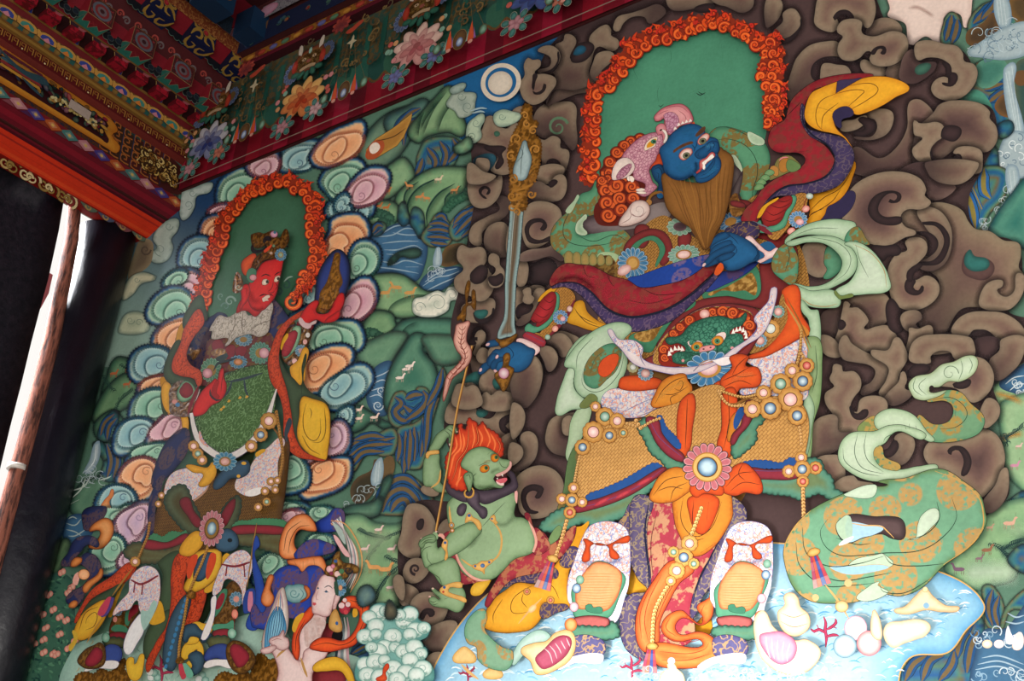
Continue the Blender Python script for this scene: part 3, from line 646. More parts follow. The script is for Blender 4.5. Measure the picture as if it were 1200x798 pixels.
DK("600,600 640,640 640,720 600,770 620,800 580,790 590,740 625,700 620,650 590,620", '2c6a62'); TEAL("440,660 470,640 500,700 470,725 445,700"); SM("560,640 600,615 605,680 580,740 530,720"); SM("370,760 400,735 430,760 470,730 540,735 580,760 570,850 380,850")
SM("190,700 220,680 250,690 260,705 310,690 350,720 362,830 180,830")
T(600, 400)
SM("60,82 110,70 142,130 130,222 90,292 50,312 0,255 0,110", (120,110,30,260)); SM("130,32 180,25 214,70 202,122 172,142 150,95", (200,60,140,110)); SM("0,290 40,300 62,350 42,422 0,455"); SM("40,442 80,420 117,452 115,532 80,582 30,607 0,600 40,560 52,530", (110,460,20,590)); SM("-10,478 40,488 52,530 20,572 -10,580")
SM("158,430 185,362 260,336 300,340 300,520 205,528 160,482", (180,380,280,470)); SM("235,420 240,360 280,350 280,432 250,440")
SM("15,650 60,602 130,580 200,602 240,660 236,745 205,800 100,830 40,800 25,720"); DK("150,690 128,735 105,728 118,705 85,702 66,732 88,785 125,800 70,800 42,745 50,692 92,668 140,676")
T(900, 0)
SM("0,-20 60,0 66,50 30,110 -10,125", (50,20,0,110)); SM("60,190 20,160 70,100 70,60 120,40 155,90 150,130 110,180", (150,80,50,180)); DK("60,195 110,165 150,120 152,85 160,105 140,160 90,205")
SM("80,430 95,380 110,330 135,270 190,215 260,195 330,200 345,275 400,292 440,280 480,320 470,350 330,365 200,400 120,480", (200,220,250,380)); DK("203,360 205,310 240,275 300,262 370,275 430,290 460,320 480,350 400,354 300,362 240,385"); SM("245,345 255,300 285,295 320,302 365,308 388,338 380,358 300,362 250,380")
SM("440,280 500,300 540,310 550,350 500,355 440,330"); SM("550,350 570,300 625,275 640,300 615,370 580,370", (630,290,560,360))
SM("455,150 500,95 560,83 612,108 625,150 580,150 520,165 470,170", (580,100,460,160))
SM("260,-40 215,90 226,122 270,146 312,146 330,110 322,78 350,66 388,88 392,102 408,92 432,96 465,132 497,85 502,20 470,-40"); DK("303,82 330,50 372,47 402,75 397,97 382,102 366,74 340,70 312,96")
SM("325,242 332,200 350,172 325,152 324,125 352,95 410,88 440,105 436,140 446,160 500,170 580,145 636,160 656,200 645,252 600,296 540,311 490,300 474,272 485,245 460,240 430,270 390,285 345,276"); DK("480,250 500,222 540,214 554,232 545,255 524,248 536,232 515,231 497,256")
SM("618,372 620,310 642,250 682,232 705,290 782,290 782,322 740,362 680,392", (650,260,740,350), r='0:5f4a44 3:5a443f 9:493432 18:2c1e20'); TEAL("685,330 700,305 745,293 764,305 740,340 700,350", '3f6a58')
SM("685,250 690,205 720,190 772,190 822,205 882,215 912,250 917,285 962,300 980,340 962,400 912,452 850,471 790,456 763,420 775,382 810,360 842,366 840,395 862,400 887,370 882,345 852,340 852,310 830,285 790,270 740,270 702,282"); DK("850,338 882,344 888,370 865,402 828,402 812,386 840,388 850,375 843,355"); DK("815,290 850,300 858,345 838,360 830,320")
SM("400,690 520,740 600,690 650,600 660,480 720,470 780,560 700,640 690,730 720,810 400,810", (660,500,450,790), r='0:7f6b5a 5:765c50 15:654b46 30:4a3534')
SM("775,525 800,490 860,470 982,480 1037,520 1036,552 1066,590 1072,652 1040,702 1000,712 900,690 800,750 700,800 690,620", (1000,500,780,760))
SM("680,602 684,562 705,575 742,576 790,570 822,592 815,642 790,660 760,700 772,740 820,772 862,752 884,722 866,716 886,690 942,684 992,700 1004,732 985,810 700,810 742,780 690,742 674,700 700,670 722,645 686,632"); DK("820,595 860,584 902,600 902,632 870,662 826,652 808,640"); DK("762,700 776,738 822,768 858,752 880,720 900,722 908,746 880,775 840,798 800,790 765,750")
SM("440,520 520,508 577,520 587,562 560,622 500,652 420,652 400,640 480,640 510,600 500,560 470,550", (560,530,420,640)); SM("340,610 345,570 400,560 460,540 450,580 400,610"); DK("420,560 440,545 500,570 500,610 440,640 400,620 450,600")
T(900, 200)
SM("300,220 340,190 350,240 320,225"); SM("600,30 740,-40 860,60 880,80 820,130 760,135 740,100 720,50", (840,60,720,40), r='0:6a544c 4:604a44 14:4a3634')
SM("750,15 740,-40 980,-40 960,20 900,62 830,62 780,45", (950,0,770,0))
SM("690,170 790,148 862,160 912,190 937,237 970,272 1040,285 1100,325 1172,340 1182,400 1172,450 1197,490 1182,572 1120,642 1060,656 1000,640 900,650 790,790 700,700 740,600 800,520 720,440 620,215", (1150,420,760,720), r='0:7f705a 1:8b7b63 8:8a745e 24:7f6456 50:6a4e48 80:5a403e', )
DK("905,445 930,378 962,398 1022,410 1057,440 1052,482 1010,512 950,502 915,480", '46302f 5a403c 5'); TEAL("916,430 942,368 965,398 1022,410 1037,440 1012,466 950,468")
SM("985,612 1012,540 1050,514 1097,514 1095,542 1070,560 1112,590 1152,560 1162,482 1197,490 1192,572 1140,642 1070,656 1000,642")
SM("700,180 790,180 850,250 860,340 830,430 760,470 700,440 760,400 790,340 740,270", (800,200,740,450)); DK("720,240 795,243 846,298 846,362 806,432 742,444 700,432 768,420 808,378 822,318 786,262 725,252"); DK("690,286 752,288 794,325 788,372 745,402 733,372 746,345 735,312 700,300")
SM("562,455 600,390 650,372 642,330 692,310 737,330 742,382 702,430 662,460 655,500 690,512 742,490 792,520 800,572 762,622 690,652 620,642 575,592 566,520"); DK("638,552 645,512 668,500 692,516 680,545 702,560 722,535 728,560 702,582 660,577"); DK("652,470 690,440 712,430 722,446 684,480 672,520 650,512")
SM("345,190 365,120 420,55 520,10 630,6 712,38 740,90 732,115 762,150 720,180 650,182 620,215 640,260 692,290 640,312 560,352 480,342 410,312 360,262"); DK("570,132 590,140 604,120 590,106 555,112 522,152 517,190 547,215 622,216 622,246 560,256 498,236 467,190 480,138 522,103 582,93 622,110 617,142 590,152 563,147")
DK("480,355 550,350 602,345 624,370 612,396 562,402 540,425 500,400", '1f1618 3a2a2b 6')
SM("160,390 170,345 240,335 290,380 290,470 240,500 180,470"); SM("240,700 260,660 320,630 340,610 420,585 500,568 557,585 572,640 550,712 460,742 420,700 360,690 300,800 240,800", (540,600,450,730)); SM("310,800 330,740 350,640 360,610 385,625 380,640 420,640 470,700 450,740 500,730 560,725 605,780 600,830 310,840"); DK("330,700 352,698 366,722 335,746")
DK("566,600 625,660 632,745 600,762 560,725"); SM("618,692 640,660 702,655 720,690 690,720 720,750 650,750", (640,670,710,720)); SM("660,760 660,735 700,740 762,724 782,785 832,765 902,770 932,830 660,850")
SM("860,762 880,702 940,664 1022,658 1112,670 1192,732 1215,830 1100,850 1062,782 1022,750 960,745 932,776"); DK("930,790 960,752 1020,745 1072,792 1080,850 950,850")
T(900, 400)
SM("240,10 250,-30 310,-10 350,60 330,76 280,70 250,42"); SM("960,40 970,-10 1080,-10 1060,62 1020,92 970,64", (1060,0,980,60), r='0:3a2a2b 12:503a39'); SM("1060,182 1035,92 1082,42 1092,-10 1200,-20 1195,62 1152,132", (1180,20,1060,170))
SM("392,10 480,60 542,72 562,132 540,202 482,242 438,252 440,215 482,190 502,140 470,110 400,97 350,82 330,20 360,-30", (540,90,450,240)); SM("480,50 560,40 600,-20 642,30 652,80 620,142 610,190 650,232 660,260 600,280 520,252 552,182 562,122")
SM("658,62 680,0 742,-30 942,-20 968,30 962,72 900,92 870,80 852,50 800,45 760,70 760,100 700,104 664,92"); DK("650,140 680,110 740,106 760,130 720,160 660,172 625,160"); SM("560,240 610,190 630,140 650,180 640,220 680,240 600,300 540,280", (600,200,620,280))
SM("780,202 768,172 870,92 940,70 1012,85 1052,140 1052,202 1012,262 960,287 930,270 880,222"); DK("862,200 890,188 947,178 945,206 912,223 870,216")
SM("288,170 300,145 308,108 345,115 350,140 402,140 433,175 432,222 402,262 386,300 400,330 416,330 432,272 482,254 542,265 560,302 540,352 482,402 420,422 370,432 328,420 310,352 270,292 268,242 310,210 294,190"); DK("385,300 398,328 420,337 440,320 466,318 468,345 440,367 404,362 384,332")
SM("215,382 272,345 322,350 332,420 392,432 332,502 250,542 198,542", (240,360,360,450)); SM("205,580 240,540 300,530 340,540 360,640 310,690 250,660")
SM("728,532 742,482 790,452 852,462 960,440 1000,408 1072,440 1107,530 1092,622 1042,692 982,732 900,660 830,602 760,582"); DK("838,512 870,488 922,500 952,560 932,622 903,628 915,560 890,510 862,515 857,532")
SM("1000,302 1030,264 1077,290 1083,342 1052,387 1010,405 990,350"); SM("590,452 630,425 672,440 687,490 652,562 600,582 540,562 590,530 612,490", (660,460,560,560)); DK("520,520 560,500 590,460 612,480 600,520 560,545"); SM("308,682 340,640 400,628 420,650 490,672 360,702"); SM("1107,590 1127,650 1112,732 1060,795 1020,800 1000,760 1062,672", (1110,620,1030,780))
T(300, 598)
SM("690,20 720,-30 800,-10 842,100 772,160 760,222 700,215 663,170 680,100"); DK("750,82 755,50 782,38 782,80 765,94")
SM("690,272 720,230 772,225 812,260 790,312 740,342 693,322"); CURL(745,275,26,90,1.3,14,'2a1f20')
SM("668,392 688,345 742,360 762,390 722,442 680,442"); SM("720,442 760,390 832,385 892,430 892,482 850,542 790,562 730,520"); DK("762,505 785,462 828,462 836,488 812,500 800,484 782,512")
SM("780,582 880,518 942,530 902,602 880,662 810,652", (900,530,800,640)); SM("798,692 830,665 872,670 862,742 830,795 800,762"); SM("640,330 660,300 690,320 690,420 660,400"); SM("850,90 890,40 920,60 910,120 870,130")
DK("840,190 880,220 870,300 840,260", '2a1c1e'); SM("1000,290 1040,280 1060,330 1030,360"); 
# ================================================================= jewel water under the blue guardian
def fold(*ls, w=.8, h='3a1c12'):
    for s in ls: L(s, w, h)
O('jewel_water', 'painted pale blue water with a gold rim at the blue guardian\'s feet'); Z()
F("505,800 513,775 545,725 585,688 700,640 950,640 1098,670 1152,708 1130,740 1110,764 1070,768 1055,785 1040,840 505,840", '0:5fa0cc 6:86bcdc 40:a8d0e4', ol='d8a860 3.2', g=9)
for i in range(900):
    x = random.uniform(520, 1130); y = random.uniform(690, 798)
    if y < 800-(x-512)*1.35 : continue
    if x > 1050 and y > 770-(x-1050)*.5: continue
    a = random.uniform(-.5, .3); l = random.uniform(5, 17); c = random.choice(('e8f4f8', '5a9cc8', 'f4fafa', '7fbadc', 'd4ebf4'))
    L([(x, y), (x+l*.5*math.cos(a), y+l*.5*math.sin(a)-2), (x+l*math.cos(a), y+l*math.sin(a))], random.uniform(.8, 2.2), c, tp=(.1, .1))
# ================================================================= blue guardian king
FLN = ('e2511d', 'd2431a', 'ea5a20', 'c83a1a')
def FLAMES(path, s, nm, dens=1.0, closed=False):
    R_ = random.uniform
    for x, y, a in along(path, s*.72/dens, closed):
        sv = TX[:]; Z(); nx, ny = math.sin(a), -math.cos(a); tx, ty = math.cos(a), math.sin(a)
        F(None, '8a2c16', raw=jagged(ell(x+nx*s*.42, y+ny*s*.42, s*.5, s*.5, 0, 10), s*.3, s*.14))
        for k in range(3):
            d = random.choice((-1, 1)); l = s*R_(.75, 1.3); q0 = R_(-.4, .4)*s; c = random.choice(FLN); P = [(x+tx*q0, y+ty*q0), (x+tx*(q0+d*s*.22)+nx*l*.4, y+ty*(q0+d*s*.22)+ny*l*.4), (x+tx*(q0-d*s*.1)+nx*l*.75, y+ty*(q0-d*s*.1)+ny*l*.75), (x+tx*(q0+d*s*.2)+nx*l, y+ty*(q0+d*s*.2)+ny*l)]
            L(P, s*.27, '6a1a10', tp=(1, .15)); L(P, s*.19, c, tp=(1, .12)); e = P[2]; r = s*R_(.14, .24)
            CURL(e[0], e[1], r+.4, R_(0, 360), 1.1, s*.17, '6a1a10', d, .25); CURL(e[0], e[1], r, R_(0, 360), 1.1, s*.12, random.choice(('c82a20', 'e2511d', 'd83a1c')), d, .25)
        d = random.choice((-1, 1)); r = s*R_(.26, .46); px, py = x+nx*s*R_(.0, .2), y+ny*s*R_(0, .2); a0 = math.degrees(a)+R_(-60, 60)
        CURL(px, py, r+.5, a0, 1.2, s*.34, '6a1a10', d, .2); CURL(px, py, r, a0, 1.2, s*.24, random.choice(FLN), d, .2); CURL(px, py, r*1.02, a0, 1.1, s*.05, 'f0843c', d, .25)
        TX[:] = sv
O('blue_guardian', 'painted blue-faced bearded guardian king in gold armour with a tall sword'); Z(); F('760,300 880,300 900,460 860,600 790,600 740,460', '7a5224')
T(600, 0)
O('blue_guardian/halo', 'plain green oval halo')
F("395,830 392,720 402,640 408,540 405,465 465,410 500,375 545,305 560,262 640,215 750,187 850,152 920,128 990,135 1060,172 1120,205 1168,250 1155,330 1182,400 1178,500 1192,570 1180,660 1120,800 900,900 600,900", '3f7c60 4d8d6e 20', g=9)
for s in ("690,400 680,430 685,480", "740,230 745,270 735,300", "900,420 905,500", "560,280 570,330 590,370", "980,210 985,290", "820,440 910,400"): L(s, .35, '2c5a48')
L("862,435 880,445 905,432", 1.2, '1c2f2a'); L("870,428 885,438 900,440", .9, '1c2f2a'); L("685,492 695,500 708,488", 1.3, '1c2f2a')
O('blue_guardian/flame_border', 'orange and red curling flames around the green halo')
FLAMES("395,830 392,720 402,640 408,540 405,465 465,410 500,375 545,305 560,262 640,215 750,187 850,152 920,128 990,135 1060,172 1120,205 1168,250 1155,330 1182,400 1178,500 1185,570", 18.5, 0)
T(900, 0); FLAMES("0,200 20,260 10,330 20,420 10,500 -10,570", 16, 0, .85)
# --- green silk stole and dark fur behind the shoulders
Z(840, 140, 5.7); O('blue_guardian/shoulder_stole', 'green silk stole with brown roundels')
ST = dict(m='r', c2='7d6a38')
F("-60,120 -10,60 60,50 130,65 200,90 260,130 320,160 350,220 355,290 330,370 300,420 270,480 240,530 200,575 170,540 150,480 160,400 170,330 150,280 110,250 90,240 40,220 -60,200", '3c7256 5a9470 5', ol='1a2a22 1', **ST)
fold("-10,140 60,130 150,150 220,200 265,280 270,370 240,480 238,560", "60,50 140,75 230,120", h='1f3a2c'); F("205,88 250,95 320,155 240,162", 'c2d2b4 a9c0a0 3', ol='2a3a2c .8'); F("92,245 120,238 165,310 165,355 140,330 120,290", 'b8c8a8', ol='2a3a2c .8')
F("100,300 150,330 165,360 155,480 130,520 95,500", '3a2c30 8a7a76 12')
T(600, 200)
F("395,40 370,90 320,112 290,170 240,210 195,260 180,310 190,360 230,392 270,432 420,432 520,402 562,342 545,298 500,268 430,263 380,290 340,302 305,290 320,250 332,222 400,202 430,190 412,130 410,60", '3c7256 5a9470 5', ol='1a2a22 1', **ST)
fold("310,110 265,200 240,260 250,320 320,350 430,345 510,320", "300,300 380,330 480,300 540,330", h='1f3a2c'); F("303,292 300,250 322,222 348,205 342,240 330,262 352,296", 'c0cfae 98b090 4', ol='2a3a2c .8'); F("400,395 450,380 500,400 500,440 420,430", '9fb58a'); F("250,190 290,140 312,112 300,150 270,200", 'a8bf9c')
O('blue_guardian/fur_collar', 'dark grey fur collar'); F("330,250 350,225 420,205 520,200 600,180 720,150 740,210 660,245 560,272 440,285 370,295 350,285", '3a2c30 6e5e60 7', gd=(400,210,520,280,'9a8c88',.6)); F("1020,120 1065,20 1080,0 1070,80 1050,130", '3a2c30 8a7a76 9')
# --- trunk armour
O('blue_guardian/breast_armour', 'gold woven breast armour with red bands and flower bosses')
F("520,370 570,300 700,210 780,250 900,330 1000,240 1100,140 1200,110 1320,300 1370,420 1390,600 1330,760 1190,820 700,900 480,860 400,740 460,480", 'b58240', m='w', c2='6a4418')
def RB(s, h='7f2c2c', ol='2a1414 1.2'): return F(s, '5f1e20 %s 3' % h, ol=ol)
F("300,480 380,420 440,395 480,420 490,500 440,560 330,560", '8a6a34', m='g', c2='5a3a18'); 
for x in range(6): F([(250+x*38, 440), (262+x*38, 375+x*4), (290+x*36, 432)], '7d7a48 a0844a 3', ol='2c2a18 .7')
RB("580,262 636,260 642,322 610,362 580,332"); RB("522,372 560,312 640,274 705,284 742,330 748,392 705,445 690,420 716,372 700,330 660,305 600,322 556,362")
F("556,362 600,322 660,305 700,330 716,372 692,425 670,450 690,380 680,345 650,325 610,338 575,372", '3f7c5c', ol='183024 .6'); RB("785,300 832,295 830,345 800,375 778,350")
RB("1030,140 1100,140 1120,160 1060,175 1010,170"); F("1010,180 1060,172 1100,190 1060,230 1020,215", 'b58a48', m='g', c2='7a5420')
ROS(785, 262, 62, 42, 12, '7fa88c', 'c8d6c0', 0, [(.5, '6a4a50 4a3438 3')]); ROS(803, 392, 76, 46, 16, '7aa890', 'c8d8c8', -8, [(.5, '9a6a34'), (.38, 'd8a8a0 f0d0c8 4')])
ROS(565, 432, 72, 74, 16, '3f7ca6', 'cfdce0', 0, [(.44, 'a8783a'), (.3, 'c89a54')]); E(525, 465, 34, 22, 'c88a84 f0d0c8 5', -30)
ROS(1022, 238, 62, 44, 14, '3f7cae', 'd0dde4', -20, [(.45, 'a8783a')])
O('blue_guardian/breast_armour'); 
F("895,565 1000,530 1080,480 1140,445 1150,590 1000,585 900,600", '3f7c5c', ol='183024 1'); F("915,575 1000,545 1080,500 1125,480 1140,580 1090,560 1040,565 980,560 930,585", 'c89a52', m='g', c2='8a6028')
RB("850,620 900,600 1000,588 1150,592 1160,420 1200,400 1320,480 1270,640 1200,660 1140,640 1040,622 960,640 880,690 800,740 740,800 680,830 720,740"); 
F("545,790 640,740 800,640 850,600 855,630 760,690 680,800 640,850", '3f7c5c', ol='183024 1'); F("570,770 640,745 740,690 700,730 660,790 610,800", 'c89a52', m='g', c2='8a6028')
F("1110,290 1200,330 1240,400 1330,420 1290,300 1200,290", '8a2c2c', ol='2a1414 1')
# --- blue sleeve, red scarf
O('blue_guardian/blue_sleeve', 'blue sleeve lining with violet roundels')
F("540,512 600,490 700,452 800,420 920,392 965,400 935,425 870,475 800,515 700,540 600,550", '1b3f92', m='r', c2='6a5a86', ol='141a38 1'); F("890,555 960,480 1050,465 1145,425 1110,470 1000,530", '2a3c86', m='r', c2='54406a', ol='141a38 1')
O('blue_guardian/red_scarf', 'long crimson scarf with a violet border and yellow lining')
F("250,695 290,620 330,608 352,660 400,702 465,742 380,748 310,727", 'b87a14 dda02a 6', ol='3a2410 1'); fold("290,640 320,680 400,720", "300,660 350,710 430,738"); F("120,612 150,570 200,543 250,543 235,558 180,578 140,605", 'd8981f', ol='3a2410 .8')
F("185,545 240,520 312,530 372,572 452,652 542,682 640,672 740,637 832,577 922,502 962,452 978,428 990,452 932,532 852,612 762,692 660,737 540,752 452,722 382,652 332,592 282,555 232,543", '33284a 463660 6', m='q', c2='66506a', ol='120c18 1.2')
F("178,535 200,470 250,435 312,440 372,446 422,470 470,495 540,512 600,547 700,537 800,512 870,472 932,420 972,415 962,452 902,512 822,582 722,642 622,672 540,677 450,642 370,562 302,522 222,522", '6f1620 9c2230 8', m='d', c2='86352f', ol='180a10 1.4', g=4)
L("222,524 302,526 370,568 450,650 540,684 632,676 732,644 830,586 920,508 965,450", 2.2, '141a30'); fold("330,440 350,490 390,502", "445,480 460,520 480,545", "220,510 240,490", "600,547 680,580 800,570", "520,600 640,620 760,590", h='3a0c14')
S("250,480 330,500 420,540 520,610 620,620 720,590", 30, 'b83040', .35); S("190,520 300,500 400,560", 14, '4a0c18', .5)
# raised sleeve and its scarf end
Z(); 
O('blue_guardian/red_scarf')
F("982,232 1000,224 1000,240 985,256 962,264 950,266 966,246", '2f2747', ol='120c18 .8')
F("950,227 970,222 984,215 994,202 1001,189 1003,195 1000,205 994,221 987,231 978,238 970,242 966,252 952,266 931,272 938,264 945,259 949,249", 'c47a14 e09a24 5', ol='3a1c10 1'); fold("1000,196 985,220 965,232 948,248", "985,222 975,236 950,252", "966,244 952,250 945,258")
F("900,165 905,150 920,140 923,130 928,117 940,105 958,94 983,88 1010,86 1023,89 1000,95 978,104 958,103 945,118 941,140 945,155 955,163 968,172 977,185 979,197 975,204 966,209 945,216 924,218 910,225 898,236 891,248 886,261 869,259 870,252 875,243 884,235 893,222 905,212 919,205 935,198 943,191 943,184 935,179 922,179 910,178 903,173", '6f1620 92202a 5', m='d', c2='7e302c', ol='180a10 1.2')
F("938,138 941,122 944,148 952,153 975,158 990,163 998,172 1001,186 995,202 984,216 970,223 952,227 931,229 910,230 900,236 891,246 886,258c 890,250 898,236 910,224 924,217 945,215 966,207 976,195 978,183 972,172 960,165 948,158", '2f2744 42355a 5', m='q', c2='605060', ol='120c18 1')
L("979,185 976,198 966,208 945,215 924,218 910,225 898,236", 2, '101428'); L("940,125 942,145 952,158 970,170 979,184", 1.8, '101428')
T(900, 0); F("310,440 318,385 400,370 440,368 380,400 345,430", '3a2f4e', ol='120c18 .8')
F("172,520 200,440 250,410 322,382c 316,438c 380,400 450,365 540,358 612,375 658,403 656,425 600,452 540,490 470,522 410,535 372,500 332,520 306,560 322,602 362,642 395,690c 350,640 300,622 250,612 200,590 176,560", 'd0871a e8a62a 7', ol='3a1c10 1.2'); F("305,560 310,520 370,498 400,535 345,560 340,600", '2f2747', ol='120c18 .8')
fold("316,438 250,470 225,520 230,580 260,612", "330,480 260,540 250,600", "372,500 440,440 450,425 400,420 316,438", "380,515 460,470 515,420 480,390 380,400", "360,640 320,600 305,560", "230,500 300,520", h='5a2a10')
fold("90,540 120,510 155,475", "190,705 130,710", h='3a0c14')
Z(840, 140, 5.7); O('blue_guardian/shoulder_guard', 'scaled lion-head shoulder guard')
F("345,400 380,320 410,262 480,240 530,272 562,322 480,352 400,388", '6a6a3c a07a3c 8', ol='201c14 1'); F("355,330 380,308 410,330 400,380", 'b07a3a', ol='201c14 .7'); F("415,300 440,262 475,262 490,300 470,345 430,350", 'a8702f', ol='201c14 .7'); F("480,345 475,270 530,285 560,322", '5f7a48', ol='201c14 .7'); L("415,275 440,255 478,252", 1.5, 'd87a80')
for x, y in ((355,365),(325,400),(300,430),(285,460)): F([(x-35, y+10), (x-20, y-25), (x+10, y-30), (x+30, y-5)], '5f8a58 7a9a6a 3', ol='1c2a1c .8')
F("85,540 130,490 150,540 190,580 160,640 100,640", '9a6a34', m='g', c2='6a4420'); RB("95,545 180,560 190,585 100,575"); 
O('blue_guardian/upper_arm_guard', 'red scalloped arm guard with green rim, gold band and bead string')
F("340,765 420,722 480,642 500,562 530,500 602,500 602,562 582,622 502,692 442,765 390,805", 'b8803a', m='w', c2='7a5020', ol='2a1c10 1')
F("255,720 290,672 300,700 340,715 400,700 440,660 460,610 495,560 490,515 528,512 525,560 480,645 450,720 350,755 270,750", '3f7f62 5a9a78 3', ol='14281f 1')
F("298,650 330,580 420,530 495,512 500,560 460,610 440,660 400,700 340,715 318,728 300,725 312,705", '7a1a1c a82c28 8', ol='2a1010 1'); F("268,660 300,590 360,545 415,525 340,580 290,655", 'd8981f', ol='3a2410 .8')
fold("300,660 360,680 440,650", "330,610 380,640 460,600", "360,570 420,590 490,560", "400,540 450,550 495,530", h='4a0c10')
for p in ("600,520 560,640", "540,690 440,798"): L(p, 3.4, '6a1c20')
ROS(543, 668, 64, 58, 14, '4a86b8', 'c8d8e4', 0, [(.42, 'a8783a')]); E(555, 685, 26, 20, 'd88a90 f4d8d4 4'); E(620, 512, 24, 20, '8aa090 f0f0e8 4'); E(595, 597, 26, 22, 'd07068 f4c8b8 4', -30); E(497, 745, 28, 22, 'd07068 f4c8b8 4', -30)
Z(); O('blue_guardian/upper_arm_guard'); L("880,262 893,268 905,275", 5.5, '7a2430'); L("882,259 896,265 908,271", 1.5, '6a6a78')
# --- right hand pulling the beard
O('blue_guardian/raised_hand', 'blue hand stroking the beard')
T(600, 200)
F("995,285 1040,252 1090,238 1145,248 1155,300 1110,332 1050,302", '241c38 43355a 8', m='q', c2='7a5f44', ol='120c14 1')
F("1195,330 1240,370 1225,420 1150,430 1130,380", '1f5680')
F("1088,322 1110,304 1150,340 1200,378 1240,360 1250,385 1200,412 1160,432 1148,424 1182,397 1140,362", 'd8aaa8 f0d8d2 4', ol='5a2c34 .9')
HB = '0:123a5e 3:1a4f7a 9:22608f'
F("930,345 962,297 1002,287 1052,300 1112,332 1150,372 1152,412 1112,432 1062,460 1005,465 975,430 940,420 930,385", HB, ol='0c2038 1.1')
for s in ("892,362 905,343 950,310 1002,288 1020,305 960,335 925,358 905,370", "925,400 930,372 960,345 1020,325 1030,345 980,365 950,395", "890,446 915,408 940,382 985,360 1035,345 1040,370 990,388 955,405 930,428 905,450", "905,452 930,430 960,405 1010,385 1040,385 1020,410 980,425"): F(s, HB, ol='0c2038 .9')
for x, y, a in ((903,355,-40),(898,440,-50)): E(x, y, 11, 6, 'e0b8b4 f0d4cc 2', a)
S("1110,340 1146,380 1120,425", 14, '123a5e', .6, 1); S("1010,460 970,430 960,405", 12, '0f2f50', .6); fold("1000,290 1040,320 1060,345", "1045,350 1050,380 1030,400", h='0c2444')
F("945,480 975,430 990,455 960,490", 'd8561f')
# --- head
Z(690, 110, 6.65); O('blue_guardian/red_mane', 'curled red mane behind the head')
F("200,830 100,740 60,700 88,640 80,600 110,560 115,510 165,480 182,430 240,410 272,378 340,330 420,318 450,345 330,460 420,600 440,840 300,1000 180,1030 60,1000 60,850", '5f1a10')
def MANE(lst, c='a8381a', k='6a1c10'):
    for x, y, r, a0, d in lst:
        E(x, y, r, r*.86, '%s %s %.2f' % (k, c, r/TX[2]*.5), ol='3a0e08 .8'); CURL(x, y, r*.8, a0, 1.7, r*.34, 'd8602a', d); CURL(x, y, r*.55, a0+40, 1.2, r*.12, '5a160c', d)
MANE([(400,345,46,0,1),(330,370,50,40,1),(275,405,50,90,-1),(220,455,52,0,1),(165,530,52,0,1),(150,620,58,200,-1)])
MANE([(115,715,56,0,1),(205,725,58,90,1),(330,725,48,0,-1),(150,660,40,0,1),(270,690,40,180,1)]); T(600, 200)
MANE([(440,90,40,0,1),(490,70,42,180,-1),(560,75,38,0,1),(445,150,42,0,1),(505,130,36,120,1),(565,130,34,90,-1),(450,208,40,0,1),(510,185,36,60,-1),(420,45,26,0,1)])
Z(690, 110, 6.65); O('blue_guardian/beast_headdress', 'pink scaled beast-head cap with a curling trunk')
PK = '0:8a4a58 2:c88a98 6:d8a4ac'
F("530,300 440,320 360,370 290,440 258,490 245,520 200,560 185,620 190,668 250,665 300,640 340,612 350,662 400,682 440,702 432,742 372,752 400,790 440,800 500,762 532,722 500,692 480,640 470,600 482,562 522,522 542,470 562,420 592,380 572,320", PK, m='s', c2='a8647a', ol='5a1c2c 1')
F("518,212 508,185 530,150 580,110 650,85 722,80 772,110 802,160 814,202 802,226 740,240 702,256 672,290 632,320 606,302 606,272 590,240 585,190 560,207", '0:a8505c 3:d88a8e 9:e4a0a0', ol='5a1c2c 1')
F("583,167 602,150 650,143 690,170 702,215 690,256 640,312 612,292 600,222", 'c890a4', m='s', c2='a05c78', ol='6a2c3c .8'); fold("600,120 640,100 720,100 780,150", "700,130 750,170 760,215", "540,165 580,140 620,130", h='a85660')
F("530,302 524,265 545,238 580,233 602,260 608,300 612,350 592,392 580,380 570,312 540,322", 'c06a74 e09a9c 5', ol='5a1c2c 1'); E(562, 282, 12, 7, '3a1018', -30); F("568,280 600,288 614,340 596,387 580,382 597,330 585,302", 'f0e0d4', ol='6a3c3c .7')
for x, y in ((700,245),(730,232),(760,222),(790,215),(672,275)): F([(x-14, y+8), (x, y-22), (x+16, y-2)], 'f4e4d8', ol='8a4a50 .5', k=True)
F("184,668 184,600 210,540 250,505 302,500 342,530 358,570 340,612 290,652 220,667", 'd8c0b8 ecd8cc 5', ol='6a3c44 1'); F("218,662 240,600 290,558 332,545 322,592 280,642", 'b07888 c890a0 4', m='s', c2='8a4a64', ol='6a3c44 .7')
F("436,440 444,390 480,353 535,338 522,372 515,407 470,428", 'f0d8c0', ol='4a2020 .8'); F("452,422 458,388 490,362 526,350 515,385 505,402 470,418", 'e0961c'); E(505, 372, 22, 18, '2f6a4a 5a9a70 3'); E(508, 372, 9, 8, '101c14')
for s in ("365,752 410,735 440,750", "370,770 420,760 450,775", "300,645 310,680 340,650", "320,640 335,690 355,660"): F(s, 'f0e0d0', ol='8a5a50 .5')
F("480,590 500,545 522,520 545,465 568,500 584,552 540,556", 'b83a1c e0582a 4', ol='4a140c .8'); F("800,232 830,240 820,215", 'd84a24')
O('blue_guardian/blue_ear', 'blue ear with a hanging lobe'); F("488,582 520,555 566,553 592,600 592,680 575,720 580,770 550,800 532,770 545,705 510,660", '0f2f52 1e5580 6', ol='0a1a30 1'); fold("510,590 545,575 570,610 565,660", "525,610 545,625 540,660", h='0a2038'); E(556, 790, 26, 26, '1e5580', ol='0a1a30 .7')
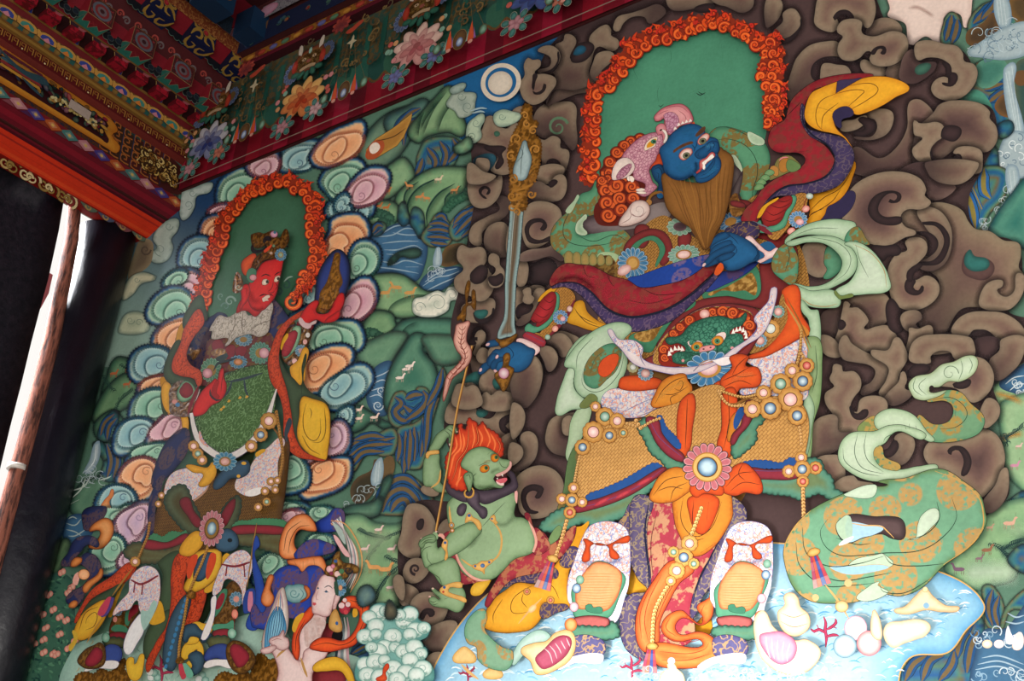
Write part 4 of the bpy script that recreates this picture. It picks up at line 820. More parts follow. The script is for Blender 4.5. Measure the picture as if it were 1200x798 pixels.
T(600, 200); O('blue_guardian/conch_earring', 'pinkish white conch earring on a gold hook'); L("632,152 655,112 700,100 708,112", 3.2, '8a5a22'); E(640, 148, 14, 14, 'a8743a')
F("498,252 540,180 572,144 622,143 645,180 627,222 582,247 530,260", '0:a08078 2:d8bcb2 7:e6d2c8', ol='4a2c2c 1'); CURL(592, 185, 34, 150, 1.2, 3, '9a7470', -1); fold("560,160 555,200 600,215 630,190", "505,250 550,225 560,195", h='9a7470')
Z(); O('blue_guardian/beard', 'long pointed brown beard'); F("778,203 777,222 780,240 786,250 798,260 813,270 818,280 824,292 830,291 838,275 848,257 854,237 858,215 860,190 856,181 848,176 843,172 838,190 825,212 800,212", '0:5a3610 3:7a4e20 10:8a5a28', ol='2e1a08 .9', g=3)
for i in range(15):
    t = i/14; x0 = 780+t*76; y0 = 208-28*max(0, t-.45)*1.2; x1 = 800+t*48; y1 = 250+4*t; L([(x0, y0), ((x0+x1)/2+random.uniform(-3, 3), (y0+y1)/2), (x1, y1), (812+t*24, 272), (824+t*6, 290)], 1.1, random.choice(('6a4018', '70481c', '96652c')))
Z(690, 110, 6.65); O('blue_guardian/blue_face', 'dark blue fierce face with bulging eyes and bared teeth')
BF = '0:123a60 2.5:184c78 9:215e8e'
F("820,236 872,255 902,290 912,330 962,340 1000,355 1016,400 1018,440 1002,470 1027,520 1027,572 1002,622 940,672 880,692 840,684 828,650 810,632 760,662 700,672 640,652 590,602 575,530 560,480 553,430 600,380 640,318 700,270 760,240", BF, ol='0a1c34 1', g=2.5)
S("590,560 620,640 700,668 770,655 830,620", 24, '0c2c4c', .5, 1); S("830,520 840,580 820,620", 18, '0c2c4c', .6); S("680,560 740,580 800,560", 40, '2c76a8', .5); S("700,310 760,290 830,290", 40, '2c70a0', .4)
for s in ("655,455 700,410 752,383 815,376 762,402 702,432", "830,332 850,295 905,252 902,290 862,322"): F(s, '5f3a20 3f2c24 3')
for s, x, y in (("703,487 720,450 760,424 802,430 808,455 772,497 735,517", 760, 480), ("848,372 870,335 910,308 938,320 932,352 900,382 865,397", 888, 368)):
    F(s, 'c0604c f0d8cc 3', ol='6a1c1c 1.1'); E(x, y, 30, 25, '5a5a44 8a8a6c 3', -25); E(x, y, 14, 12, '14180f', -25)
F("825,470 850,438 900,408 935,378 962,366 1002,376 1014,410 1002,462 962,452 922,482 880,502 850,502", BF, ol='0a1c34 .9'); S("900,420 950,400 985,400", 16, '3f86b4', .6); fold("945,400 950,430 920,455", "860,455 850,480 870,490", "820,430 840,400 835,360", "800,395 825,420 820,450", "960,372 980,395 965,430", h='0a2440')
F("862,562 868,520 910,500 958,453 986,478 932,530 906,556 897,592 885,580 872,600 842,622 835,612 864,585", 'a83a3c e09088 4', ol='3a0c14 .9'); F("882,538 920,508 963,468 978,490 922,530 892,560", 'f4e8dc', ol='8a4a44 .5'); F("888,560 905,550 898,592", 'f8f0e4'); fold("900,545 905,520", "925,530 925,505", "945,512 945,490", h='a87068', w=.4)
F("830,650 862,612 902,598 962,530 992,490 1022,520 1027,572 1002,622 940,672 880,692 842,684", BF, ol='0a1c34 .9'); fold("870,640 930,610 975,550 985,510", "850,665 920,650 990,600", h='0a2440'); S("900,640 960,600 1000,550", 20, '2f78a8', .5)
# --- floating ribbons at the right arm
T(900, 200); O('blue_guardian/pale_sash', 'pale green flying sash with looped ends')
PG = '0:7f9c7c 3:a5bf9c 9:b9cdb0'; RS = '3f7a5c 5a9272 4'
F("30,392 90,340 130,380 142,432 120,532 70,512 20,462", RS, ol='1a2a20 1', **ST); fold("90,345 100,400 80,470", h='1f3a2c')
F("262,430 285,350 330,390 347,430 322,482 262,505 277,462", RS, ol='1a2a20 1', **ST)
F("80,325 130,280 200,245 290,227 350,230 412,255 360,332 340,322 250,303 180,300 110,320 85,347", PG, ol='1f2c20 1.1'); F("358,335 412,262 460,320 475,345 420,337", RS, ol='1a2a20 .8', **ST)
F("88,347 180,335 260,340 322,382 347,432 322,490 260,532 190,542 115,530 130,562 250,562 330,532 400,482 417,420 392,360 330,316 250,303 150,315", PG, ol='1f2c20 1.1'); F("358,340 420,335 482,370 532,430 562,490 567,557 460,577 330,582 315,560 380,520 415,460 415,400 390,360", '0:8aa886 3:b4c9aa 9:c6d5bc', ol='1f2c20 1.1')
F("115,540 200,562 310,562 337,627 270,642 190,632 140,590", PG, ol='1f2c20 1'); F("310,560 340,585 400,580 350,600 332,600", '6a7a40', ol='1f2c20 .7'); fold("410,345 430,420 470,500", "130,300 220,270 330,270", "200,310 330,340 385,400 370,470 310,520", h='3f5a44', w=.6); L("400,345 480,385 540,460 555,548", .7, 'b07a3c'); L("140,580 200,625 270,635 325,622", .7, 'b07a3c')
F("150,605 200,650 236,655 240,830 200,830 190,700 160,660", PG, ol='1f2c20 1'); T(900, 400)
F("180,-10 240,-10 252,120 242,280 212,382 192,560 150,545 170,300 192,200", '6f8a58 8fa878 5', ol='1f2c20 1.1'); F("180,250 215,300 205,400 180,540 150,540 165,380", PG, ol='1f2c20 .8'); fold("222,20 228,150 205,240", "215,100 200,200", h='2c4430')
T(600, 400)
F("470,-20 400,20 330,60 300,100 245,115 300,0 380,-40", PG, ol='1f2c20 1'); F("260,560 265,450 280,360 330,300 372,310 340,420 300,500", '9ab48c b4c8a4 5', ol='1f2c20 1'); F("205,830 240,700 262,560 300,480 330,470 300,640 295,700 250,830", '5f7a4c', m='r', c2='8a7440', ol='1f2c20 1')
O('blue_guardian/pale_sash'); F("212,345 208,280 240,180 270,120 300,130 296,220 340,270 360,260 330,310 280,320", '0:8aa886 3:b4c9aa 9:c6d5bc', ol='1f2c20 1.1'); F("245,115 270,60 320,0 400,-60 500,-90 560,-60 520,0 540,100 500,200 420,290 372,260 330,260 290,210 290,130", PG, ol='1f2c20 1.1'); F("340,190 345,110 400,40 470,10 510,40 490,130 440,180 390,220", RS, ol='1a2a20 1', **ST); F("345,262 372,245 400,265 390,290 320,310", '6f7a44', ol='1f2c20 .8'); F("405,150 420,90 490,60 490,110 440,165", 'd84f22', ol='3a1410 .8')
fold("330,140 330,200 370,235 430,225 500,150 525,60", "300,130 310,60 380,-20", "285,170 300,230 330,262", "365,150 390,80 440,40", h='3f5a44', w=.7)
# --- waist: lion mask, sash, knot
Z(700, 340, 4.433); O('blue_guardian/white_sleeve', 'white flower-printed cloth at the waist')
F("20,592 60,520 180,515 315,508 295,590 335,618 200,662 90,650", 'e0d4d2', m='f', ol='5a5a8a 1'); F("775,355 900,335 1000,262 1060,225 1090,300 1080,420 1085,560 960,560 850,530 740,530 840,490 850,430 820,400", 'e0d4d2', m='f', ol='5a5a8a 1'); fold("120,640 220,590 290,560", "200,660 280,630 330,600", h='6a6a9a')
O('blue_guardian/orange_sash', 'orange sash tied in leafy knots with long falling ends')
OR = '0:9a3410 2:cf4a1c 8:dd5a22'; OY = '0:a8541a 2:cc7a24 8:d88a30'
F("130,452 300,455 340,480 310,512 120,512", OR, ol='3a140c 1'); F("770,350 880,300 980,160 975,60 960,0 1040,-20 1060,120 1104,200 1090,232 1050,252 960,302 880,342 800,357", OR, ol='3a140c 1'); F("1050,180 1090,200 1100,232 1060,235", 'c87a2c')
F("760,300 850,230 930,130 960,20 975,60 985,160 900,280 800,330", 'a8783c', m='w', c2='7a5020')
L("970,60 1050,190 1100,320", 2.4, 'c08a48'); L("985,40 1060,180 1110,300", 1.6, '8a5a28')
ROS(940, 112, 34, 34, 12, '5f9a8c', 'b8d0c4', 0, [(.6, 'c07a74 f0d0c8 4')]); GEM(900, 200, 44, 'white'); ROS(845, 262, 38, 36, 12, '5f9ab0', 'c8d8dc', 0, [(.6, 'c07a74 f0d0c8 4')]); GEM(185, 400, 28, 'white', '8aa890'); ROS(250, 432, 42, 40, 12, '5f8fa8', 'c8d4dc', 0, [(.55, 'c07a74 f4d8d0 4')])
O('blue_guardian/lion_mask', 'green lion-face belly armour with red mane')
RB("235,372 300,330 310,310 352,240 430,160 520,100 600,75 682,70 782,85 840,110 860,200 700,400 400,420 250,400"); F("290,372 320,280 372,215 440,155 530,102 622,84 722,92 790,110 812,150 790,250 600,390 350,390", 'c09048', m='w', c2='7a5020', ol='5a3a58 1')
F("330,385 332,290 385,222 452,152 532,106 622,92 722,98 780,115 825,165 800,262 722,332 600,380 450,392", '8a2416', ol='3a0e08 1')
MANE([(395,225,26,0,1),(430,190,26,0,1),(480,155,30,90,1),(600,115,32,0,1),(650,112,34,0,-1),(705,118,36,90,1),(760,140,36,0,1),(790,185,34,180,1),(780,230,30,0,1),(345,310,30,0,-1),(350,350,26,0,1)], 'b8401e')
E(557, 124, 26, 24, 'd08078 f4d4c8 5', ol='7a3a20 1')
LG = '0:1c4436 2.5:37705a 9:4a8a70'
F("356,252 430,236 482,180 562,145 642,135 702,150 750,138 772,115 770,152 742,190 692,215 702,230 762,240 762,272 722,312 660,332 590,362 500,378 430,382 388,362 390,330 440,325 455,300 420,275 372,282", LG, m='s', c2='1f5544', ol='10241c 1', g=3)
F("640,340 620,300 650,262 700,225 752,222 768,262 730,300 690,322", LG, m='s', c2='1f5544', ol='10241c .8'); F("385,365 388,332 440,320 520,330 570,350 500,378 430,384", LG, m='s', c2='1f5544', ol='10241c .8')
F("366,345 365,310 400,290 450,292 455,316 420,318 385,345 390,370", '8a1c1c', ol='2a0c0c .7'); F("690,228 700,205 740,190 775,210 782,250 762,262 755,232 720,222", '8a1c1c', ol='2a0c0c .7')
for x, y in ((375,330),(385,312),(405,303),(425,302),(442,306)): F([(x-10, y+12), (x-4, y-16), (x+12, y+8)], 'f4ece0', k=True)
for x, y in ((705,215),(722,205),(740,200),(756,207),(768,222),(772,240)): F([(x-9, y+12), (x+2, y-16), (x+11, y+10)], 'f4ece0', k=True)
F("468,270 490,262 540,268 547,300 520,318 490,300", 'e8d0c8', ol='5a2c2c .7'); F("592,262 610,235 660,218 668,240 640,275 605,282", 'e8d0c8', ol='5a2c2c .7')
for x, y in ((518,293),(625,262)): E(x, y, 30, 24, 'b8641a e0a83a 4', -15, ol='4a2010 .8'); E(x-2, y+3, 15, 14, '2f6a4a 6aa880 3'); E(x-2, y+3, 6, 6, '101810')
F("530,322 535,300 572,288 612,290 600,308 560,318", 'd08084 eaa8a0 4', ol='5a2028 .7'); E(552, 306, 6, 4, '5a2028'); E(588, 298, 6, 4, '5a2028'); E(445, 366, 8, 8, 'd89090'); E(700, 300, 9, 8, 'd89090'); fold("470,330 520,345 570,340 640,310", "570,345 572,375", h='10241c'); F("480,285 500,230 560,215 620,220 600,250 550,262 520,262", '4a8a70', m='s', c2='1f5544')
ROS(580, 408, 128, 92, 15, '3f7fae', 'd0dee4', -12, [(.5, 'b8863e'), (.36, 'd89a9a f0d0cc 5')])
O('blue_guardian/white_sash', 'white sash slung under the lion mask')
F("62,202 110,255 190,262 236,300 230,350 300,388 400,402 520,395 620,368 700,308 790,248 832,190 815,150 852,100 890,55 905,-10 932,-10 917,90 882,190 842,242 762,292 702,342 602,392 502,432 400,437 280,412 190,382 120,302 80,262", 'c8b4bc e6d8d6 5', ol='55508a 1.1', g=3)
F("835,190 820,150 852,105 892,58 912,20 905,110 870,190 822,240 805,248", 'e0d4d4', m='f'); F("75,240 110,258 190,265 232,302 226,345 200,340 170,320 110,290", 'e0d4d4', m='f'); fold("235,300 225,350 250,395", "190,262 215,300 225,345", "820,150 830,200 800,245", h='55508a'); F("500,420 545,380 590,365 640,392 700,375 690,345 600,365 540,385", 'eee2e0', ol='55508a .8')
O('blue_guardian/orange_sash')
F("440,580 500,542 580,510 640,470 660,505 600,535 520,555", OR, ol='3a140c 1'); F("282,602 300,540 340,470 400,440 455,436 470,470 492,500 482,562 402,602 340,607", OY, ol='3a140c 1.1', g=3); F("640,468 700,400 690,345 785,343 770,392 832,402 852,462 832,500 740,512 722,537 660,522", OR, ol='3a140c 1.1', g=3)
fold("300,590 340,520 400,470 460,450", "330,540 400,540 470,500", "410,500 440,470 430,520 400,510", "390,600 380,560 420,540", "650,470 720,440 790,400", "660,500 740,470 800,490", "700,440 750,450 830,440", "780,345 730,390 700,440"); S("300,580 380,510 470,470", 14, 'e8a84a', .5); S("690,480 760,440 820,440", 14, 'f08a4a', .4)
# --- skirt
T(600, 400); O('blue_guardian/gold_skirt', 'gold basket-weave armoured skirt')
F("330,480 350,400 420,375 580,372 670,320 780,285 840,235 970,205 1060,290 1130,260 1360,300 1362,560 1300,580 1000,600 720,600 530,662 430,702 330,735 300,705 310,600", 'd4a25e', m='w', c2='a06c38', ol='4a3010 1', gd=(330,700,1000,300,'c08a3c',.3), g=9)
O('blue_guardian/orange_sash'); F("785,288 850,250 842,420 832,500 790,545 772,480", OR, ol='3a140c 1.1'); F("985,240 1040,220 1052,330 1042,450 1010,545 960,495 980,400", OR, ol='3a140c 1.1'); F("1010,400 1050,330 1052,380 1020,470", OY, ol='3a140c .8'); fold("820,270 815,400 810,500", "1010,240 1015,380 990,500")
O('blue_guardian/skirt_band', 'red and violet bands with blue and green frilled edges')
def FR(s, h='4a8068', h2='8a7a3c', **k): return F(s, '0:1c3a30 1.5:%s 6:%s 12:%s' % (h, mix(h, '8ab08a', .3), mix(h, h2, .5)), ol='142620 1', jag=(7, 1.3), **k)
F("690,345 720,400 775,460 785,500 740,475 700,425 678,382", '24508f', ol='10204a .8', jag=(5, 1)); FR("588,392 640,358 652,420 682,480 742,540 802,572 802,602 722,592 702,562 650,522 620,462"); RB("628,358 682,366 702,430 752,490 802,530 802,562 740,542 680,482 650,422", '8e2c3c'); L("640,362 690,450 800,545", .7, '5a4a7a')
FR("1138,290 1182,330 1172,380 1142,402 1142,462 1082,522 1040,545 1028,492 1060,442 1112,382"); RB("1095,280 1142,288 1112,382 1062,442 1030,485 1028,440 1070,390", '8e2c3c'); F("1050,330 1090,300 1070,370 1040,410", '24508f')
F("345,735 430,690 520,650 640,580 672,570 700,590 560,670 420,730", '24508f', ol='10204a .8', jag=(6, 1.2)); FR("195,800 300,758 420,748 560,690 700,598 700,640 640,700 560,800 440,850 400,870 330,850 250,880 180,890 130,870 160,830", h='4a806c'); RB("280,772 420,730 560,670 700,588 724,596 600,692 480,752 340,795 290,798", '8e2c3c'); L("300,782 440,745 600,672 710,592", .7, '5a4a7a'); 
for x, y in ((420,750),(520,715),(620,655)): E(x, y, 40, 8, 'b03040 c84a50 2', -28)
for i in range(10): S([(300+i*36, 800-i*16), (290+i*36, 850-i*14)], 9, 'b08a40', .6)
T(900, 400)
F("-140,580 -80,560 0,560 60,570 110,545 140,570 90,592 0,592 -120,600", '24508f', ol='10204a .8', jag=(6, 1.2)); FR("-150,640 -70,630 100,632 150,580 200,545 250,562 262,600 300,640 312,690 345,705 352,740 385,762 360,772 290,742 240,712 150,740 100,722 0,712 -70,690 -160,700", h='4a806c'); RB("-160,595 -70,590 0,600 100,595 145,598 135,640 0,645 -150,632", '8e2c3c'); L("-150,600 0,606 130,604", .7, '5a4a7a')
for i in range(7): S([(10+i*40, 660-i*3), (30+i*40, 710+i*4)], 9, 'b08a40', .5)
# --- lower cloths
T(600, 598); O('blue_guardian/yellow_robe', 'yellow lined robe with crimson and violet borders')
Z(480, 590, 5.7)
F("780,60 830,160 900,200 930,270 840,330 820,250 800,160", '7c1f2c', m='d', c2='9a4a40', ol='3a0c14 1'); F("930,280 960,180 1010,150 990,240", '6f8a58', ol='1f2c20 .8'); 
F("500,830 520,700 560,640 640,580 720,530 840,540 900,520 980,400 1090,280 1180,160 1160,300 1110,420 1070,440 1062,540 1090,600 1090,680 1000,690 890,672 880,762 780,850", '0:a86c10 3:d8921c 12:eaa830', ol='3a2008 1.2', g=4); fold("840,540 760,580 690,640 680,720 730,735 800,720", "760,600 750,650 790,700", "900,520 960,560 1000,640", "620,640 560,740 560,800", h='5a3008'); F("890,670 960,672 1060,690 980,730 885,765", '4a3c5c', m='q', c2='8a6a48', ol='120c18 1')
F("1080,170 1150,150 1200,120 1150,220 1120,300 1080,420 1000,420 1010,370", 'd8921c'); F("1010,370 1060,295 1110,290 1140,330 1120,400 1060,430 1005,410", '3a2f52 54466a 5', m='q', c2='a08058', ol='120c18 1')
F("620,545 720,485 860,455 930,420 990,450 980,500 900,490 840,530 720,525 640,560", '3f3458', m='q', c2='8a6a58', ol='120c18 .9'); F("512,692 520,620 570,530 620,450 700,370 820,330 920,290 1010,230 1080,160 1112,150 1085,260 1000,370 930,430 850,465 720,492 640,542 560,642", '7a1c2a a83440 6', m='d', c2='b06a4a', ol='2a0c14 1.1')
T(600, 598)
F("530,330 560,200 640,360 630,385 560,390 535,390", 'c8861a e8a62c 6', ol='3a2008 1'); F("850,600 840,560 900,480 940,330 955,320 930,480 930,570", 'd8921c', ol='3a2008 1')
O('blue_guardian/apron', 'crimson gold-figured apron with violet borders'); 
F("450,110 520,30 560,-40 640,-40 640,60 560,120 500,70", '54466a', m='q', c2='a08058', ol='120c18 1')
F("640,-60 1000,-60 990,80 950,180 880,300 842,440 842,605 700,640 640,600 640,300 630,100", '942638 a83848 6', m='d', c2='c08a68', ol='2a0c14 1'); fold("680,0 650,150 660,330", "720,180 700,320", h='4a0c18')
F("570,-60 655,-50 632,60 632,180 647,290 642,385 600,425 580,520 600,640 635,695 590,692 530,642 503,540 520,430 560,390 632,375 590,322 553,230 550,100", '43385e 5f5270 6', m='q', c2='948068', ol='141026 1.3'); L("640,-40 622,100 640,290 642,385", 2, '141830'); L("600,425 578,520 598,640", 1.8, '141830')
F("995,-60 1090,-10 1083,90 1032,210 952,332 892,402 862,482 838,505 842,420 872,330 922,230 982,110", '43385e 5f5270 6', m='q', c2='948068', ol='141026 1.3'); L("985,110 922,232 872,335 845,430", 2, '141830')
O('blue_guardian/orange_sash')
F("755,-90 800,-110 1000,-110 1032,0 1022,50 962,150 902,202 860,215 820,205 790,130 762,60", OY, ol='3a140c 1.2', g=4); F("830,-60 960,-60 950,30 900,110 860,100 830,20", OR, ol='3a140c .9'); fold("800,-60 790,40 830,110 880,120 940,70 980,-40", "850,-50 845,60 870,90", "920,-40 910,50", "770,0 775,80", "880,200 940,160", "820,200 850,150 900,130")
F("748,235 850,268 782,342 732,432 692,522 684,622 630,664 588,622 578,522 600,432 660,332", '0:a83a18 2:e0602c 8:ea8a4a 16:e4662e', ol='3a140c 1.2', g=3); fold("700,300 640,420 620,520 640,620", "780,300 710,430 660,560", "650,350 600,480 605,600", h='8a2c14')
F("628,642 700,618 840,642 892,630 870,602 760,612 700,562 720,500 790,468 832,500 882,532 892,502 865,452 902,422 968,394 945,442 932,502 884,537 802,502 762,542 790,582 872,568 932,590 977,652 952,702 880,733 760,738 680,722", '0:a83a18 2:dc6628 7:e88a44 12:e06a30', ol='3a140c 1.2', g=3); fold("700,560 740,600 830,615 900,600", "690,660 820,670 900,650 920,620", "700,700 820,700 930,670", "740,500 720,550 770,590", "900,440 880,490 890,520", h='8a2c14')
# --- legs and boots
def LEG(dx, beads, mir=1):
    f = lambda s: ' '.join('%g,%g' % (((float(a.split(',')[0])-405)*mir+405+dx), float(a.split(',')[1])) for a in s.split())
    O('blue_guardian/trouser', 'white flower-printed trouser leg', new=True)
    F(f("262,332 290,242 330,130 370,70 460,53 535,90 552,200 545,330 500,480 470,520 430,480 300,470 265,420"), 'e4d8d8', m='f', ol='55508a 1.1'); F(f("500,300 545,310 520,430 480,525 455,480"), 'f0eaea', ol='8a86b0 .7'); F(f("270,340 300,330 285,440 262,420"), 'f0eaea', ol='8a86b0 .7')
    S(f("300,240 420,250 540,220"), 16, '7a78a0', .5); F(f("335,132 400,162 450,160 545,118 545,148 470,165 502,220 462,222 448,168 372,162 362,232 328,237 345,165"), OR, ol='3a140c .9')
    O('blue_guardian/knee_guard', 'gold knee guard in a green frame', new=True)
    F(f("280,372 312,330 380,245 440,243 512,290 532,322 502,402 462,492 420,505 300,502 284,440"), '3a7a60 5a9a78 3', ol='14281f 1'); F(f("308,345 380,250 440,248 508,292 500,382 460,452 422,472 352,462 306,452"), '0:b8603a 1.5:d2955c 10:dca672', ol='b0401c 1', g=3)
    for i in range(13): L(f("%d,%d 400,%d %d,%d" % (316, 300+i*12, 296+i*13, 500-i*3, 300+i*12)), .55, 'b87c3c')
    F(f("350,470 345,445 372,440 380,455 410,450 425,465 420,480"), '3f7f62', ol='14281f .8')
    RB(f("295,502 448,505 442,547 308,542"), 'b8605c'); FR(f("265,565 310,542 448,545 470,520 502,582 450,602 340,605 290,590"))
    O('blue_guardian/boot', 'violet boot with a white sole', new=True); F(f("285,592 420,605 425,675 300,682 275,670"), '4a4472 5f5a86 5', m='q', c2='b8946c', ol='1a1630 1'); F(f("200,730 280,685 420,672 415,715 300,712 220,745"), 'f2eef0', ol='8a86a0 .8')
    O('blue_guardian/bead_string', 'string of gems beside the knee', new=True)
    for (x, y), k, c in zip(beads, (18, 20, 20, 28), ('5f9a80 a8c8b4', '2f6a98 d8e6ec', 'c890a0 f4e4e4', 'd85a1c f4b070')): X, Y = [float(v) for v in f('%d,%d' % (x, y)).split(',')]; E(X, Y, k, k*1.1, '%s 4' % c, ol='5a3a28 .8')
LEG(0, ((318,325),(302,365),(290,452),(275,535))); LEG(667, ((526,250),(520,302),(500,412),(496,500)))
T(600, 598); O('blue_guardian/shoe', 'upturned gold shoe with a crimson shell toe', new=True); F("0,720 20,640 70,585 130,560 180,590 150,620 80,640 50,680", '8fb4a4 b8d0c4 5', ol='4a6a60 1'); F("42,655 100,622 160,612 205,572 270,563 297,610 282,682 230,732 120,768 85,705", 'd8a868 f0d4a8 7', ol='7a5028 1'); F("110,690 150,650 200,600 240,585 275,600 270,650 230,700 150,742 120,720", '94304a b85870 5', ol='4a1424 .8')
for i in range(5): L([(150+i*26, 645-i*12), (175+i*24, 668-i*8), (190+i*20, 715-i*22)], 1.2, 'e8c0c4')
Z(900, 598, 3.99); O('blue_guardian/shoe', new=True); F("-60,500 -20,470 20,540 60,575 130,610 180,605 245,660 200,740 120,770 40,750 -30,690 -60,600", 'dcbc94 efe0cc 7', ol='a87848 1'); F("-40,590 10,570 70,570 130,620 120,690 60,720 0,680", 'b06080 d8a0b4 5', ol='7a3450 .8')
for i in range(5): L([(-10+i*28, 590+i*8), (-5+i*24, 640+i*6), (10+i*20, 690+i*4)], 1.2, 'f4e0e4')
# --- lotus boss, chains and tassels
T(600, 400); O('blue_guardian/orange_sash'); F("648,742 660,680 700,620 770,588 830,620 842,680 800,722 742,752", OY, ol='3a140c 1.1', g=3); F("978,690 1020,602 1080,568 1130,602 1168,662 1162,712 1090,707 1040,722", OR, ol='3a140c 1.1', g=3); fold("660,720 720,650 800,630", "740,745 760,690 820,660", "680,700 740,680 800,690", "1000,680 1060,620 1130,610", "1020,700 1080,660 1160,670", "1080,570 1060,620 1090,650")
F("830,690 860,660 960,660 990,690 980,720 900,710 860,730", OR, ol='3a140c .8')
O('blue_guardian/lotus_boss', 'pink lotus boss with a blue centre stone'); ROS(913, 588, 114, 112, 17, 'd8747c', 'eab4b4', 0, [(.62, 'b87a30'), (.57, 'e0b268'), (.43, '6a4418'), (.38, '2f6a94 c8e0ea 6')], a0=.1)
O('blue_guardian/bead_chain', 'gold chains set with pearls and coloured stones')
Z(700, 340, 4.433)
L("1060,210 1050,330 1020,420 940,490 860,530 780,560 720,590 690,590", 5, '8a5a28'); BEADS("1060,210 1050,330 1020,420 940,490 860,530 760,555 630,520", 3.4, 1.6, 'd8a860 8a5a28 2'); BEADS("630,525 660,575 700,600 770,600 850,620", 3.4, 1.6); BEADS("1060,330 1090,390 1085,460 1020,560 1000,580", 3.6, 1.8); BEADS("1040,660 1055,740 1060,800", 3.6, 1.9)
for x, y, r, k in ((1088,392,36,'red'),(1012,418,36,'pink'),(952,487,50,'green'),(1067,473,48,'blue'),(863,533,36,'pink'),(1003,568,60,'pink'),(898,614,54,'blue'),(1038,652,46,'blue'),(806,618,42,'pink')): GEM(x, y, r, k)
T(600, 400); BEADS("370,300 420,350 500,370 600,400 650,375 690,360", 3.6, 1.7); BEADS("580,370 600,405", 4, 2.2); BEADS("330,490 310,560 295,640 285,690", 3.2, 1.6)
for x, y, r, k in ((390,305,22,'pink'),(434,352,40,'green'),(492,372,34,'pink'),(380,424,46,'pink'),(455,440,32,'blue'),(330,495,34,'blue'),(520,428,20,'green'),(288,685,24,'pink'),(233,737,24,'pink'),(280,742,30,'blue'),(328,752,22,'pink')): GEM(x, y, r, k)
T(900, 400)
for x, y, r, k in ((155,543,26,'pink'),(97,608,28,'pink'),(222,592,28,'red'),(160,598,38,'blue'),(163,655,26,'red')): GEM(x, y, r, k)
BEADS("163,690 165,760 172,900 195,960", 4, 2.3, 'e0b070 b07838 2'); T(900, 598)
def TASSEL(x, y, x2, y2, s):
    O('blue_guardian/tassel', 'striped tassel under a gold cap', new=True); dx, dy = x2-x, y2-y; l = math.hypot(dx, dy); ux, uy = dx/l, dy/l; nx, ny = -uy, ux
    for i, c in enumerate((('b83a48', 'f0a8a0'), ('3a4a94', '9ab0c8'), ('c84a3a', 'e8b89a'), ('a83a5a', 'c8dcc0'))):
        o = (i-1.5)*.5; p0 = (x+nx*o*s*.5, y+ny*o*s*.5); p1 = (x+nx*(o+.5)*s*.5, y+ny*(o+.5)*s*.5); q0 = (x2+nx*o*s*1.3, y2+ny*o*s*1.3); q1 = (x2+nx*(o+.5)*s*1.3, y2+ny*(o+.5)*s*1.3)
        for k in range(4):
            a, b = k/4, (k+1)/4; lp = lambda u, v, t: (u[0]+(v[0]-u[0])*t, u[1]+(v[1]-u[1])*t)
            F([lp(p0, q0, a), lp(p1, q1, a), lp(p1, q1, b), lp(p0, q0, b)], mix(c[0], c[1], (0, .25, .1, .6)[k]), k=True)
        L([p0, q0], .6, '5a2430')
    F([(x-nx*s*.9-ux*s*.2, y-ny*s*.9-uy*s*.2), (x-ux*s*.7, y-uy*s*.7), (x+nx*s*.9-ux*s*.2, y+ny*s*.9-uy*s*.2), (x+nx*s*.6+ux*s*.3, y+ny*s*.6+uy*s*.3), (x-nx*s*.6+ux*s*.3, y-ny*s*.6+uy*s*.3)], 'b07c34 e0b468 3', ol='5a3810 .8')
# --- great swirling scarf at the right foot
O('blue_guardian/swirling_scarf', 'great green roundel scarf swirling at the right')
T(900, 400)
F("742,272 830,230 902,240 947,290 1002,340 1012,382 982,432 902,462 802,472 740,452 700,350 770,387 832,382 862,350 862,300 822,277", '5a8a66 6f9a74 5', m='r', c2='a88a48', ol='1a2a20 1.1'); fold("770,275 850,262 915,300 930,350 880,400 800,410", "880,300 875,350", h='2a4434')
F("670,242 658,200 690,165 760,150 810,110 870,95 920,70 967,70 982,100 960,152 900,187 842,187 802,212 760,217 752,232 772,242 832,234 740,274 690,267", '0:9aa880 3:b8cbaa 8:c8d8bc', ol='2a3424 1.1'); CURL(850, 150, 42, 0, 1.2, 4, '5f7a5c', -1); fold("690,170 680,220 720,255", "740,170 705,210 740,250", "900,80 910,130 890,185", "940,75 955,110 940,150", h='5f7a5c'); E(765, 220, 12, 14, '2a1c1c')
F("1000,340 950,290 970,310", 'c8d8bc')
F("420,420 440,380 505,350 520,405 470,425", '7a8a50', m='r', c2='b0904c', ol='1a2a20 .9')
F("508,407 498,360 540,323 602,316 682,345 742,420 775,467 702,442 640,420 582,410 540,412", '0:8aa480 3:b0c6a4 9:c0d2b4', ol='1f2c20 1.1')
F("328,522 350,460 400,425 500,420 560,395 642,395 735,450 622,420 582,430 550,472 512,500 500,552 542,590 622,600 702,585 795,590 702,622 602,652 480,652 400,622 340,572", '0:8aa480 3:b0c6a4 9:c4d4b8', ol='1f2c20 1.2', g=3); fold("420,430 405,520 440,590 540,620", "460,425 450,500 470,560 540,610", "540,470 550,450 590,430", "350,500 360,560 430,610 520,630", h='3f5a44'); F("500,550 498,505 530,490 545,540 620,590 540,592", '5a8a66', m='r', c2='b0904c', ol='1f2c20 .9')
for s in ("640,390 645,410", "660,385 662,408", "690,395 695,412"): L(s, 1.2, '2c4a30')
F("518,655 642,640 762,600 832,603 922,660 992,720 1015,800 1020,850 960,945 820,1050 720,1150 620,1190 520,1178 430,1213 320,1225 200,1213 120,1150 75,1020 80,950 130,860 200,790 350,715 480,680 560,672", '0:5f7a4a 3:5f9272 8:72a482', m='r', c2='b8945a', ol='1a2a20 1.4', g=6)
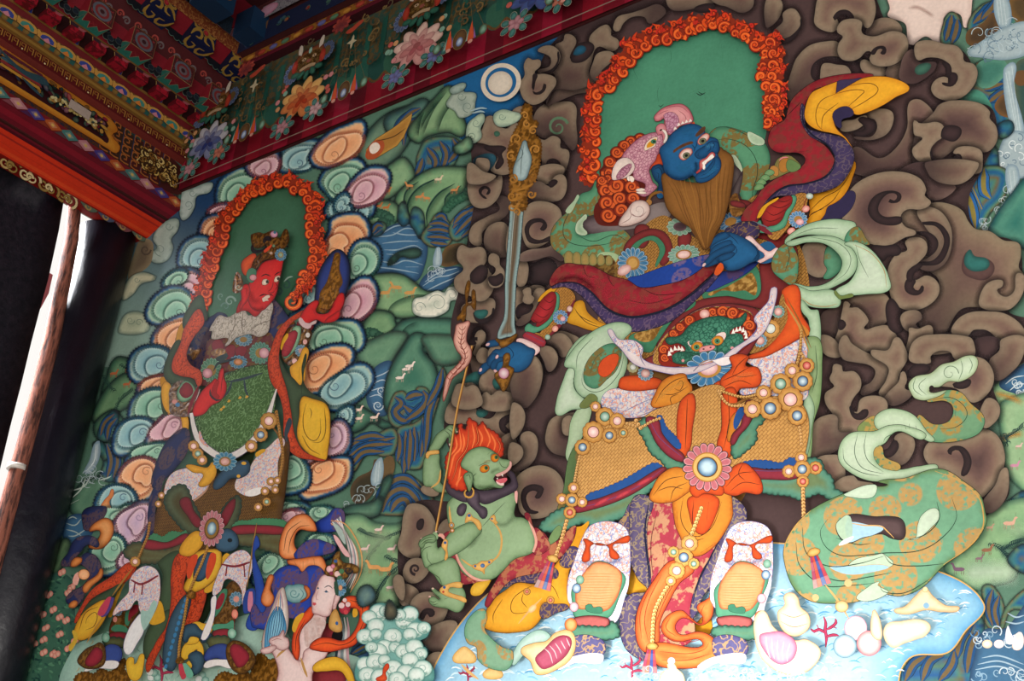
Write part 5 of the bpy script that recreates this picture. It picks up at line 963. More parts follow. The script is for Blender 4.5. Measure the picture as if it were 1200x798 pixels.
L("75,1020 80,950 130,860 200,790", 1, 'c89a50'); L("780,606 900,655 985,730 1008,820 1000,880 940,960 820,1045", 1.4, 'c89a50')
F("355,715 500,670 490,727 382,727", 'b8ccb0 c8d8c0 3', ol='2a3a2c 1')
T(900, 598); F("318,75 340,40 400,18 500,30 562,28 622,40 642,80 632,132 582,132 530,110 440,130 382,152 340,132", '2f2224 5a4646 8', ol='1a1a18 1.2'); F("340,85 385,55 480,70 540,80 500,112 440,128 382,150 345,130", 'a8cce0'); L("375,58 450,70 530,75 560,100 590,130", 1.4, 'd8a860'); F("318,75 335,45 378,25 370,80 385,140 345,132", 'b0c8ac', ol='2a3a2c .8')
F("690,130 700,70 722,20 782,-10 802,30 762,82 700,132 660,135", 'b8ccb0 c8d8c0 3', ol='2a3a2c 1'); F("378,255 520,205 542,205 582,257 480,262", 'b8ccb0', ol='2a3a2c 1'); F("290,262 400,262 560,262 480,290 380,300 310,280", '9cc4dc', ol='c89a50 .9'); F("420,417 480,350 520,335 512,350 560,387", 'b8ccb0', ol='2a3a2c 1')
fold("280,40 245,100 270,170 340,210 440,210 540,200 700,190 800,140 880,40 860,-60", "160,80 180,200 280,260 420,250 540,215", "540,205 580,250 700,260 820,250", "230,300 340,330 480,310 580,290", "130,150 150,260 260,350 400,350 500,340", "320,130 420,160 480,155", "650,140 740,110 800,40 790,-40", "520,345 540,380 640,385 760,320", h='1f3a2c', w=1.1)
F("385,30 360,80 385,140", 'a8c4b0'); F("330,160 400,120 380,150", 'dce8dc')
TASSEL(215, 200, 265, 350, 34)
T(900, 598); O('blue_guardian/bead_chain'); L("265,345 310,400 345,450 380,510", 2.4, 'd8a868'); E(345, 450, 30, 26, 'd8a868 f0d0a0 4', ol='7a5028 .8'); E(375, 340, 18, 18, 'e0b880'); E(222, 408, 16, 16, 'e0b880')
T(600, 598); BEADS("255,50 230,140 205,210", 4, 2.2); TASSEL(190, 230, 150, 370, 30); O('blue_guardian/bead_chain')
for x, y, r in ((270,10,26),(70,380,14),(180,420,16)): GEM(x, y, r, 'red')
L("140,410 90,460 30,530", 2.2, 'd8a868'); E(95, 460, 24, 14, 'd8a868 f0d0a0 3', -45)
BEADS("885,-10 840,110 800,200 760,300 700,400 665,480 655,610", 4.4, 2.4, 'f0c880 c08a44 2')
for x, y, r, k in ((830,155,36,'pink'),(803,220,40,'blue'),(755,195,24,'green'),(850,250,24,'green'),(770,282,36,'pink'),(742,330,22,'pink')): GEM(x, y, r, k, 'e0aa58')
TASSEL(655, 640, 650, 760, 30)
# ---- sword
Z(); O('blue_guardian/sword', 'long upright pale sword with gold flame at its tip and gold hilt')
F("603,195 620,195 614,240 609,300 605,330 603,380 604,392 594,395 583,396 591,370 592,330 597,260", '0:4a6468 .8:9db4b2 3:7f9694 5:6a5a48 8:7a6650', ol='1e2628 .9', g=1.4); L("612,195 604,280 598,340 594,394", 1.6, '5f4e3c'); L("608,200 601,270 597,330", .6, 'b8c4c0')
def GOLD(s, **k): return F(s, '5f3a10 a8722c 3', m='g', c2='6a4414', **k)
T(600, 0)
GOLD("-10,800 -20,720 0,640 20,600 40,560 45,520 62,488 90,500 92,560 122,572 100,620 132,660 132,740 112,830 70,900 60,980 0,960", jag=(4, 1.6)); F("5,800 22,740 40,690 60,655 75,690 92,740 80,800 60,840 20,840", '5f7478 a8bcbc 4', ol='3a2810 1'); L("58,665 45,740 40,830", 1, '6a7a78'); L("40,690 52,720 20,760", .7, '4a5a5a')
for x, y, r, d in ((20,650,26,1),(100,610,22,-1),(60,540,20,1),(110,700,24,1),(-5,730,22,-1),(70,580,18,-1)): CURL(x, y, r, random.uniform(0, 360), 1.3, 8, 'b8803a', d)
T(600, 200); 
for x, y, r, d in ((5,40,22,1),(85,60,26,-1),(95,30,20,1),(0,120,24,1),(90,110,20,1),(20,190,18,-1),(0,170,20,1)): CURL(x, y, r, random.uniform(0, 360), 1.3, 10, random.choice(('a8722c', '8a5a20')), d)
L("0,95 50,85 100,60", 2.4, 'a8722c'); L("-10,170 20,165 40,150", 2, 'a8722c')
Z(500, 330, 5.7); O('blue_guardian/lower_arm_guard', 'red scalloped forearm guard with gold band and blue rosette')
F("680,330 760,340 860,60 930,40 992,100 962,182 932,232 862,322 792,385 740,362", 'b8803a', m='w', c2='7a5020', ol='2a1c10 1'); F("655,325 682,280 720,300 790,270 840,200 855,150 850,72 885,90 872,202 802,302 702,345", '3f7f62 5a9a78 3', ol='14281f 1'); F("695,252 750,150 790,100 850,70 862,150 822,240 762,292 730,300 735,275 712,270", '7a1a1c b02a30 8', ol='2a1010 1'); fold("720,210 780,240 820,210", "750,160 800,190 850,160", "780,115 820,140 855,115", "705,250 750,275 790,250", h='4a0c10')
L("990,120 940,220 870,310 810,370", 4.5, '7a2430'); ROS(893, 238, 52, 50, 13, '3f7ab4', 'c0d4e0', 0, [(.4, 'a8783a')]); E(910, 248, 17, 17, 'd890a0 f4d8d4 3'); E(955, 182, 18, 20, 'd8a098 f0d8cc 3', ol='5a2c20 .8'); E(858, 315, 22, 20, 'd88070 f4c4b4 3', -40, ol='5a2c20 .8'); E(808, 370, 18, 18, '7aa08c c8d8c8 3', ol='5a3c20 .8')
F("640,362 672,335 792,392 775,435 650,378", '8a2430 a8303a 4', ol='2a1014 1'); L("660,340 785,405", 2.2, '5a4a68'); L("648,368 770,430", 1.6, '5a4a68')
O('blue_guardian/lower_hand', 'blue hand gripping the sword hilt'); F("598,397 620,378 682,395 755,440 757,462 710,495 690,452 640,422", 'd8aaa8 f0d8d2 4', ol='5a2c34 .9')
F("490,455 520,420 580,405 632,410 682,440 722,457 712,502 682,562 622,602 562,602 500,610 450,592 410,562 400,530 430,482 460,452", HB, ol='0c2038 1.1', g=2.4); F("398,432 400,410 440,390 482,395 492,420 452,432 420,437", HB, ol='0c2038 .9'); F("343,612 360,570 395,540 432,552 405,590 360,622", HB, ol='0c2038 .9')
for s in ("408,560 412,520 440,480 480,490 470,530 430,570", "430,585 430,545 470,510 530,505 545,520 480,540 455,590", "520,430 560,450 580,490 560,520"): F(s, HB, ol='0c2038 .8') if s[0] == '4' else fold(s, h='0c2444')
for x, y, a in ((408,420,-30),(470,502,-60),(525,520,-20),(360,590,-60),(460,598,40)): E(x, y, 15, 9, 'e0b0b0 f0d0cc 2', a)
O('blue_guardian/sword'); GOLD("458,382 500,390 560,370 607,348 592,380 562,412 500,442 482,412", ol='2a1808 .9'); GOLD("515,490 550,478 557,520 545,560 582,580 562,642 515,735 490,700 453,622 490,590 510,560", ol='2a1808 .9'); E(515, 612, 34, 36, 'b86a84 f4e0e0 5', ol='5a2c1c 1')
# ---- treasures on the water
T(900, 598)
def CORAL(x, y, s):
    O('red_coral', 'painted branching red coral on the water', new=True)
    for p in ([(0, 50), (2, 20), (-2, 0), (0, -20), (-6, -40)], [(0, 10), (-20, -2), (-34, 4), (-44, -4)], [(0, 0), (18, -10), (30, -22), (28, -34)], [(0, 20), (22, 14), (38, 16)], [(-20, -2), (-26, -16)], [(18, -10), (32, -6)]): L([(x+a*s, y+b*s) for a, b in p], 9*s/TX[2]*.9+.6, '7a1c34'); L([(x+a*s, y+b*s) for a, b in p], 9*s/TX[2]*.6, 'b8385a')
CORAL(270, 560, 1.6); T(600, 598); CORAL(560, 730, 1.3); T(300, 598); CORAL(990, 760, 1.0)
T(900, 598); O('pearl_globe', 'white globe with pink shading', new=True); E(410, 550, 52, 56, 'e0a8b4 f8f0f0 6', ol='a86a74 .8'); O('pearl_globe', 'pink peach-like globe', new=True); E(472, 622, 56, 58, 'd87a80 f8e0d8 7', ol='a8505a .8'); O('pearl_globe', 'grey blue globe', new=True); E(360, 635, 54, 54, '6f94a4 e8f0f0 7', ol='4a6a78 .8')
O('gold_vase', 'painted gilt flask'); F("480,560 490,470 500,465 525,520 530,600 500,600", 'd8b48a eee0c8 4', ol='a87838 .8'); 
O('gold_jewel', 'painted gilt stacked jewel', new=True); F("45,480 80,440 75,400 110,385 140,410 150,450 190,490 190,550 130,588 70,560", 'd4b088 ecdcc4 6', ol='a87838 .9'); fold("60,480 120,500 180,480", "60,520 120,545 185,530", h='a87838'); O('gold_jewel', 'painted gilt parasol-shaped jewel', new=True); F("590,465 640,450 690,400 735,365 770,400 830,445 895,460 820,475 740,465 660,485 600,480", 'd4b080 ecd8b4 5', ol='a87838 .9'); E(740, 445, 14, 14, '8ab4d0'); E(735, 370, 12, 12, 'f0d8a0', ol='a87838 .8')
O('gold_jewel', 'painted gilt cloud-shaped jewel', new=True); F("540,580 560,530 620,520 690,510 740,520 760,550 730,590 700,600 640,620 580,640", 'dcc49c efe4d2 6', ol='c89858 .8')
T(600, 598); O('gold_vase', 'painted gilt vase in the foam', new=True); F("690,790 700,760 730,740 725,720 760,720 770,740 800,770 800,830 690,830", 'd8bc94 f0e6d4 5', ol='b88a50 .8'); E(745, 705, 18, 18, 'd8a8b8 f8f0f0 4'); 
T(300, 598); O('gold_jewel', 'painted gilt hat-shaped jewel', new=True); F("920,700 955,645 985,640 1030,700 975,715", 'e0a858 f0cc88 4', ol='a87838 .8'); O('gold_jewel', 'painted small gilt jewel at the water rim', new=True); F("1060,770 1110,735 1155,770 1110,790", 'e0a858 f0cc88 4', ol='a87838 .8'); L("960,720 1000,760 1040,790", 3.4, 'e0b070')
F("975,560 1000,500 1060,460 1080,500 1070,560 1150,640 1200,660 1180,740 1100,740 1040,700 1030,640 990,620", '5f9070 80a888 5', m='r', c2='b08c54', ol='2a3a2c 1') 
for i in range(60):
    O('white_foam'); CUR.o['kind'] = 'stuff'; T(600, 598); x = random.uniform(560, 1500); y = random.uniform(740, 800)
    CURL(x, y, random.uniform(10, 26), random.uniform(0, 360), 1, 5, random.choice(('f8fafa', 'd8ecf4', 'a8d0e8')), random.choice((-1, 1)))
# ================================================================= green attendant with the trident pole
Z(480, 590, 5.7); O('green_attendant', 'painted green-skinned attendant with flaming red hair, mouth open, gripping a pole'); F('330,100 600,100 700,250 560,420 400,400', '839f74')
GS = '0:55704c 2.5:839f74 10:95b086'
F("840,160 900,215 935,295 830,335 820,200", '7a1c2a 96303c 5', m='d', c2='b06a50', ol='2a0c14 .8'); F("225,215 285,190 330,330 350,440 420,490 490,515 545,500 500,545 430,532 345,535 320,440 270,350", '7a1c2a 96303c 5', m='d', c2='b06a50', ol='2a0c14 .8'); F("410,605 428,540 500,515 540,500 560,470 530,540 505,575 470,612", 'c8921c e0b03c 4', ol='5a3808 .8')
F("250,60 258,-10 330,-60 700,-70 700,82 760,97 820,152 837,232 825,322 700,372 620,452 560,502 480,512 400,492 340,442 308,340 260,340 300,200 270,160", GS, ol='22301e 1', g=4); 
L("795,118 830,190 845,260 825,325", 3, 'e0a090', tp=(.2, .8)); L("310,338 340,410 400,480 470,512 535,510", 3, 'e0a090', tp=(.8, .2)); L("188,215 215,212 230,240", 4, 'e0a090')
L("480,160 600,30 640,-10", .6, '2c3a28'); S("480,165 430,250 380,300", 22, '5a7450', .5); S("700,80 640,140 560,130", 20, '6a8460', .4)
O('green_attendant/green_arm', new=True); F("210,300 250,220 300,172 362,140 420,128 482,172 440,232 380,292 300,342 240,362", GS, ol='22301e .9'); F("78,340 75,300 60,270 75,240 110,218 150,212 178,235 190,300 220,280 247,340 232,392 150,410 110,430 90,390", GS, ol='22301e .9')
for s in ("62,292 72,255 110,238 150,232 170,250", "72,318 85,280 120,262 150,258", "80,340 95,305 125,290 150,285", "60,265 85,232 120,220", "150,410 120,370 115,320"): L(s, .7, '33452c')
L("165,190 172,215 182,240", 6, '8aa67a')
O('green_attendant/green_leg', new=True); F("120,430 200,392 270,362 310,382 336,460 332,542 260,562 210,542 160,472", GS, ol='22301e .9'); F("142,565 160,562 200,590 270,560 340,555 372,600 364,682 322,727 250,702 190,692 150,680 128,640 160,620 200,640 165,600", GS, ol='22301e .9'); fold("135,650 160,660 180,650", "150,672 170,675 190,668", "150,600 180,620 210,640", "160,470 200,500 215,540", "230,640 280,620", h='33452c')
for x, y in ((135,622),(155,568),(80,235),(68,268),(178,188)): E(x, y, 8, 6, 'e0b4a8')
O('green_attendant/gold_jewellery', 'gold bangles, chains and belt')
GC = dict(ol='7a5018 .6'); GD_ = 'd0984c e8b868 3'
L("540,100 600,180 615,260 590,350 500,420", 2.2, 'd8a458'); L("345,370 400,410 450,430", 2, 'd8a458'); F("415,415 450,405 480,385 520,385 550,370 560,385 530,410 500,440 500,475 485,455 440,440", GD_, **GC); E(488, 415, 15, 14, '2f5a94 8ab0d0 3'); E(532, 392, 8, 8, '2f5a94'); E(438, 418, 8, 8, '2f5a94')
L("265,20 270,80 280,140 285,190", 2.2, 'd8a458'); GEM(280, 145, 17, 'blue'); GEM(285, 180, 12, 'pink'); F("370,130 385,70 400,60 420,90 460,110 480,150 470,180 440,140 410,115 385,125", GD_, **GC); E(398, 80, 11, 11, '2f5a94 8ab0d0 3')
F("535,105 565,75 575,110 590,130 575,140 560,125", GD_, **GC); E(550, 102, 7, 7, '2f5a94'); F("220,260 240,235 255,250 250,300 255,360 235,380 240,320 215,290", GD_, **GC); E(237, 262, 10, 10, '2f5a94')
F("200,580 240,545 340,525 350,560 270,560 260,590 370,630 378,660 330,645 230,610", GD_, **GC); E(232, 560, 10, 10, '2f5a94'); E(225, 590, 8, 8, 'c03030')
Z(490, 480, 6.65); O('green_attendant/green_arm', new=True); F("36,520 40,440 52,380 100,348 162,345 166,420 182,482 170,560 235,620 225,645 150,640 100,602 50,592", GS, ol='22301e .9'); F("88,325 110,260 150,190 210,148 242,122 292,135 305,180 262,205 262,260 240,265 235,215 215,240 160,312", GS, ol='22301e .9'); fold("250,135 285,160 290,185", "225,150 265,175 268,200", "210,165 240,190 245,225", h='33452c'); E(305, 172, 8, 6, 'e0c0b0'); E(245, 272, 6, 10, 'e0c0b0')
O('green_attendant/gold_jewellery'); F("60,370 70,330 160,318 165,340 90,355 75,385", GD_, **GC); L("60,360 165,335", .5, '7a5018'); L("100,610 160,560 175,470", 2.4, 'd8a458')
O('green_attendant/fur_collar', 'dark violet fur collar with hanging paws'); F("205,520 230,562 300,622 380,642 430,622 480,632 600,622 680,592 725,562 700,480 742,490 772,560 777,602 742,642 640,692 520,737 440,700 372,722 290,692 220,632", '2f2430 5a4a56 7', ol='1a1218 .8'); F("375,682 430,640 472,650 482,740 532,770 535,830 500,850 460,800 420,762 385,722", '2f2430 5f505c 5', ol='1a1218 .8'); F("310,760 350,728 375,740 370,790 340,830 305,810", '2f2430 5f505c 5', ol='1a1218 .8')
F("752,640 770,630 775,680 765,730", 'e8a8a0')
O('green_attendant/flaming_hair', 'upswept flame-red hair'); HP = "225,352 258,320 275,250 280,180 302,205 318,180 330,108 352,160 378,150 395,68 432,95 442,86 472,135 498,95 532,142 602,182 642,232 662,300 642,372 602,342 540,302 480,292 402,322 352,382 335,442 402,470 382,502 357,522 372,622 330,627 260,602 230,522 215,432"
F(HP, '0:7a1c0c 2:c8381a 9:d84a22', ol='4a1208 1', jag=(6, 1.2))
for s in ("240,520 260,440 280,360 330,300 330,220 320,150", "260,560 290,480 310,400 370,320 390,240 390,100", "300,600 320,520 330,440", "420,300 440,220 420,110", "480,285 500,220 470,150", "540,290 560,230 510,120", "590,320 600,260 560,180", "620,350 640,280 600,210", "250,360 300,290 290,210", "340,330 360,260 345,180", "440,290 470,240 450,120", "340,520 310,560 290,590"): L(s, 2.4, random.choice(('8a2410', 'ee6a34', '9a2a12')), tp=(.4, .1)); L(s, .6, 'f08a50', tp=(.3, .1))
O('green_attendant/green_face', 'green face with round orange eyes and an open snarling snout'); F("335,440 352,380 402,320 480,291 542,300 592,330 622,352 642,380 692,390 720,402 724,440 690,482 650,502 602,522 602,560 650,588 672,592 650,612 560,602 480,622 440,602 428,560 400,490", GS, ol='22301e 1', g=2.5)
F("355,522 370,495 410,488 428,520 422,572 400,640 385,610 365,562", GS, ol='22301e .9'); fold("370,520 400,510 405,550", "440,560 430,520 455,495", h='33452c'); F("588,540 600,518 650,502 692,485 688,520 694,545 662,572 640,585 602,562", '2a0c10 4a1418 4', ol='2a0c10 .8'); F("600,512 680,470 712,430 718,398 728,440 692,487 620,522", 'd8a098', ol='8a5048 .6'); F("605,555 640,540 690,532 695,548 664,575 640,580", 'd8606c'); F("605,560 640,575 668,570 670,588 640,590", 'ecc8c0'); F("648,505 660,500 660,525", 'f4ece0'); F("610,535 622,530 620,545", 'f4ece0')
for x, y, a, b in ((518,460,37,29), (597,377,30,31)): E(x, y, a, b, 'b85a10 e89a24 4', -20, ol='4a2008 .9'); E(x+12, y-6, 15, 16, '2c5a38 5a8a58 3'); E(x+13, y-6, 6, 7, '0c140c')
fold("470,440 510,420 560,415", "560,365 580,340 615,340", "630,400 650,440 690,450 700,420", "650,390 690,395", "540,350 560,330", h='4a5f3c'); S("440,590 520,610 600,590", 20, '5f7a50', .5); S("560,500 600,470 640,460", 16, '5f7a50', .4); S("500,420 540,400 570,400", 8, 'a87848', .5)
O('green_attendant/gold_jewellery'); L("375,625 362,645 370,675 395,685 425,670 432,630 420,610", 2.2, 'c89444', tp=(.6, .6))
O('green_attendant/trident_pole', 'thin gold pole with a trident tip and a pink twisted streamer'); Z(); L("553.5,405 545,440 536,480 527,535 517,590 511,622", 2.6, '7a4a1c', tp=(1, 1)); L("553,405 544.5,440 535.5,480 526.5,535 516.5,590 510.5,622", 1.5, 'd09a50', tp=(1, 1))
Z(500, 330, 5.7); GOLD("265,20 282,-10 292,20 282,80 272,140 300,142 300,90 312,50 327,90 325,192 310,182 297,160 268,165 262,230 242,272 230,250 205,262 200,240 228,210 240,170 260,150 255,70", ol='2a1808 .8')
F("200,287 240,275 287,265 272,330 267,400 297,450 292,530 242,590 172,650 132,760 110,800 118,700 140,620 200,560 235,510 202,460 180,400 190,330", '0:8a4840 2:d8a090 6:eab8a4', ol='4a1c18 1'); 
for s in ("240,290 235,360 225,420 255,480 250,540 205,590 160,640 140,700"): pass
L("240,290 236,360 228,420 256,480 250,535 205,590 160,640 140,700", 1.1, '7a2a24')
for (x, y) in ((238,320),(235,350),(232,385),(232,415),(245,450),(254,480),(254,515),(240,550),(212,582),(182,615),(158,650)): L([(x-26, y-22), (x, y+6), (x+24, y-24)], .9, '9a4438')
Z(480, 590, 5.7); O('green_attendant/green_arm#1' if False else 'green_attendant/green_hand'); F("60,275 78,238 112,216 160,206 178,236 160,262 110,262 85,300", GS, ol='22301e .8'); fold("72,258 110,232 165,222", "75,280 110,248 160,240", h='33452c')
# ================================================================= moon
T(300, 0); O('moon_disc', 'pale round moon in a double white ring on deep blue sky'); E(1145, 385, 96, 88, 'd8c8b4', -30); E(1145, 385, 74, 68, '1c5f92', -30); E(1142, 388, 58, 54, 'c8b8a4 dccdbb 5', -30)
WCLOUD("890,490 910,450 930,420 960,410 975,430 1000,430 1030,440 1025,480 1020,520 990,545 950,550 930,520", [(960,450,22,0,1),(990,500,26,90,1)], 'a9b4a4', '7c9088'); WCLOUD("980,640 990,580 1020,550 1060,530 1070,560 1050,600 1055,640 1020,670 980,670", [(1030,575,22,0,1),(1010,640,20,180,1)], 'b4c4a8', '82a08c'); WCLOUD("1110,540 1150,512 1195,520 1240,540 1200,580 1130,590", [(1150,545,18,0,1)], 'b4c4a8', '82a08c'); WCLOUD("905,420 940,395 980,390 970,420 920,440", [], '9fb0a4', '7c9088')
for s in ("1000,520 1050,505 1080,508", "1010,530 1050,520 1070,525"): L(s, 2, '9fb8bc')
HILL("920,700 960,660 1000,640 1010,690 960,720", '8aaa80', '5a8a6a'); 
# ================================================================= rainbow-edged clouds round the red guardian
RI = {'o': ('e8925c', 'f0a878', 'f2b482'), 'p': ('c8849c', 'dca8b4', 'e2b4bc'), 'g': ('5f9c80', '8abca0', '9cc6aa'), 'b': ('5a8fa4', '8fb8bc', '9cc2c0'), 'l': ('b498c0', 'd0b0c8', 'd8b4c4')}
def RC(s, k, arcs=(), lab=None):
    a, b, c = RI[k]; O('rainbow_cloud', new=True); dk = mix(a, '3a3040', .2)
    p0, k0 = P2(s); q = smooth(p0, k0, True); ar = np.sum(q[:, 0]*np.roll(q[:, 1], -1)-np.roll(q[:, 0], -1)*q[:, 1]); q = q-offs(q, True)*(2.6 if ar > 0 else -2.6)
    q = F(None, '0:0a1424 1.4:10243c 2.6:1d5080 3.6:3f7c98 4.6:%s 7:%s 15:%s 26:%s' % (mix(c, 'd8cc9c', .5), c, b, a), raw=q, jag=(3.6, 1.7), sh=('0c1420', 2, .4), g=2.4)
    ce = q.mean(0); ext = np.abs(q-ce).max(0); dv = np.array((295., 440.))-ce; dv /= np.linalg.norm(dv); A = ce+dv*ext*.42; sv = TX[:]; Z(); sh_ = mix(a, 'a83c34' if k in 'opl' else '1f5a60', .45)
    for f, tw in ((.72, .22), (.42, -.2)):
        if ext.max()*f < 4: break
        r_ = q-A; cc, ss = math.cos(tw), math.sin(tw); p2 = A+np.stack([r_[:, 0]*cc-r_[:, 1]*ss, r_[:, 0]*ss+r_[:, 1]*cc], 1)*f
        F(None, '0:%s 1.2:%s 5:%s 12:%s' % (mix(c, 'fff6e4', .25), c, mix(c, b, .6), mix(b, a, .5)), raw=p2, sh=(sh_, 6*f+1, .5), g=2.4)
    CURL(A[0], A[1], max(2, ext.min()*.2), math.degrees(math.atan2(dv[1], dv[0])), 1.2, 1.3, mix(a, '503038', .3), random.choice((-1, 1))); TX[:] = sv
Z(200, 180, 3.99)
RC("735,240 800,215 880,230 940,215 950,250 935,285 870,295 790,300 730,290", 'b')
RC("700,135 740,70 832,28 882,33 908,70 892,115 862,142 822,192 772,215 730,180", 'g', ["730,110 800,60 880,60", "740,150 810,95 860,110", "750,190 800,150 830,150"])
RC("818,195 860,120 932,68 1002,73 1022,112 990,182 920,232 850,247 813,227", 'p', ["850,160 880,150 870,190 830,210", "880,110 920,110 900,170", "840,225 900,190 960,120"]); RC("770,250 785,205 825,190 815,235 845,250 800,268", 'b')
T(300, 0); RC("100,760 150,690 240,658 312,660 335,640 270,720 258,775 130,800", 'b', ["150,720 200,700 190,740", "230,680 250,700 220,740"]); RC("258,742 290,680 350,620 422,588 492,568 508,600 482,672 420,732 340,777 280,772", 'o', ["290,740 330,690 400,650 470,610", "300,690 320,710 290,730", "420,600 400,640"])
RC("0,760 40,735 100,720 90,780 40,810 -20,800", 'p', ["20,770 60,760 50,790"])
Z(200, 180, 3.99)
RC("678,510 710,440 748,362 755,312 832,283 884,288 918,330 923,385 862,422 857,472 802,502 700,545", 'o', ["760,340 830,320 890,370", "740,400 800,370 860,420 ", "720,470 760,430 840,440", "830,370 870,380 880,420"])
RC("838,475 870,420 922,408 972,450 967,522 910,572 840,592 828,540", 'g', ["860,470 890,460 890,520 850,560", "890,440 920,450 910,530"]); RC("600,690 640,640 700,560 720,620 690,690 640,715", 'b', ["640,670 670,640 690,600"])
RC("788,722 840,622 902,580 947,600 962,672 910,752 830,800 776,792", 'p', ["830,640 860,660 840,740", "870,620 900,650 870,750", "800,720 820,700 830,760"])
T(300, 200); RC("248,775 300,712 400,700 482,722 488,830 330,850 250,840", 'g', ["290,750 350,800 420,770", "300,790 360,830 440,800"]); RC("150,700 200,660 250,640 240,720 180,790", 'g')
Z(200, 180, 3.99); RC("220,235 230,140 290,88 342,68 392,92 400,150 330,230 290,255 240,250", 'g', ["270,190 290,140 350,110", "300,160 330,130 350,150"]); RC("358,62 400,30 482,-5 502,10 492,62 432,102 380,95", 'p', ["400,60 430,50 420,80", "440,40 470,40 460,70"]); RC("180,290 215,250 275,240 265,270", 'p'); RC("138,375 160,310 220,288 275,285 260,350 200,425 160,412", 'o', ["180,360 220,320 240,330"]); RC("38,512 58,430 130,388 195,415 205,480 135,533 58,533", 'b', ["90,480 110,430 160,450 150,490", "120,500 160,480 170,440"]); RC("3,642 18,580 70,543 122,560 138,622 100,682 40,702", 'p', ["20,640 60,630 50,690", "40,600 80,620 70,680"])
T(0, 180); RC("765,620 790,570 835,545 870,555 820,610", 'g'); RC("688,762 718,680 800,628 862,638 905,690 880,760 740,795", 'g', ["720,760 780,730 860,730", "740,710 800,690 850,690", "770,670 810,660"])
Z(180, 340, 5.7); RC("-5,335 60,240 150,188 210,180 215,280 160,340 115,410 40,420", 'o', ["20,330 60,330 100,400", "60,260 120,270 140,350", "100,240 160,250"])
T(0, 400); RC("608,155 618,70 680,28 775,38 795,90 732,172 650,190", 'b', ["640,140 660,90 740,70", "680,100 720,80 740,120 700,140", "690,160 740,130"]); RC("648,255 660,210 755,165 785,190 695,245", 'o'); RC("608,335 630,270 700,228 782,238 805,330 762,372 692,402 618,385", 'g', ["640,300 690,270 760,280", "640,350 700,320 760,320", "690,370 720,350 730,390"])
RC("533,502 550,410 612,368 692,368 724,420 682,492 602,522 550,528", 'b', ["560,470 610,420 670,400", "600,430 660,390 690,420 660,440", "580,510 640,480"]); RC("685,482 718,420 780,345 862,345 850,410 772,472 722,497", 'p', ["710,450 740,410 720,390", "760,440 800,390", "800,380 830,360"]); RC("588,562 680,500 785,488 745,565 640,575", 'g'); RC("548,672 580,590 650,548 722,568 732,640 702,722 650,752 612,702", 'o', ["580,650 630,620 700,630", "620,690 640,650 690,660", "590,600 640,590"]); RC("448,765 480,700 550,678 622,708 632,790 560,830 460,820", 'b', ["520,760 560,720 600,740", "480,780 520,740"]); F("465,790 490,740 510,720 525,690 530,720 510,750 520,790 490,800", 'c86a34 e09a5c 4', ol='5a2410 .8')
T(0, 598); RC("440,50 480,20 560,5 615,-30 630,0 600,30 540,55 470,65", 'g'); RC("575,205 560,150 530,80 600,0 700,-30 680,100 650,160", 'l', ["590,130 610,60 660,20", "545,90 570,100 560,130"]); RC("415,232 440,170 512,118 562,128 585,182 562,262 500,302 455,290", 'g', ["450,210 490,200 480,240", "470,250 530,220 560,160", "440,195 500,160 550,150"]); RC("560,270 580,210 620,220 600,260", 'l')
T(300, 400); RC("228,195 240,90 300,40 392,18 448,40 442,102 402,152 342,212 260,245 235,235", 'o', ["260,180 330,130 420,130", "270,220 300,190 340,200", "270,120 340,80 430,90"]); RC("305,275 330,210 402,150 482,108 533,130 542,192 482,262 402,312 340,314", 'b', ["330,250 360,210 380,240 350,260", "380,180 430,180 410,260", "430,150 480,160 450,240"]); RC("398,332 445,310 445,385 420,395 400,370", 'b'); RC("330,545 342,420 390,368 432,410 434,492 382,547 340,560", 'l', ["350,440 390,420 400,470", "350,500 390,490"]); RC("195,610 250,550 330,555 280,610 220,625", 'l', ["220,590 250,575 280,590"]); RC("235,630 280,570 360,550 432,548 443,602 422,662 330,712 215,725", 'o', ["260,600 280,590 270,620", "300,640 370,600 420,600"]); RC("110,720 130,620 162,528 222,560 247,612 242,672 190,702 130,714", 'g', ["160,610 190,570 230,600", "150,660 200,640 220,610", "140,690 190,680"]); RC("60,798 130,760 240,770 260,840 120,850", 'g')
T(300, 598); RC("68,115 90,50 150,10 222,0 235,30 200,80 130,140", 'p', ["100,80 150,40 200,40"]); RC("-10,340 20,240 80,198 142,230 132,282 60,335", 'g', ["30,270 70,230 120,250", "40,300 80,270", "60,280 90,250 80,230"]); RC("240,150 300,115 360,130 360,200 280,220", 'g'); RC("250,20 300,-10 360,0 350,50 290,60", 'g')
# ================================================================= red guardian king
T(0, 598); O('pale_ground', 'painted pale green ground under the red guardian'); F("300,830 345,640 420,600 520,560 700,480 1000,520 1240,480 1330,560 1400,640 1700,700 1700,830", '8fb4a4 a4c4b4 14', g=7)
for i in range(130): x = random.uniform(360, 1500); y = random.uniform(580, 798); L([(x, y), (x+random.uniform(-8, 8), y+8), (x+random.uniform(-14, 14), y+24)], .9, random.choice(('7fa894', 'c8d8c8', 'b8985c', '6f9a88')))
O('gold_offering', 'painted pile of gold ornaments', new=True); GOLD("345,798 360,770 400,755 440,765 470,740 520,755 560,700 590,700 580,740 600,770 600,830 345,830", jag=(4, 1.4)); O('gold_offering', new=True); GOLD("1180,830 1190,700 1210,670 1240,680 1260,700 1300,690 1300,760 1310,830", jag=(4, 1.2)); O('gold_offering', new=True); GOLD("1000,830 1010,780 1050,755 1100,770 1160,760 1180,800 1170,830", jag=(4, 1.2)); CORAL(755, 735, 1.5)
O('pearl_heap', 'painted white and teal pearls')
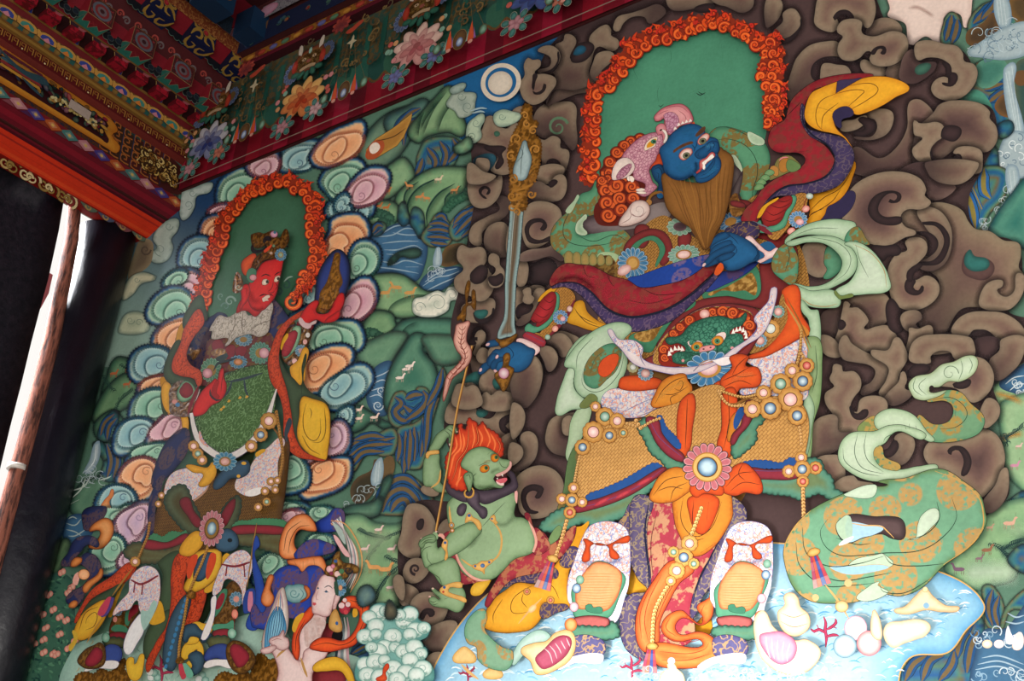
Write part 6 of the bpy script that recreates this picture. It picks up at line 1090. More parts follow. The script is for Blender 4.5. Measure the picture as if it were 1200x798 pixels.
for x, y in ((705,780),(735,782),(720,760),(700,755),(945,770),(930,790),(960,795)): E(x, y, 17, 17, random.choice(('d8e4e0 f4f4f0 3', '6fa898 b8d8cc 3')), ol='5a7a74 .6')
O('red_guardian', 'painted red-faced guardian king in dark green and gold armour before a green halo'); Z(); F('268,470 300,470 300,520 280,600 240,640 250,560', '2c3a20')
NV = dict(m='r', c2='4f3c48'); ND = '141a3c 1d2854 5'
Z(200, 180, 3.99); O('red_guardian/halo', 'dull green oval halo'); HL = "130,800 150,690 170,640 208,560 213,480 255,400 278,310 330,258 380,200 460,168 520,148 572,178 632,208 652,270 642,330 652,400 662,470 640,540 590,602 540,685 500,800"; F(HL, '33583f 3f6a50 16', g=7)
O('red_guardian/flame_border', 'orange and red curling flames round the halo'); FLAMES("158,730 173,650 205,560 213,480 255,400 278,310 330,258 380,200 460,165 520,145 572,172 632,205 652,270 642,330 652,400 662,470 640,540 600,600", 15, 0, 1.1); Z(180, 340, 5.7); CURL(925, 75, 62, -60, 1.5, 40, '6a1a10'); CURL(925, 75, 60, -60, 1.5, 30, 'd8501f'); CURL(925, 75, 60, -60, 1.4, 8, 'f0903c'); Z(200, 180, 3.99); FLAMES("640,560 600,620 570,660", 8, 0)
O('red_guardian/smoke_wisp', 'grey green wisps beside the face')
T(300, 200); CURL(140, 535, 22, -90, 1.0, 10, '33504a', 1); L("130,520 150,500 172,495", 1.8, '9ab0a0'); CURL(105, 560, 20, 90, 1, 10, '2f4a48', -1); Z(180, 340, 5.7); CURL(510, 75, 38, 0, 1.2, 14, '7f9a8c', -1); CURL(450, 40, 24, 90, 1, 10, '6a8a7c', 1); CURL(480, 110, 30, 180, 1, 10, '5a7a70', 1)
# robe
Z(180, 340, 5.7); O('red_guardian/navy_robe', 'dark navy robe with brown roundels')
F("195,310 300,220 400,168 440,148 492,182 402,222 382,302 362,422 330,530 300,560 255,510 215,442", ND, ol='080a18 1', **NV); F("775,55 832,88 902,180 945,222 902,252 832,302 800,370 755,310 775,200", ND, ol='080a18 1', **NV); GOLD("240,380 262,400 300,392 322,390 300,430 262,470 250,440 225,430 245,420")
O('red_guardian/breast_armour', 'dark red breast armour with flower bosses'); F("365,335 520,300 700,300 785,290 803,420 772,525 500,545 330,640 310,540 345,430", '4a1c1c 62282a 5', m='d', c2='6a4a24'); 
for s in ("395,345 450,335 460,400 400,400", "480,390 540,370 530,450 500,470", "550,390 620,380 600,440 560,440"): F(s, '7a1f28', ol='2a0c10 .8')
GOLD("380,420 430,390 480,400 490,450 470,490 430,480 440,450 400,440"); F("400,470 450,480 500,440 490,420", '2c3c3c'); 
ROS(600, 330, 62, 46, 13, '4a7a90', 'a8c0c4', 0, [(.4, '8a6a34')]); ROS(712, 420, 76, 76, 16, '4a7f6a', '8ab49c', 0, [(.42, '9a7434')]); E(738, 420, 32, 34, 'b87a84 e0b4b8 5', ol='5a2c34 .8'); ROS(565, 480, 62, 46, 13, '3f7494', '94b4bc', 0, [(.5, '9a6a34'), (.35, 'c87a50 e0a878 4')]); ROS(385, 535, 72, 84, 16, '4a7a5c', '94b894', 0, [(.45, '8a6a34')]); E(360, 555, 32, 32, 'a86a74 dca8ac 5', ol='5a2c34 .8')
L("400,540 430,490 500,470 560,450", 3, '2a3438')
O('red_guardian/cloud_collar', 'cream white patterned collar'); F("372,272 402,212 440,168 492,182 540,158 598,118 632,170 662,160 702,145 785,78 778,200 762,282 702,312 650,292 600,302 545,322 478,374 500,322 390,325 392,272", 'a89c90 c4b8aa 5', m='q', c2='8a8074', ol='4a4038 .9'); fold("540,160 540,240 500,320", "660,165 655,290", "400,270 480,210", "600,130 590,220 600,300", "780,200 700,230 655,260", h='6a5c50')
Z(); O('red_guardian/green_robe', 'olive green robe over the belly'); F("255,448 268,438 285,431 315,428 321,440 323,468 319,490 307,512 287,525 264,531 242,523 231,502 229,482 240,462", '2c4422 40602e 8', m='q', c2='6a8c58', ol='141e10 1', g=3)
L("265,448 285,444 308,437", 3, '2c3a44'); L("272,446 268,458 262,466", 2.4, '2c3a44'); L("286,444 288,458 292,466", 2.4, '2c3a44')
for x, y in ((268,470),(281,466),(289,465),(262,477),(259,480)): F([(x-2, y+1), (x, y-2), (x+2.4, y-.6), (x+.6, y+1.6)], 'd09a30')
# head
O('red_guardian/red_neck', 'red neck'); F("277,367 282,352 288,348 300,356 312,358 307,364 299,371 291,365 283,364", '8a1414 c02020 4', ol='3a0808 .8')
O('red_guardian/red_face', 'bright red face with wide white eyes'); RF = '0:8a1416 2:c81f20 9:d62a26'
F("293,330 301,318 308,308 320,304 331.5,303 331,310 330,317 328,325 326,333 325,341 321,350 315,357.5 309,363 302,364.5 295,361 291,351 290,340", RF, ol='3a0808 1', g=2); F("283,337 290,333 293,342 290,352 285,358 281,364 283,350", RF, ol='3a0808 .8'); L("285,339 289,338 288,346", .6, '5a0c0c')
S("294,360 302,364 310,361", 4, '7a1012', .6, 1); S("293,340 297,352 306,352", 5, 'a01818', .4)
Z(270, 250, 7.98); 
for s, x, y in (("293,650 305,620 335,612 362,632 352,656 325,672 300,668", 345, 640), ("408,628 420,595 448,582 465,590 458,620 435,642 412,640", 448, 610)): F(s, 'd0b090 ece0d0 2', ol='3a0808 1'); E(x, y, 15, 17, '3a3428 6a6450 2'); E(x, y, 7, 8, '0a0a08')
for s in ("285,592 330,570 378,590", "412,580 445,555 478,543"): L(s, 1.5, '3a0a0a')
fold("400,640 395,680 380,710 350,730", "350,735 375,745 400,740 415,720", "415,650 440,680 415,715", "460,640 455,690", h='5a0c0c', w=.9)
Z(180, 340, 5.7); L("705,42 735,28 760,30", 1.6, '3a0c0c'); L("765,25 785,30 800,40", 1.4, '3a0c0c'); F("725,55 745,40 772,32 778,45 760,60 770,70 745,72 735,80", 'e0c8b4', ol='6a1010 .8'); L("740,62 770,52", .6, '6a1010')
Z(270, 250, 7.98); O('red_guardian/crown', 'gold crown with an orange cloth and dark hair'); F("245,535 280,470 385,430 492,425 495,405 380,410 260,450 235,520", '1c1418'); F("103,470 180,390 232,378 240,440 200,490 150,585", 'a83418 d8582a 4', ol='3a0e08 1')
GOLD("190,200 215,188 275,176 312,190 360,168 402,160 432,205 460,230 480,192 520,143 548,200 547,262 512,322 492,332 495,420 400,425 305,445 240,520 200,505 215,440 250,400 312,345 330,300 290,320 230,325 200,290", m='g') if False else F("190,200 215,188 275,176 312,190 360,168 402,160 432,205 460,230 480,192 520,143 548,200 547,262 512,322 492,332 495,420 400,425 305,445 240,520 200,505 215,440 250,400 312,345 330,300 290,320 230,325 200,290", '4a2c0c 8a5c24 3', m='g', c2='4a2c10')
F("192,350 202,292 225,335 270,342 330,310 300,262 340,208 385,228 378,262 340,255 320,280 345,315 300,355 230,375", '181018'); E(408, 195, 34, 30, 'a86a84 d8a8b8 3', ol='4a1c2c .7'); E(415, 178, 14, 14, '3a6a80'); F("310,350 370,300 390,290 370,330 320,370", 'd0441f'); L("265,440 285,390 280,380", 2, '2a1810'); E(380, 372, 15, 14, 'c0a090 e0c8b8 2'); E(405, 305, 12, 14, '6a8a70'); ROS(470, 388, 56, 60, 11, '2f6a94', '90b8c4', 0, [(.45, 'a08040'), (.28, '8aa890')])
F("175,520 230,520 240,580 200,650 150,600", '4a7a60', ol='1c2c24 .7'); E(212, 600, 32, 28, 'c87a84 eab8b8 4', ol='5a2028 .8'); F("18,700 40,585 68,545 112,620 122,682 82,742 28,740", '6a4018 9a6428 4', m='g', c2='4a2c10'); CURL(75, 690, 30, 0, 1.2, 12, '9aa088'); E(533, 310, 10, 8, '1c1418')
# scarves
Z(180, 340, 5.7); O('red_guardian/orange_scarf', 'orange scarf with gold scrolls, dark green border and yellow lining'); SO = dict(m='q', c2='8a2c14'); OS_ = 'a83414 cc461c 5'; GN = '26341f 3f5238 6'
F("148,345 190,220 203,290 180,347", 'c0841c', ol='3a2008 .7'); F("52,655 55,580 112,632 105,830 78,770", 'c0841c', ol='3a2008 .7'); F("45,690 60,660 90,790 80,840 55,800", GN)
F("228,130 280,50 322,38 342,100 362,190 338,205 310,130 272,152 208,255 198,190", GN, ol='10160c 1'); F("68,562 88,460 150,340 182,338 150,420 128,480 135,542 190,572 262,592 285,645 180,622 108,622", GN, ol='10160c 1')
F("203,262 238,200 280,138 310,128 337,190 332,232 270,312 232,382 220,442 252,502 312,540 322,622 297,642 270,592 180,572 128,542 128,470 178,360", OS_, ol='3a0e06 1', **SO)
T(0, 400); F("755,250 770,190 800,210 790,290 810,335 870,340 880,420 860,430 840,350 780,330", 'c0841c e0a42c 4', ol='3a2008 .8')
Z(180, 340, 5.7); GOLD("108,660 180,602 272,642 305,690 260,830 120,830 105,740", m='g') if False else F("108,660 180,602 272,642 305,690 260,830 120,830 105,740", '3f2410 7a5226 5', m='g', c2='4a2c10'); F("155,690 175,640 212,605 262,632 278,690 215,745 175,740", '3f6a4c 8ab08a 3', ol='14241a .8'); F("170,680 185,645 215,615 255,640 262,690 210,722", '6a1420 8a2028 5'); E(140, 745, 18, 16, 'd08a80'); E(160, 765, 16, 15, '4a7aa0'); L("300,640 250,760 230,830", 4, '7a2028'); L("310,660 262,798", 2.4, 'd8c0c0')
# right side sleeve + scarf
F("955,232 975,205 1065,225 1040,275", '6a1c24', ol='1c0c10 .8'); L("965,215 1050,250", 2, '5a5a60'); F("985,190 1000,175 1090,205 1060,232 980,205", 'c8a8a8 e4d0cc 3', ol='5a3038 .8'); F("935,240 1050,272 1032,362 1000,422 945,502 900,502 855,440 870,300", '5a3814 8a6028 5', m='g', c2='4a2c10', ol='1c1008 .8')
F("925,265 955,238 985,255 955,380 895,450 865,448 900,430 930,370 950,285", '4a7a5c 9aba94 3', ol='14241a .8'); F("858,395 878,312 945,268 962,285 935,372 892,440 860,435", '7a1824 a02a34 4', ol='2a0c10 .8'); fold("880,320 930,340", "868,360 920,385", "862,395 905,415"); F("850,400 860,330 900,290 870,360", 'd09a28'); ROS(985, 405, 42, 42, 12, '3f7494', 'a8c0c8', 0, [(.4, 'c08a80')]); E(1012, 345, 15, 17, 'd8a098'); E(1030, 300, 15, 17, 'd0c8c0'); E(942, 475, 18, 20, 'd8a098 ecc8c0 3'); GOLD("820,250 900,210 945,215 900,240 860,270")
T(300, 400); F("158,130 195,90 236,28 233,110 207,205", 'c0841c e0a42c 4', ol='3a2008 .8'); fold("200,180 205,120")
F("108,-30 110,60 135,130 180,180 212,205 215,120 235,60 220,180 250,235 312,270 337,302 222,262 205,372 192,432 232,512 180,452 158,320 140,222 112,132", GN, ol='10160c 1'); F("215,262 262,268 332,300 347,402 337,502 318,558 232,512 193,442 203,350", '0:a8720e 2:d8a01f 10:e2b030', ol='3a2008 1.1'); fold("250,310 260,330 255,360", "235,290 220,360 230,430 270,465 300,430 300,360", "320,310 325,420 300,470 260,470", "300,530 250,500 215,440"); L("212,205 215,262", 1.2, '10160c')
F("55,100 75,20 110,-60 175,-120 235,-140 170,-90 125,-20 107,60 112,122 142,222 162,322 182,442 222,512 292,547 322,558 270,554 200,542 150,502 130,442 128,330 108,252 68,182", OS_, ol='3a0e06 1', **SO)
# hands
Z(180, 340, 5.7); O('red_guardian/red_hand', new=True); F("260,830 318,682 390,612 412,590 425,600 440,545 462,518 470,545 470,590 485,622 482,682 442,742 385,772 330,830", RF, ol='3a0808 1'); F("385,690 400,640 430,600 425,650 420,690 440,710 430,730 395,720", 'a01618', ol='3a0808 .7'); L("378,660 380,700 420,735 450,730", 2.6, '3a2c2c'); fold("440,560 435,600", "465,560 455,620 450,680", "480,620 470,680", h='5a0c0c', w=.8)
Z(200, 180, 3.99); O('red_guardian/jewel_casket', 'dark blue pointed casket with a gold spire in the raised hand'); F("678,640 688,570 730,490 780,448 822,478 838,532 832,612 802,682 740,730 680,700", '0:0c1020 2:14204a 6:2a3a78', ol='08080c 1.2'); GOLD("768,468 780,462 792,470 788,540 803,602 785,642 810,690 772,742 735,728 720,745 690,738 672,745 695,680 700,650 730,602 752,530", jag=(3, .8))
O('red_guardian/red_hand', new=True); F("603,772 650,702 692,690 680,740 735,745 760,700 800,650 812,690 790,740 770,775 720,792 680,777 625,800", RF, ol='3a0808 1'); F("770,745 790,735 785,770 745,790 720,785", RF, ol='3a0808 .7'); fold("690,720 740,730 770,700", "660,720 680,760", h='5a0c0c'); F("600,790 605,765 630,790 660,800 640,820", 'd0b0b0')
# waist
Z(); O('red_guardian/white_sash', 'white sash under the belly'); Q = "224,484 227,500 232,514 243,526 262,536 281,530 299,514 313,490 321,466 324,456"; L(Q, 9, '5a5060', tp=(.5, .2)); L(Q, 7.4, 'dcd2cc', tp=(.5, .2)); L("234,505 236,515 244,524", 4, 'd89a80', m='f')
T(0, 400); F("730,800 760,700 800,620 880,590 980,600 1050,640 1110,640 1200,580 1310,500 1340,440 1350,560 1310,860 1290,930 1100,930 900,1000 700,1020", '4a2c10 74501f 6', m='w', c2='2f1c08', ol='1a1006 1', g=6)
O('red_guardian/navy_robe'); F("715,685 735,560 780,470 860,405 888,430 872,522 822,592 775,640", ND, ol='080a18 1', **NV); F("690,798 715,690 760,640 730,760 715,900 680,960 690,870", ND, **NV); F("1340,470 1330,420 1360,360 1345,440", '2c3a44')
O('red_guardian/hip_cloth', 'white flowered hip cloth', new=True); F("768,702 800,622 872,593 962,600 985,642 962,692 902,742 845,782 785,762", 'd8ccc4', m='f', ol='6a5050 1'); L("985,650 960,700 900,750 840,785", 2, 'b88a70'); O('red_guardian/hip_cloth', new=True); F("1098,682 1110,640 1160,600 1200,540 1260,490 1310,448 1332,470 1300,560 1290,702 1240,682 1195,720 1150,722 1110,700", 'd8ccc4', m='f', ol='6a5050 1'); F("1145,715 1180,690 1230,690 1200,720", 'ece4e0')
O('red_guardian/bead_chain', 'gold chain with round stones')
T(300, 400); L("100,320 70,380 105,440 130,560 100,640 60,700", 2, '7a5020'); BEADS("95,330 110,420 125,540 110,640", 3.4, 1.7, 'b0803a 6a4414 2')
for x, y, r, k in ((60,372,36,'pink'),(22,437,30,'blue'),(70,655,18,'pink'),(42,700,18,'pink'),(90,695,16,'pink'),(50,750,18,'green'),(10,775,18,'pink'),(100,650,16,'pink')): GEM(x, y, r, k, 'a87834')
T(0, 400); 
for x, y, r, k in ((905,490,24,'pink'),(925,525,24,'green'),(945,555,22,'pink'),(1175,490,26,'pink'),(755,720,14,'pink'),(740,760,14,'pink')): GEM(x, y, r, k, 'a87834')
ROS(35+0, 55, 0.1, 0.1, 3, '000000', '000000') if False else None
O('red_guardian/waist_knot', 'yellow and blue knots at the waist'); F("928,672 950,622 902,612 872,578 970,590 995,565 1012,612 985,662 950,680", 'b87e14 dca22c 4', ol='3a2008 .9'); F("1010,640 1060,590 1120,560 1160,560 1165,610 1120,640 1080,640 1040,680 1000,690", '1f3444 34526a 5', ol='0c141c .9'); E(1140, 570, 12, 8, 'd8a030'); E(1115, 630, 9, 8, 'd8a030'); ROS(1052, 562, 56, 46, 13, '3f7fa0', 'a8c8d0', 0, [(.5, '8a6a34'), (.36, 'c88a80 e8c0b4 4')])
T(300, 400); F("0,520 45,505 20,530 0,540", 'd09a24')
# skirt bands and boss
T(0, 598); O('red_guardian/skirt_band', 'red hem with green and dark brown frills'); FR("770,-50 830,60 900,110 940,60 900,-40 850,-120", h='3a3a24', h2='5a4a20'); RB("840,-40 880,30 920,80 945,60 905,0 880,-60", '7a1f2c'); FR("1120,-60 1100,60 1040,110 1020,60 1060,-30", h='3a3a24', h2='5a4a20'); RB("1100,-50 1075,40 1040,80 1025,50 1065,-30", '7a1f2c')
for s in ("690,140 720,110 760,125 800,100 850,105 870,95 868,120 780,150 680,150", "1085,75 1120,50 1160,50 1200,40 1330,50 1330,80 1200,85 1090,90"): F(s, '3f7a54', ol='14241a .8', jag=(4, 1))
FR("580,205 610,160 650,150 690,168 780,180 870,140 905,155 850,212 750,245 650,245", h='4a3c20', h2='5f5226'); RB("678,140 780,150 872,108 875,138 780,178 675,178", '8a2430'); FR("1075,110 1200,110 1330,110 1330,200 1260,190 1180,170 1080,150", h='4a3c20', h2='5f5226'); RB("1088,78 1200,70 1330,82 1325,110 1200,108 1088,108", '8a2430')
O('red_guardian/lower_cloth', 'orange cloth with yellow and blue ribbons hanging between the legs')
F("745,440 760,300 740,240 850,200 840,420 800,520 770,560", GN); F("670,640 690,560 740,500 800,470 780,560 740,660 690,700", GN, ol='10160c .8'); F("900,540 940,470 965,400 990,385 1000,400 980,470 940,540", GN, ol='10160c .8')
F("685,750 728,622 778,542 800,422 800,302 828,208 895,200 872,292 860,362 890,402 942,355 965,370 952,452 922,522 862,552 775,602 742,662", OS_, ol='3a0e06 1', **SO)
F("955,382 980,340 1010,300 1030,240 1060,200 1080,230 1040,300 1000,370", 'd09a24', ol='3a2008 .7'); F("740,420 770,490 765,520 700,530 720,480", 'd09a24', ol='3a2008 .7'); F("575,330 640,270 600,310 550,420 520,500 505,500 530,430", 'd09a24')
F("858,365 888,292 905,205 1002,180 1035,198 1024,292 972,352 900,388 880,385", '0:8a5a10 2:d09a24 6:dcae34', ol='3a2008 1'); F("905,320 925,230 960,200 1000,205 990,270 940,330", '1c2c3c 33506a 4', ol='0c141c .8'); F("880,250 900,210 925,210 905,280 880,320", 'c8421c'); F("985,200 1010,205 1000,270 965,320", 'c8421c')
F("838,195 880,120 930,98 950,150 922,192 880,215", 'b87e14 dca22c 4', ol='3a2008 .9'); F("1008,155 1050,88 1102,108 1112,170 1060,195 1020,185", '1f3444 3a5a72 5', ol='0c141c .9'); E(1075, 140, 12, 10, '0c141c')
F("765,720 768,620 798,500 858,402 892,400 872,502 842,582 830,702 802,752", '1f3444 3a5668 5', ol='0c141c 1'); 
for i in range(12): E(868-i*8.4, 420+i*26+i*i*.2, 8, 12, '3a7aa8', 20)
F("860,700 850,650 900,600 940,620 950,680 900,740 870,720 900,690 920,650", 'd09a24 dcae34 3', ol='3a2008 .9'); F("860,600 870,550 920,520 960,530 1010,500 1005,540 960,590 920,560 890,580 930,600 920,620 870,625", 'd09a24 dcae34 3', ol='3a2008 .9'); F("850,590 860,545 910,530 940,560 980,570 990,600 940,620 940,600 890,590 870,620", '1f3444 3a5668 5', ol='0c141c .8'); F("880,680 930,660 955,700 930,760 870,770 900,730", '1f3444 3a5668 5', ol='0c141c .8'); F("590,720 600,690 625,690 630,720 665,670 672,720 650,790 610,790", 'd09a24 e0b434 4', ol='3a2008 .9')
BEADS("985,130 950,230 910,320 880,400 860,520 840,620 835,690", 3.2, 1.6, 'b8883c 7a5020 2'); GOLD("870,400 890,372 915,390 910,412 880,412"); GOLD("820,710 838,685 860,700 850,718")
F("835,720 850,715 870,780 850,790", 'b83a48'); F("855,715 870,715 905,770 880,785", '6aa890')
O('red_guardian/lotus_boss', 'pink lotus boss with a blue centre stone'); ROS(990, 85, 58, 86, 17, 'c8747c', 'e4b4b4', 8, [(.6, '5a3a14'), (.52, '8a6428'), (.36, '2f5a7a c0d8dc 4')], a0=.1)
# left flying cloth
O('red_guardian/orange_scarf'); F("348,525 380,450 432,370 520,310 600,245 640,255 590,332 500,372 420,422 380,492", OS_, ol='3a0e06 1', **SO); F("375,490 420,425 500,378 570,340 560,370 500,420 440,440 380,495", GN); F("345,575 380,492 440,440 502,420 505,470 470,540 420,592 370,607", '0:a8720e 2:d0961f 8:dcaa30', ol='3a2008 1'); fold("400,560 440,540 450,480 410,500 400,530", "370,560 400,480 460,450"); F("340,560 365,590 330,660 320,640 345,600", 'c8a030')
O('red_guardian/navy_scarf', 'navy and orange flying scarf'); OC = '0:7a3410 2:c87430 6:e09a5c'
F("388,70 392,0 470,-20 500,-10 480,40 440,80 400,95", ND, ol='080a18 1', **NV); F("416,95 480,38 522,50 528,112 482,175 430,180 412,165 460,132 465,95", OC, ol='3a1408 1'); F("285,255 318,200 340,150 370,125 440,125 460,170 410,160 380,190 352,240 400,200 452,218 474,282 445,335 400,380 385,420 350,445 308,425 330,385 395,345 415,290 370,250 330,260", ND, ol='080a18 1', **NV); F("385,370 400,340 455,300 475,270 478,310 430,355 400,388", OC, ol='3a1408 .8'); F("330,260 350,222 385,228 360,260", OC, ol='3a1408 .8'); F("320,450 345,420 365,430 350,455", OC); F("340,340 350,300 370,290 360,350", 'e0a090'); E(392, 300, 26, 24, 'd88a54 f0b484 3', ol='5a2410 .8')
# legs
def KNEE(s, ties, nm='white_knee_cloth'):
    O('red_guardian/'+nm, 'white flowered knee cloth with dark red ties', new=True); F(s, 'd8ccc8', m='f', ol='6a5060 1')
    for t in ties: L(t, 2.6, '7a1c2c', tp=(.6, .6))
O('red_guardian/greave', 'bronze greave with green trim', new=True); F("510,565 530,500 560,470 610,420 660,440 600,560 585,610 520,590", '4a2c10 8a6030 5', m='g', c2='5a3a18', ol='1c1008 .8'); F("585,530 590,470 620,430 650,430 610,500 600,540", '3f7a5c', ol='14241a .8'); F("600,520 610,460 640,440 645,470 615,500", '8a1f2c'); F("520,560 540,535 590,545 600,570", '3f7a5c'); RB("515,575 590,575 580,600 515,598", '8a2430'); FR("490,600 580,605 575,640 490,630", h='4a4422'); E(495, 595, 18, 22, '5f9a80 a8c8b4 4', ol='1c3028 .8'); E(538, 510, 10, 14, 'd88a7a'); ROS(552, 475, 20, 20, 9, '3f7494', 'a8c0c8', 0, [(.4, 'c08a80')]); L("530,525 510,570", 1.6, '7a1c2c')
KNEE("605,335 630,290 682,260 732,280 748,330 742,422 700,502 660,480 650,455 640,420 605,462 560,472 528,490 560,430 602,382", ["612,325 660,345 740,305", "632,335 625,385", "668,345 662,395"])
F("578,642 600,562 640,500 662,485 672,560 640,622 600,675", 'e4dcd8 f0eceb 4', ol='7a70a0 .9'); F("660,470 690,470 720,420 735,440 690,540 670,560", '9fc0b4')
O('red_guardian/shoe', 'gold shoe with a dark red shell toe and blue ankle', new=True); F("478,695 500,632 562,642 560,705 480,715", '24306a 34488a 4', ol='0c1028 .8'); F("395,747 480,708 552,708 542,738 460,738", 'e4dcd8', ol='6a6070 .7'); F("362,700 400,650 442,630 470,618 492,650 484,722 420,742 378,727", '4a2c10 94682c 4', m='g', c2='5a3a18', ol='1c1008 .9'); F("398,715 420,670 450,640 478,660 472,700 430,730", '6a1420 942434 4', ol='2a0810 .7')
O('red_guardian/greave', new=True); F("1005,545 1028,445 1050,375 1090,330 1140,365 1105,480 1085,545", '4a2c10 8a6030 5', m='g', c2='5a3a18', ol='1c1008 .8'); F("985,500 1010,420 1040,370 1062,370 1050,430 1010,495", '3f7a5c', ol='14241a .8'); F("1005,460 1020,410 1045,385 1050,410 1025,460", '8a1f2c'); F("995,560 1000,535 1060,530 1090,515 1085,560", '4a8a6c', ol='14241a .8'); RB("1000,565 1075,558 1068,588 1000,590", '8a2430'); FR("975,600 1060,590 1075,605 1065,635 980,635", h='4a4422'); ROS(1105, 415, 34, 36, 11, '3f7494', 'a8c0c8', 0, [(.4, 'd89080')]); E(1098, 485, 15, 22, 'd8705c f0a890 4', ol='4a140c .8'); E(1085, 575, 20, 24, '5f9a80 a8c8b4 4', ol='1c3028 .8'); L("1095,500 1095,560", 1.6, '7a1c2c')
KNEE("995,395 1018,302 1050,240 1090,200 1142,188 1178,230 1174,290 1150,352 1140,440 1130,375 1100,332 1055,322 1030,378", ["1035,252 1100,262 1175,240", "1062,258 1055,308", "1140,250 1145,312"]); F("940,600 985,480 1000,400 1005,470 985,560 960,605", 'e4dcd8', ol='7a70a0 .8')
O('red_guardian/shoe', new=True); F("958,702 980,642 1062,630 1075,702 1010,690", '24306a 34488a 4', ol='0c1028 .8'); F("955,735 970,705 1040,698 1075,705 1085,738 1020,725", 'e4dcd8', ol='6a6070 .7'); F("1058,645 1090,610 1152,630 1195,692 1172,742 1120,764 1072,722", '4a2c10 94682c 4', m='g', c2='5a3a18', ol='1c1008 .9'); F("1075,650 1095,625 1140,645 1165,690 1120,735 1090,700", '6a1420 942434 4', ol='2a0810 .7')
O('red_guardian/bead_chain'); BEADS("700,60 690,120 665,180 640,240", 3, 1.5, 'b0803a 6a4414 2'); GEM(632, 240, 22, 'pink', 'a87834'); L("620,270 560,350 525,400", 2, '9a7030'); TX_ = TX[:]
F("520,405 535,410 500,490 470,495", '4a3a7a'); F("500,410 520,405 485,490 455,485", 'b83a50'); L("480,500 440,560 405,620", 2, 'b08034')
L("1200,60 1175,220 1155,360", 1.6, '9a7030'); F("1140,480 1150,380 1190,370 1195,520 1175,480", '24408a', ol='0c1028 .8'); F("1160,470 1165,380 1180,380 1178,470", 'c87a90')
O('red_guardian/navy_robe'); F("1150,540 1195,560 1240,480 1230,330 1190,200 1215,160 1195,120 1180,250 1195,420", '1c3a8a 2448a0 4', ol='0c1028 .8')
# ================================================================= offering maiden
T(300, 598); O('offering_maiden', 'painted pale-skinned maiden with a jewelled crown lifting a striped conch'); F('240,560 300,560 330,660 300,760 230,740', 'd8b0ac'); 
OM = '0:8a3a14 2:d8783c 6:ea9a64'; NV2 = 'ramp'
O('offering_maiden/navy_scarf', 'navy roundel scarf with orange lining'); N2 = '1a2c70 2440a0 5'; NW = dict(m='r', c2='5a4468', ol='0c1030 1')
F("278,60 330,28 372,-10 412,8 402,82 342,102 278,92", N2, **NW); F("108,195 128,90 180,28 242,23 284,92 250,97 202,92 178,140 190,182 232,202 140,228", OM, ol='3a1408 1', g=2.2); fold("130,190 150,100 210,50", "150,200 165,130 200,80 250,70"); F("178,205 250,138 332,150 372,182 302,212 230,232 190,228", N2, **NW); F("145,235 210,225 300,215 320,235 325,290 260,265 215,290 190,265 150,250", OM, ol='3a1408 .9'); fold("180,240 190,260", "220,235 220,270", "270,225 275,260")
F("-20,540 -10,440 30,480 60,420 80,400 70,330 100,280 150,258 195,265 215,290 245,262 290,262 318,295 300,350 270,400 262,460 240,500 190,510 150,505 120,560 60,560 10,552", N2, g=3, **NW); F("25,430 40,360 75,300 68,370 85,410 60,450", OM, ol='3a1408 .8'); F("130,390 145,350 170,350 200,345 225,352 245,380 238,415 205,430 160,428", '4a7f84 9ab8b4 6', ol='1a2c34 1'); CURL(178, 388, 24, 0, 1.4, 6, '5a8a8c'); L("205,365 222,390 205,420", 1, '4a7a80'); F("225,352 250,365 252,400 225,425 205,430 238,400", OM, ol='3a1408 .8')
O('offering_maiden/striped_ribbon', 'pale pink and grey striped ribbon')
for i, c in enumerate(('d8a07c', 'e4e0d8', '8a9498', 'e0b4b8', 'ece8e4', '7f8c94', 'e8d8d4')):
    L([(350+i*7, 60-i*5), (405-i*3+18, 100-i*7+18), (455-i*6+14, 190-i*2), (448-i*6+26, 290-i*3), (425-i*8+20, 370-i*5)], 2.0, c, tp=(.6, .3)); 
L("350,48 410,60 460,120 492,200 490,290 440,385", 1.4, 'e0a060', tp=(.6, .3)); F("362,115 385,130 410,170 440,215 420,215 390,175", 'e4b0b0', ol='8a5050 .7'); F("360,60 400,90 420,160 400,140 370,85", 'a8b8b0')
for i, c in enumerate(('3a4a54', 'e0d0d4', '8fa0a4', 'ece8e4', 'd8a8b0')): L([(370+i*14, 500), (385+i*12, 560), (380+i*12, 640), (375+i*14, 700), (400+i*12, 780)], 3, c)
MS = '0:a87878 2:e0bcb8 8:ecd0cc'
O('offering_maiden/dress', 'dark red bodice with gold necklace'); F("200,590 290,540 370,530 400,560 380,640 300,700 240,840 400,840 400,700 330,690", '7a2430 98343c 5', ol='2a0c14 .8'); F("360,570 400,560 395,620 360,620", '181418')
O('offering_maiden/bare_arm', 'pale raised arm and shoulder'); F("195,650 205,560 240,520 262,490 322,480 325,520 300,600 265,660 230,720 200,700", MS, ol='7a4444 .9', g=2.4); F("225,660 260,640 320,650 335,665 300,715 265,760 250,830 100,830 105,760 92,700 60,650 30,668 22,655 62,612 75,595 110,585 140,600 150,645 195,700 215,700", MS, ol='7a4444 1', g=2.4); fold("60,612 90,605 110,612", "100,640 140,640", "195,700 220,760", h='a86a68')
F("232,520 262,500 320,510 325,540 290,600 240,640 225,600", 'e0bcb4', m='g', c2='e8ccc6'); 
L("95,690 110,672 150,640", 2.6, 'c09050'); L("210,690 225,740 240,780", 3, 'c09050')
O('offering_maiden/orange_scarf', 'bright orange scarf looped round the shoulders'); OB = '0:8a2410 2:dc481c 6:e85a24'
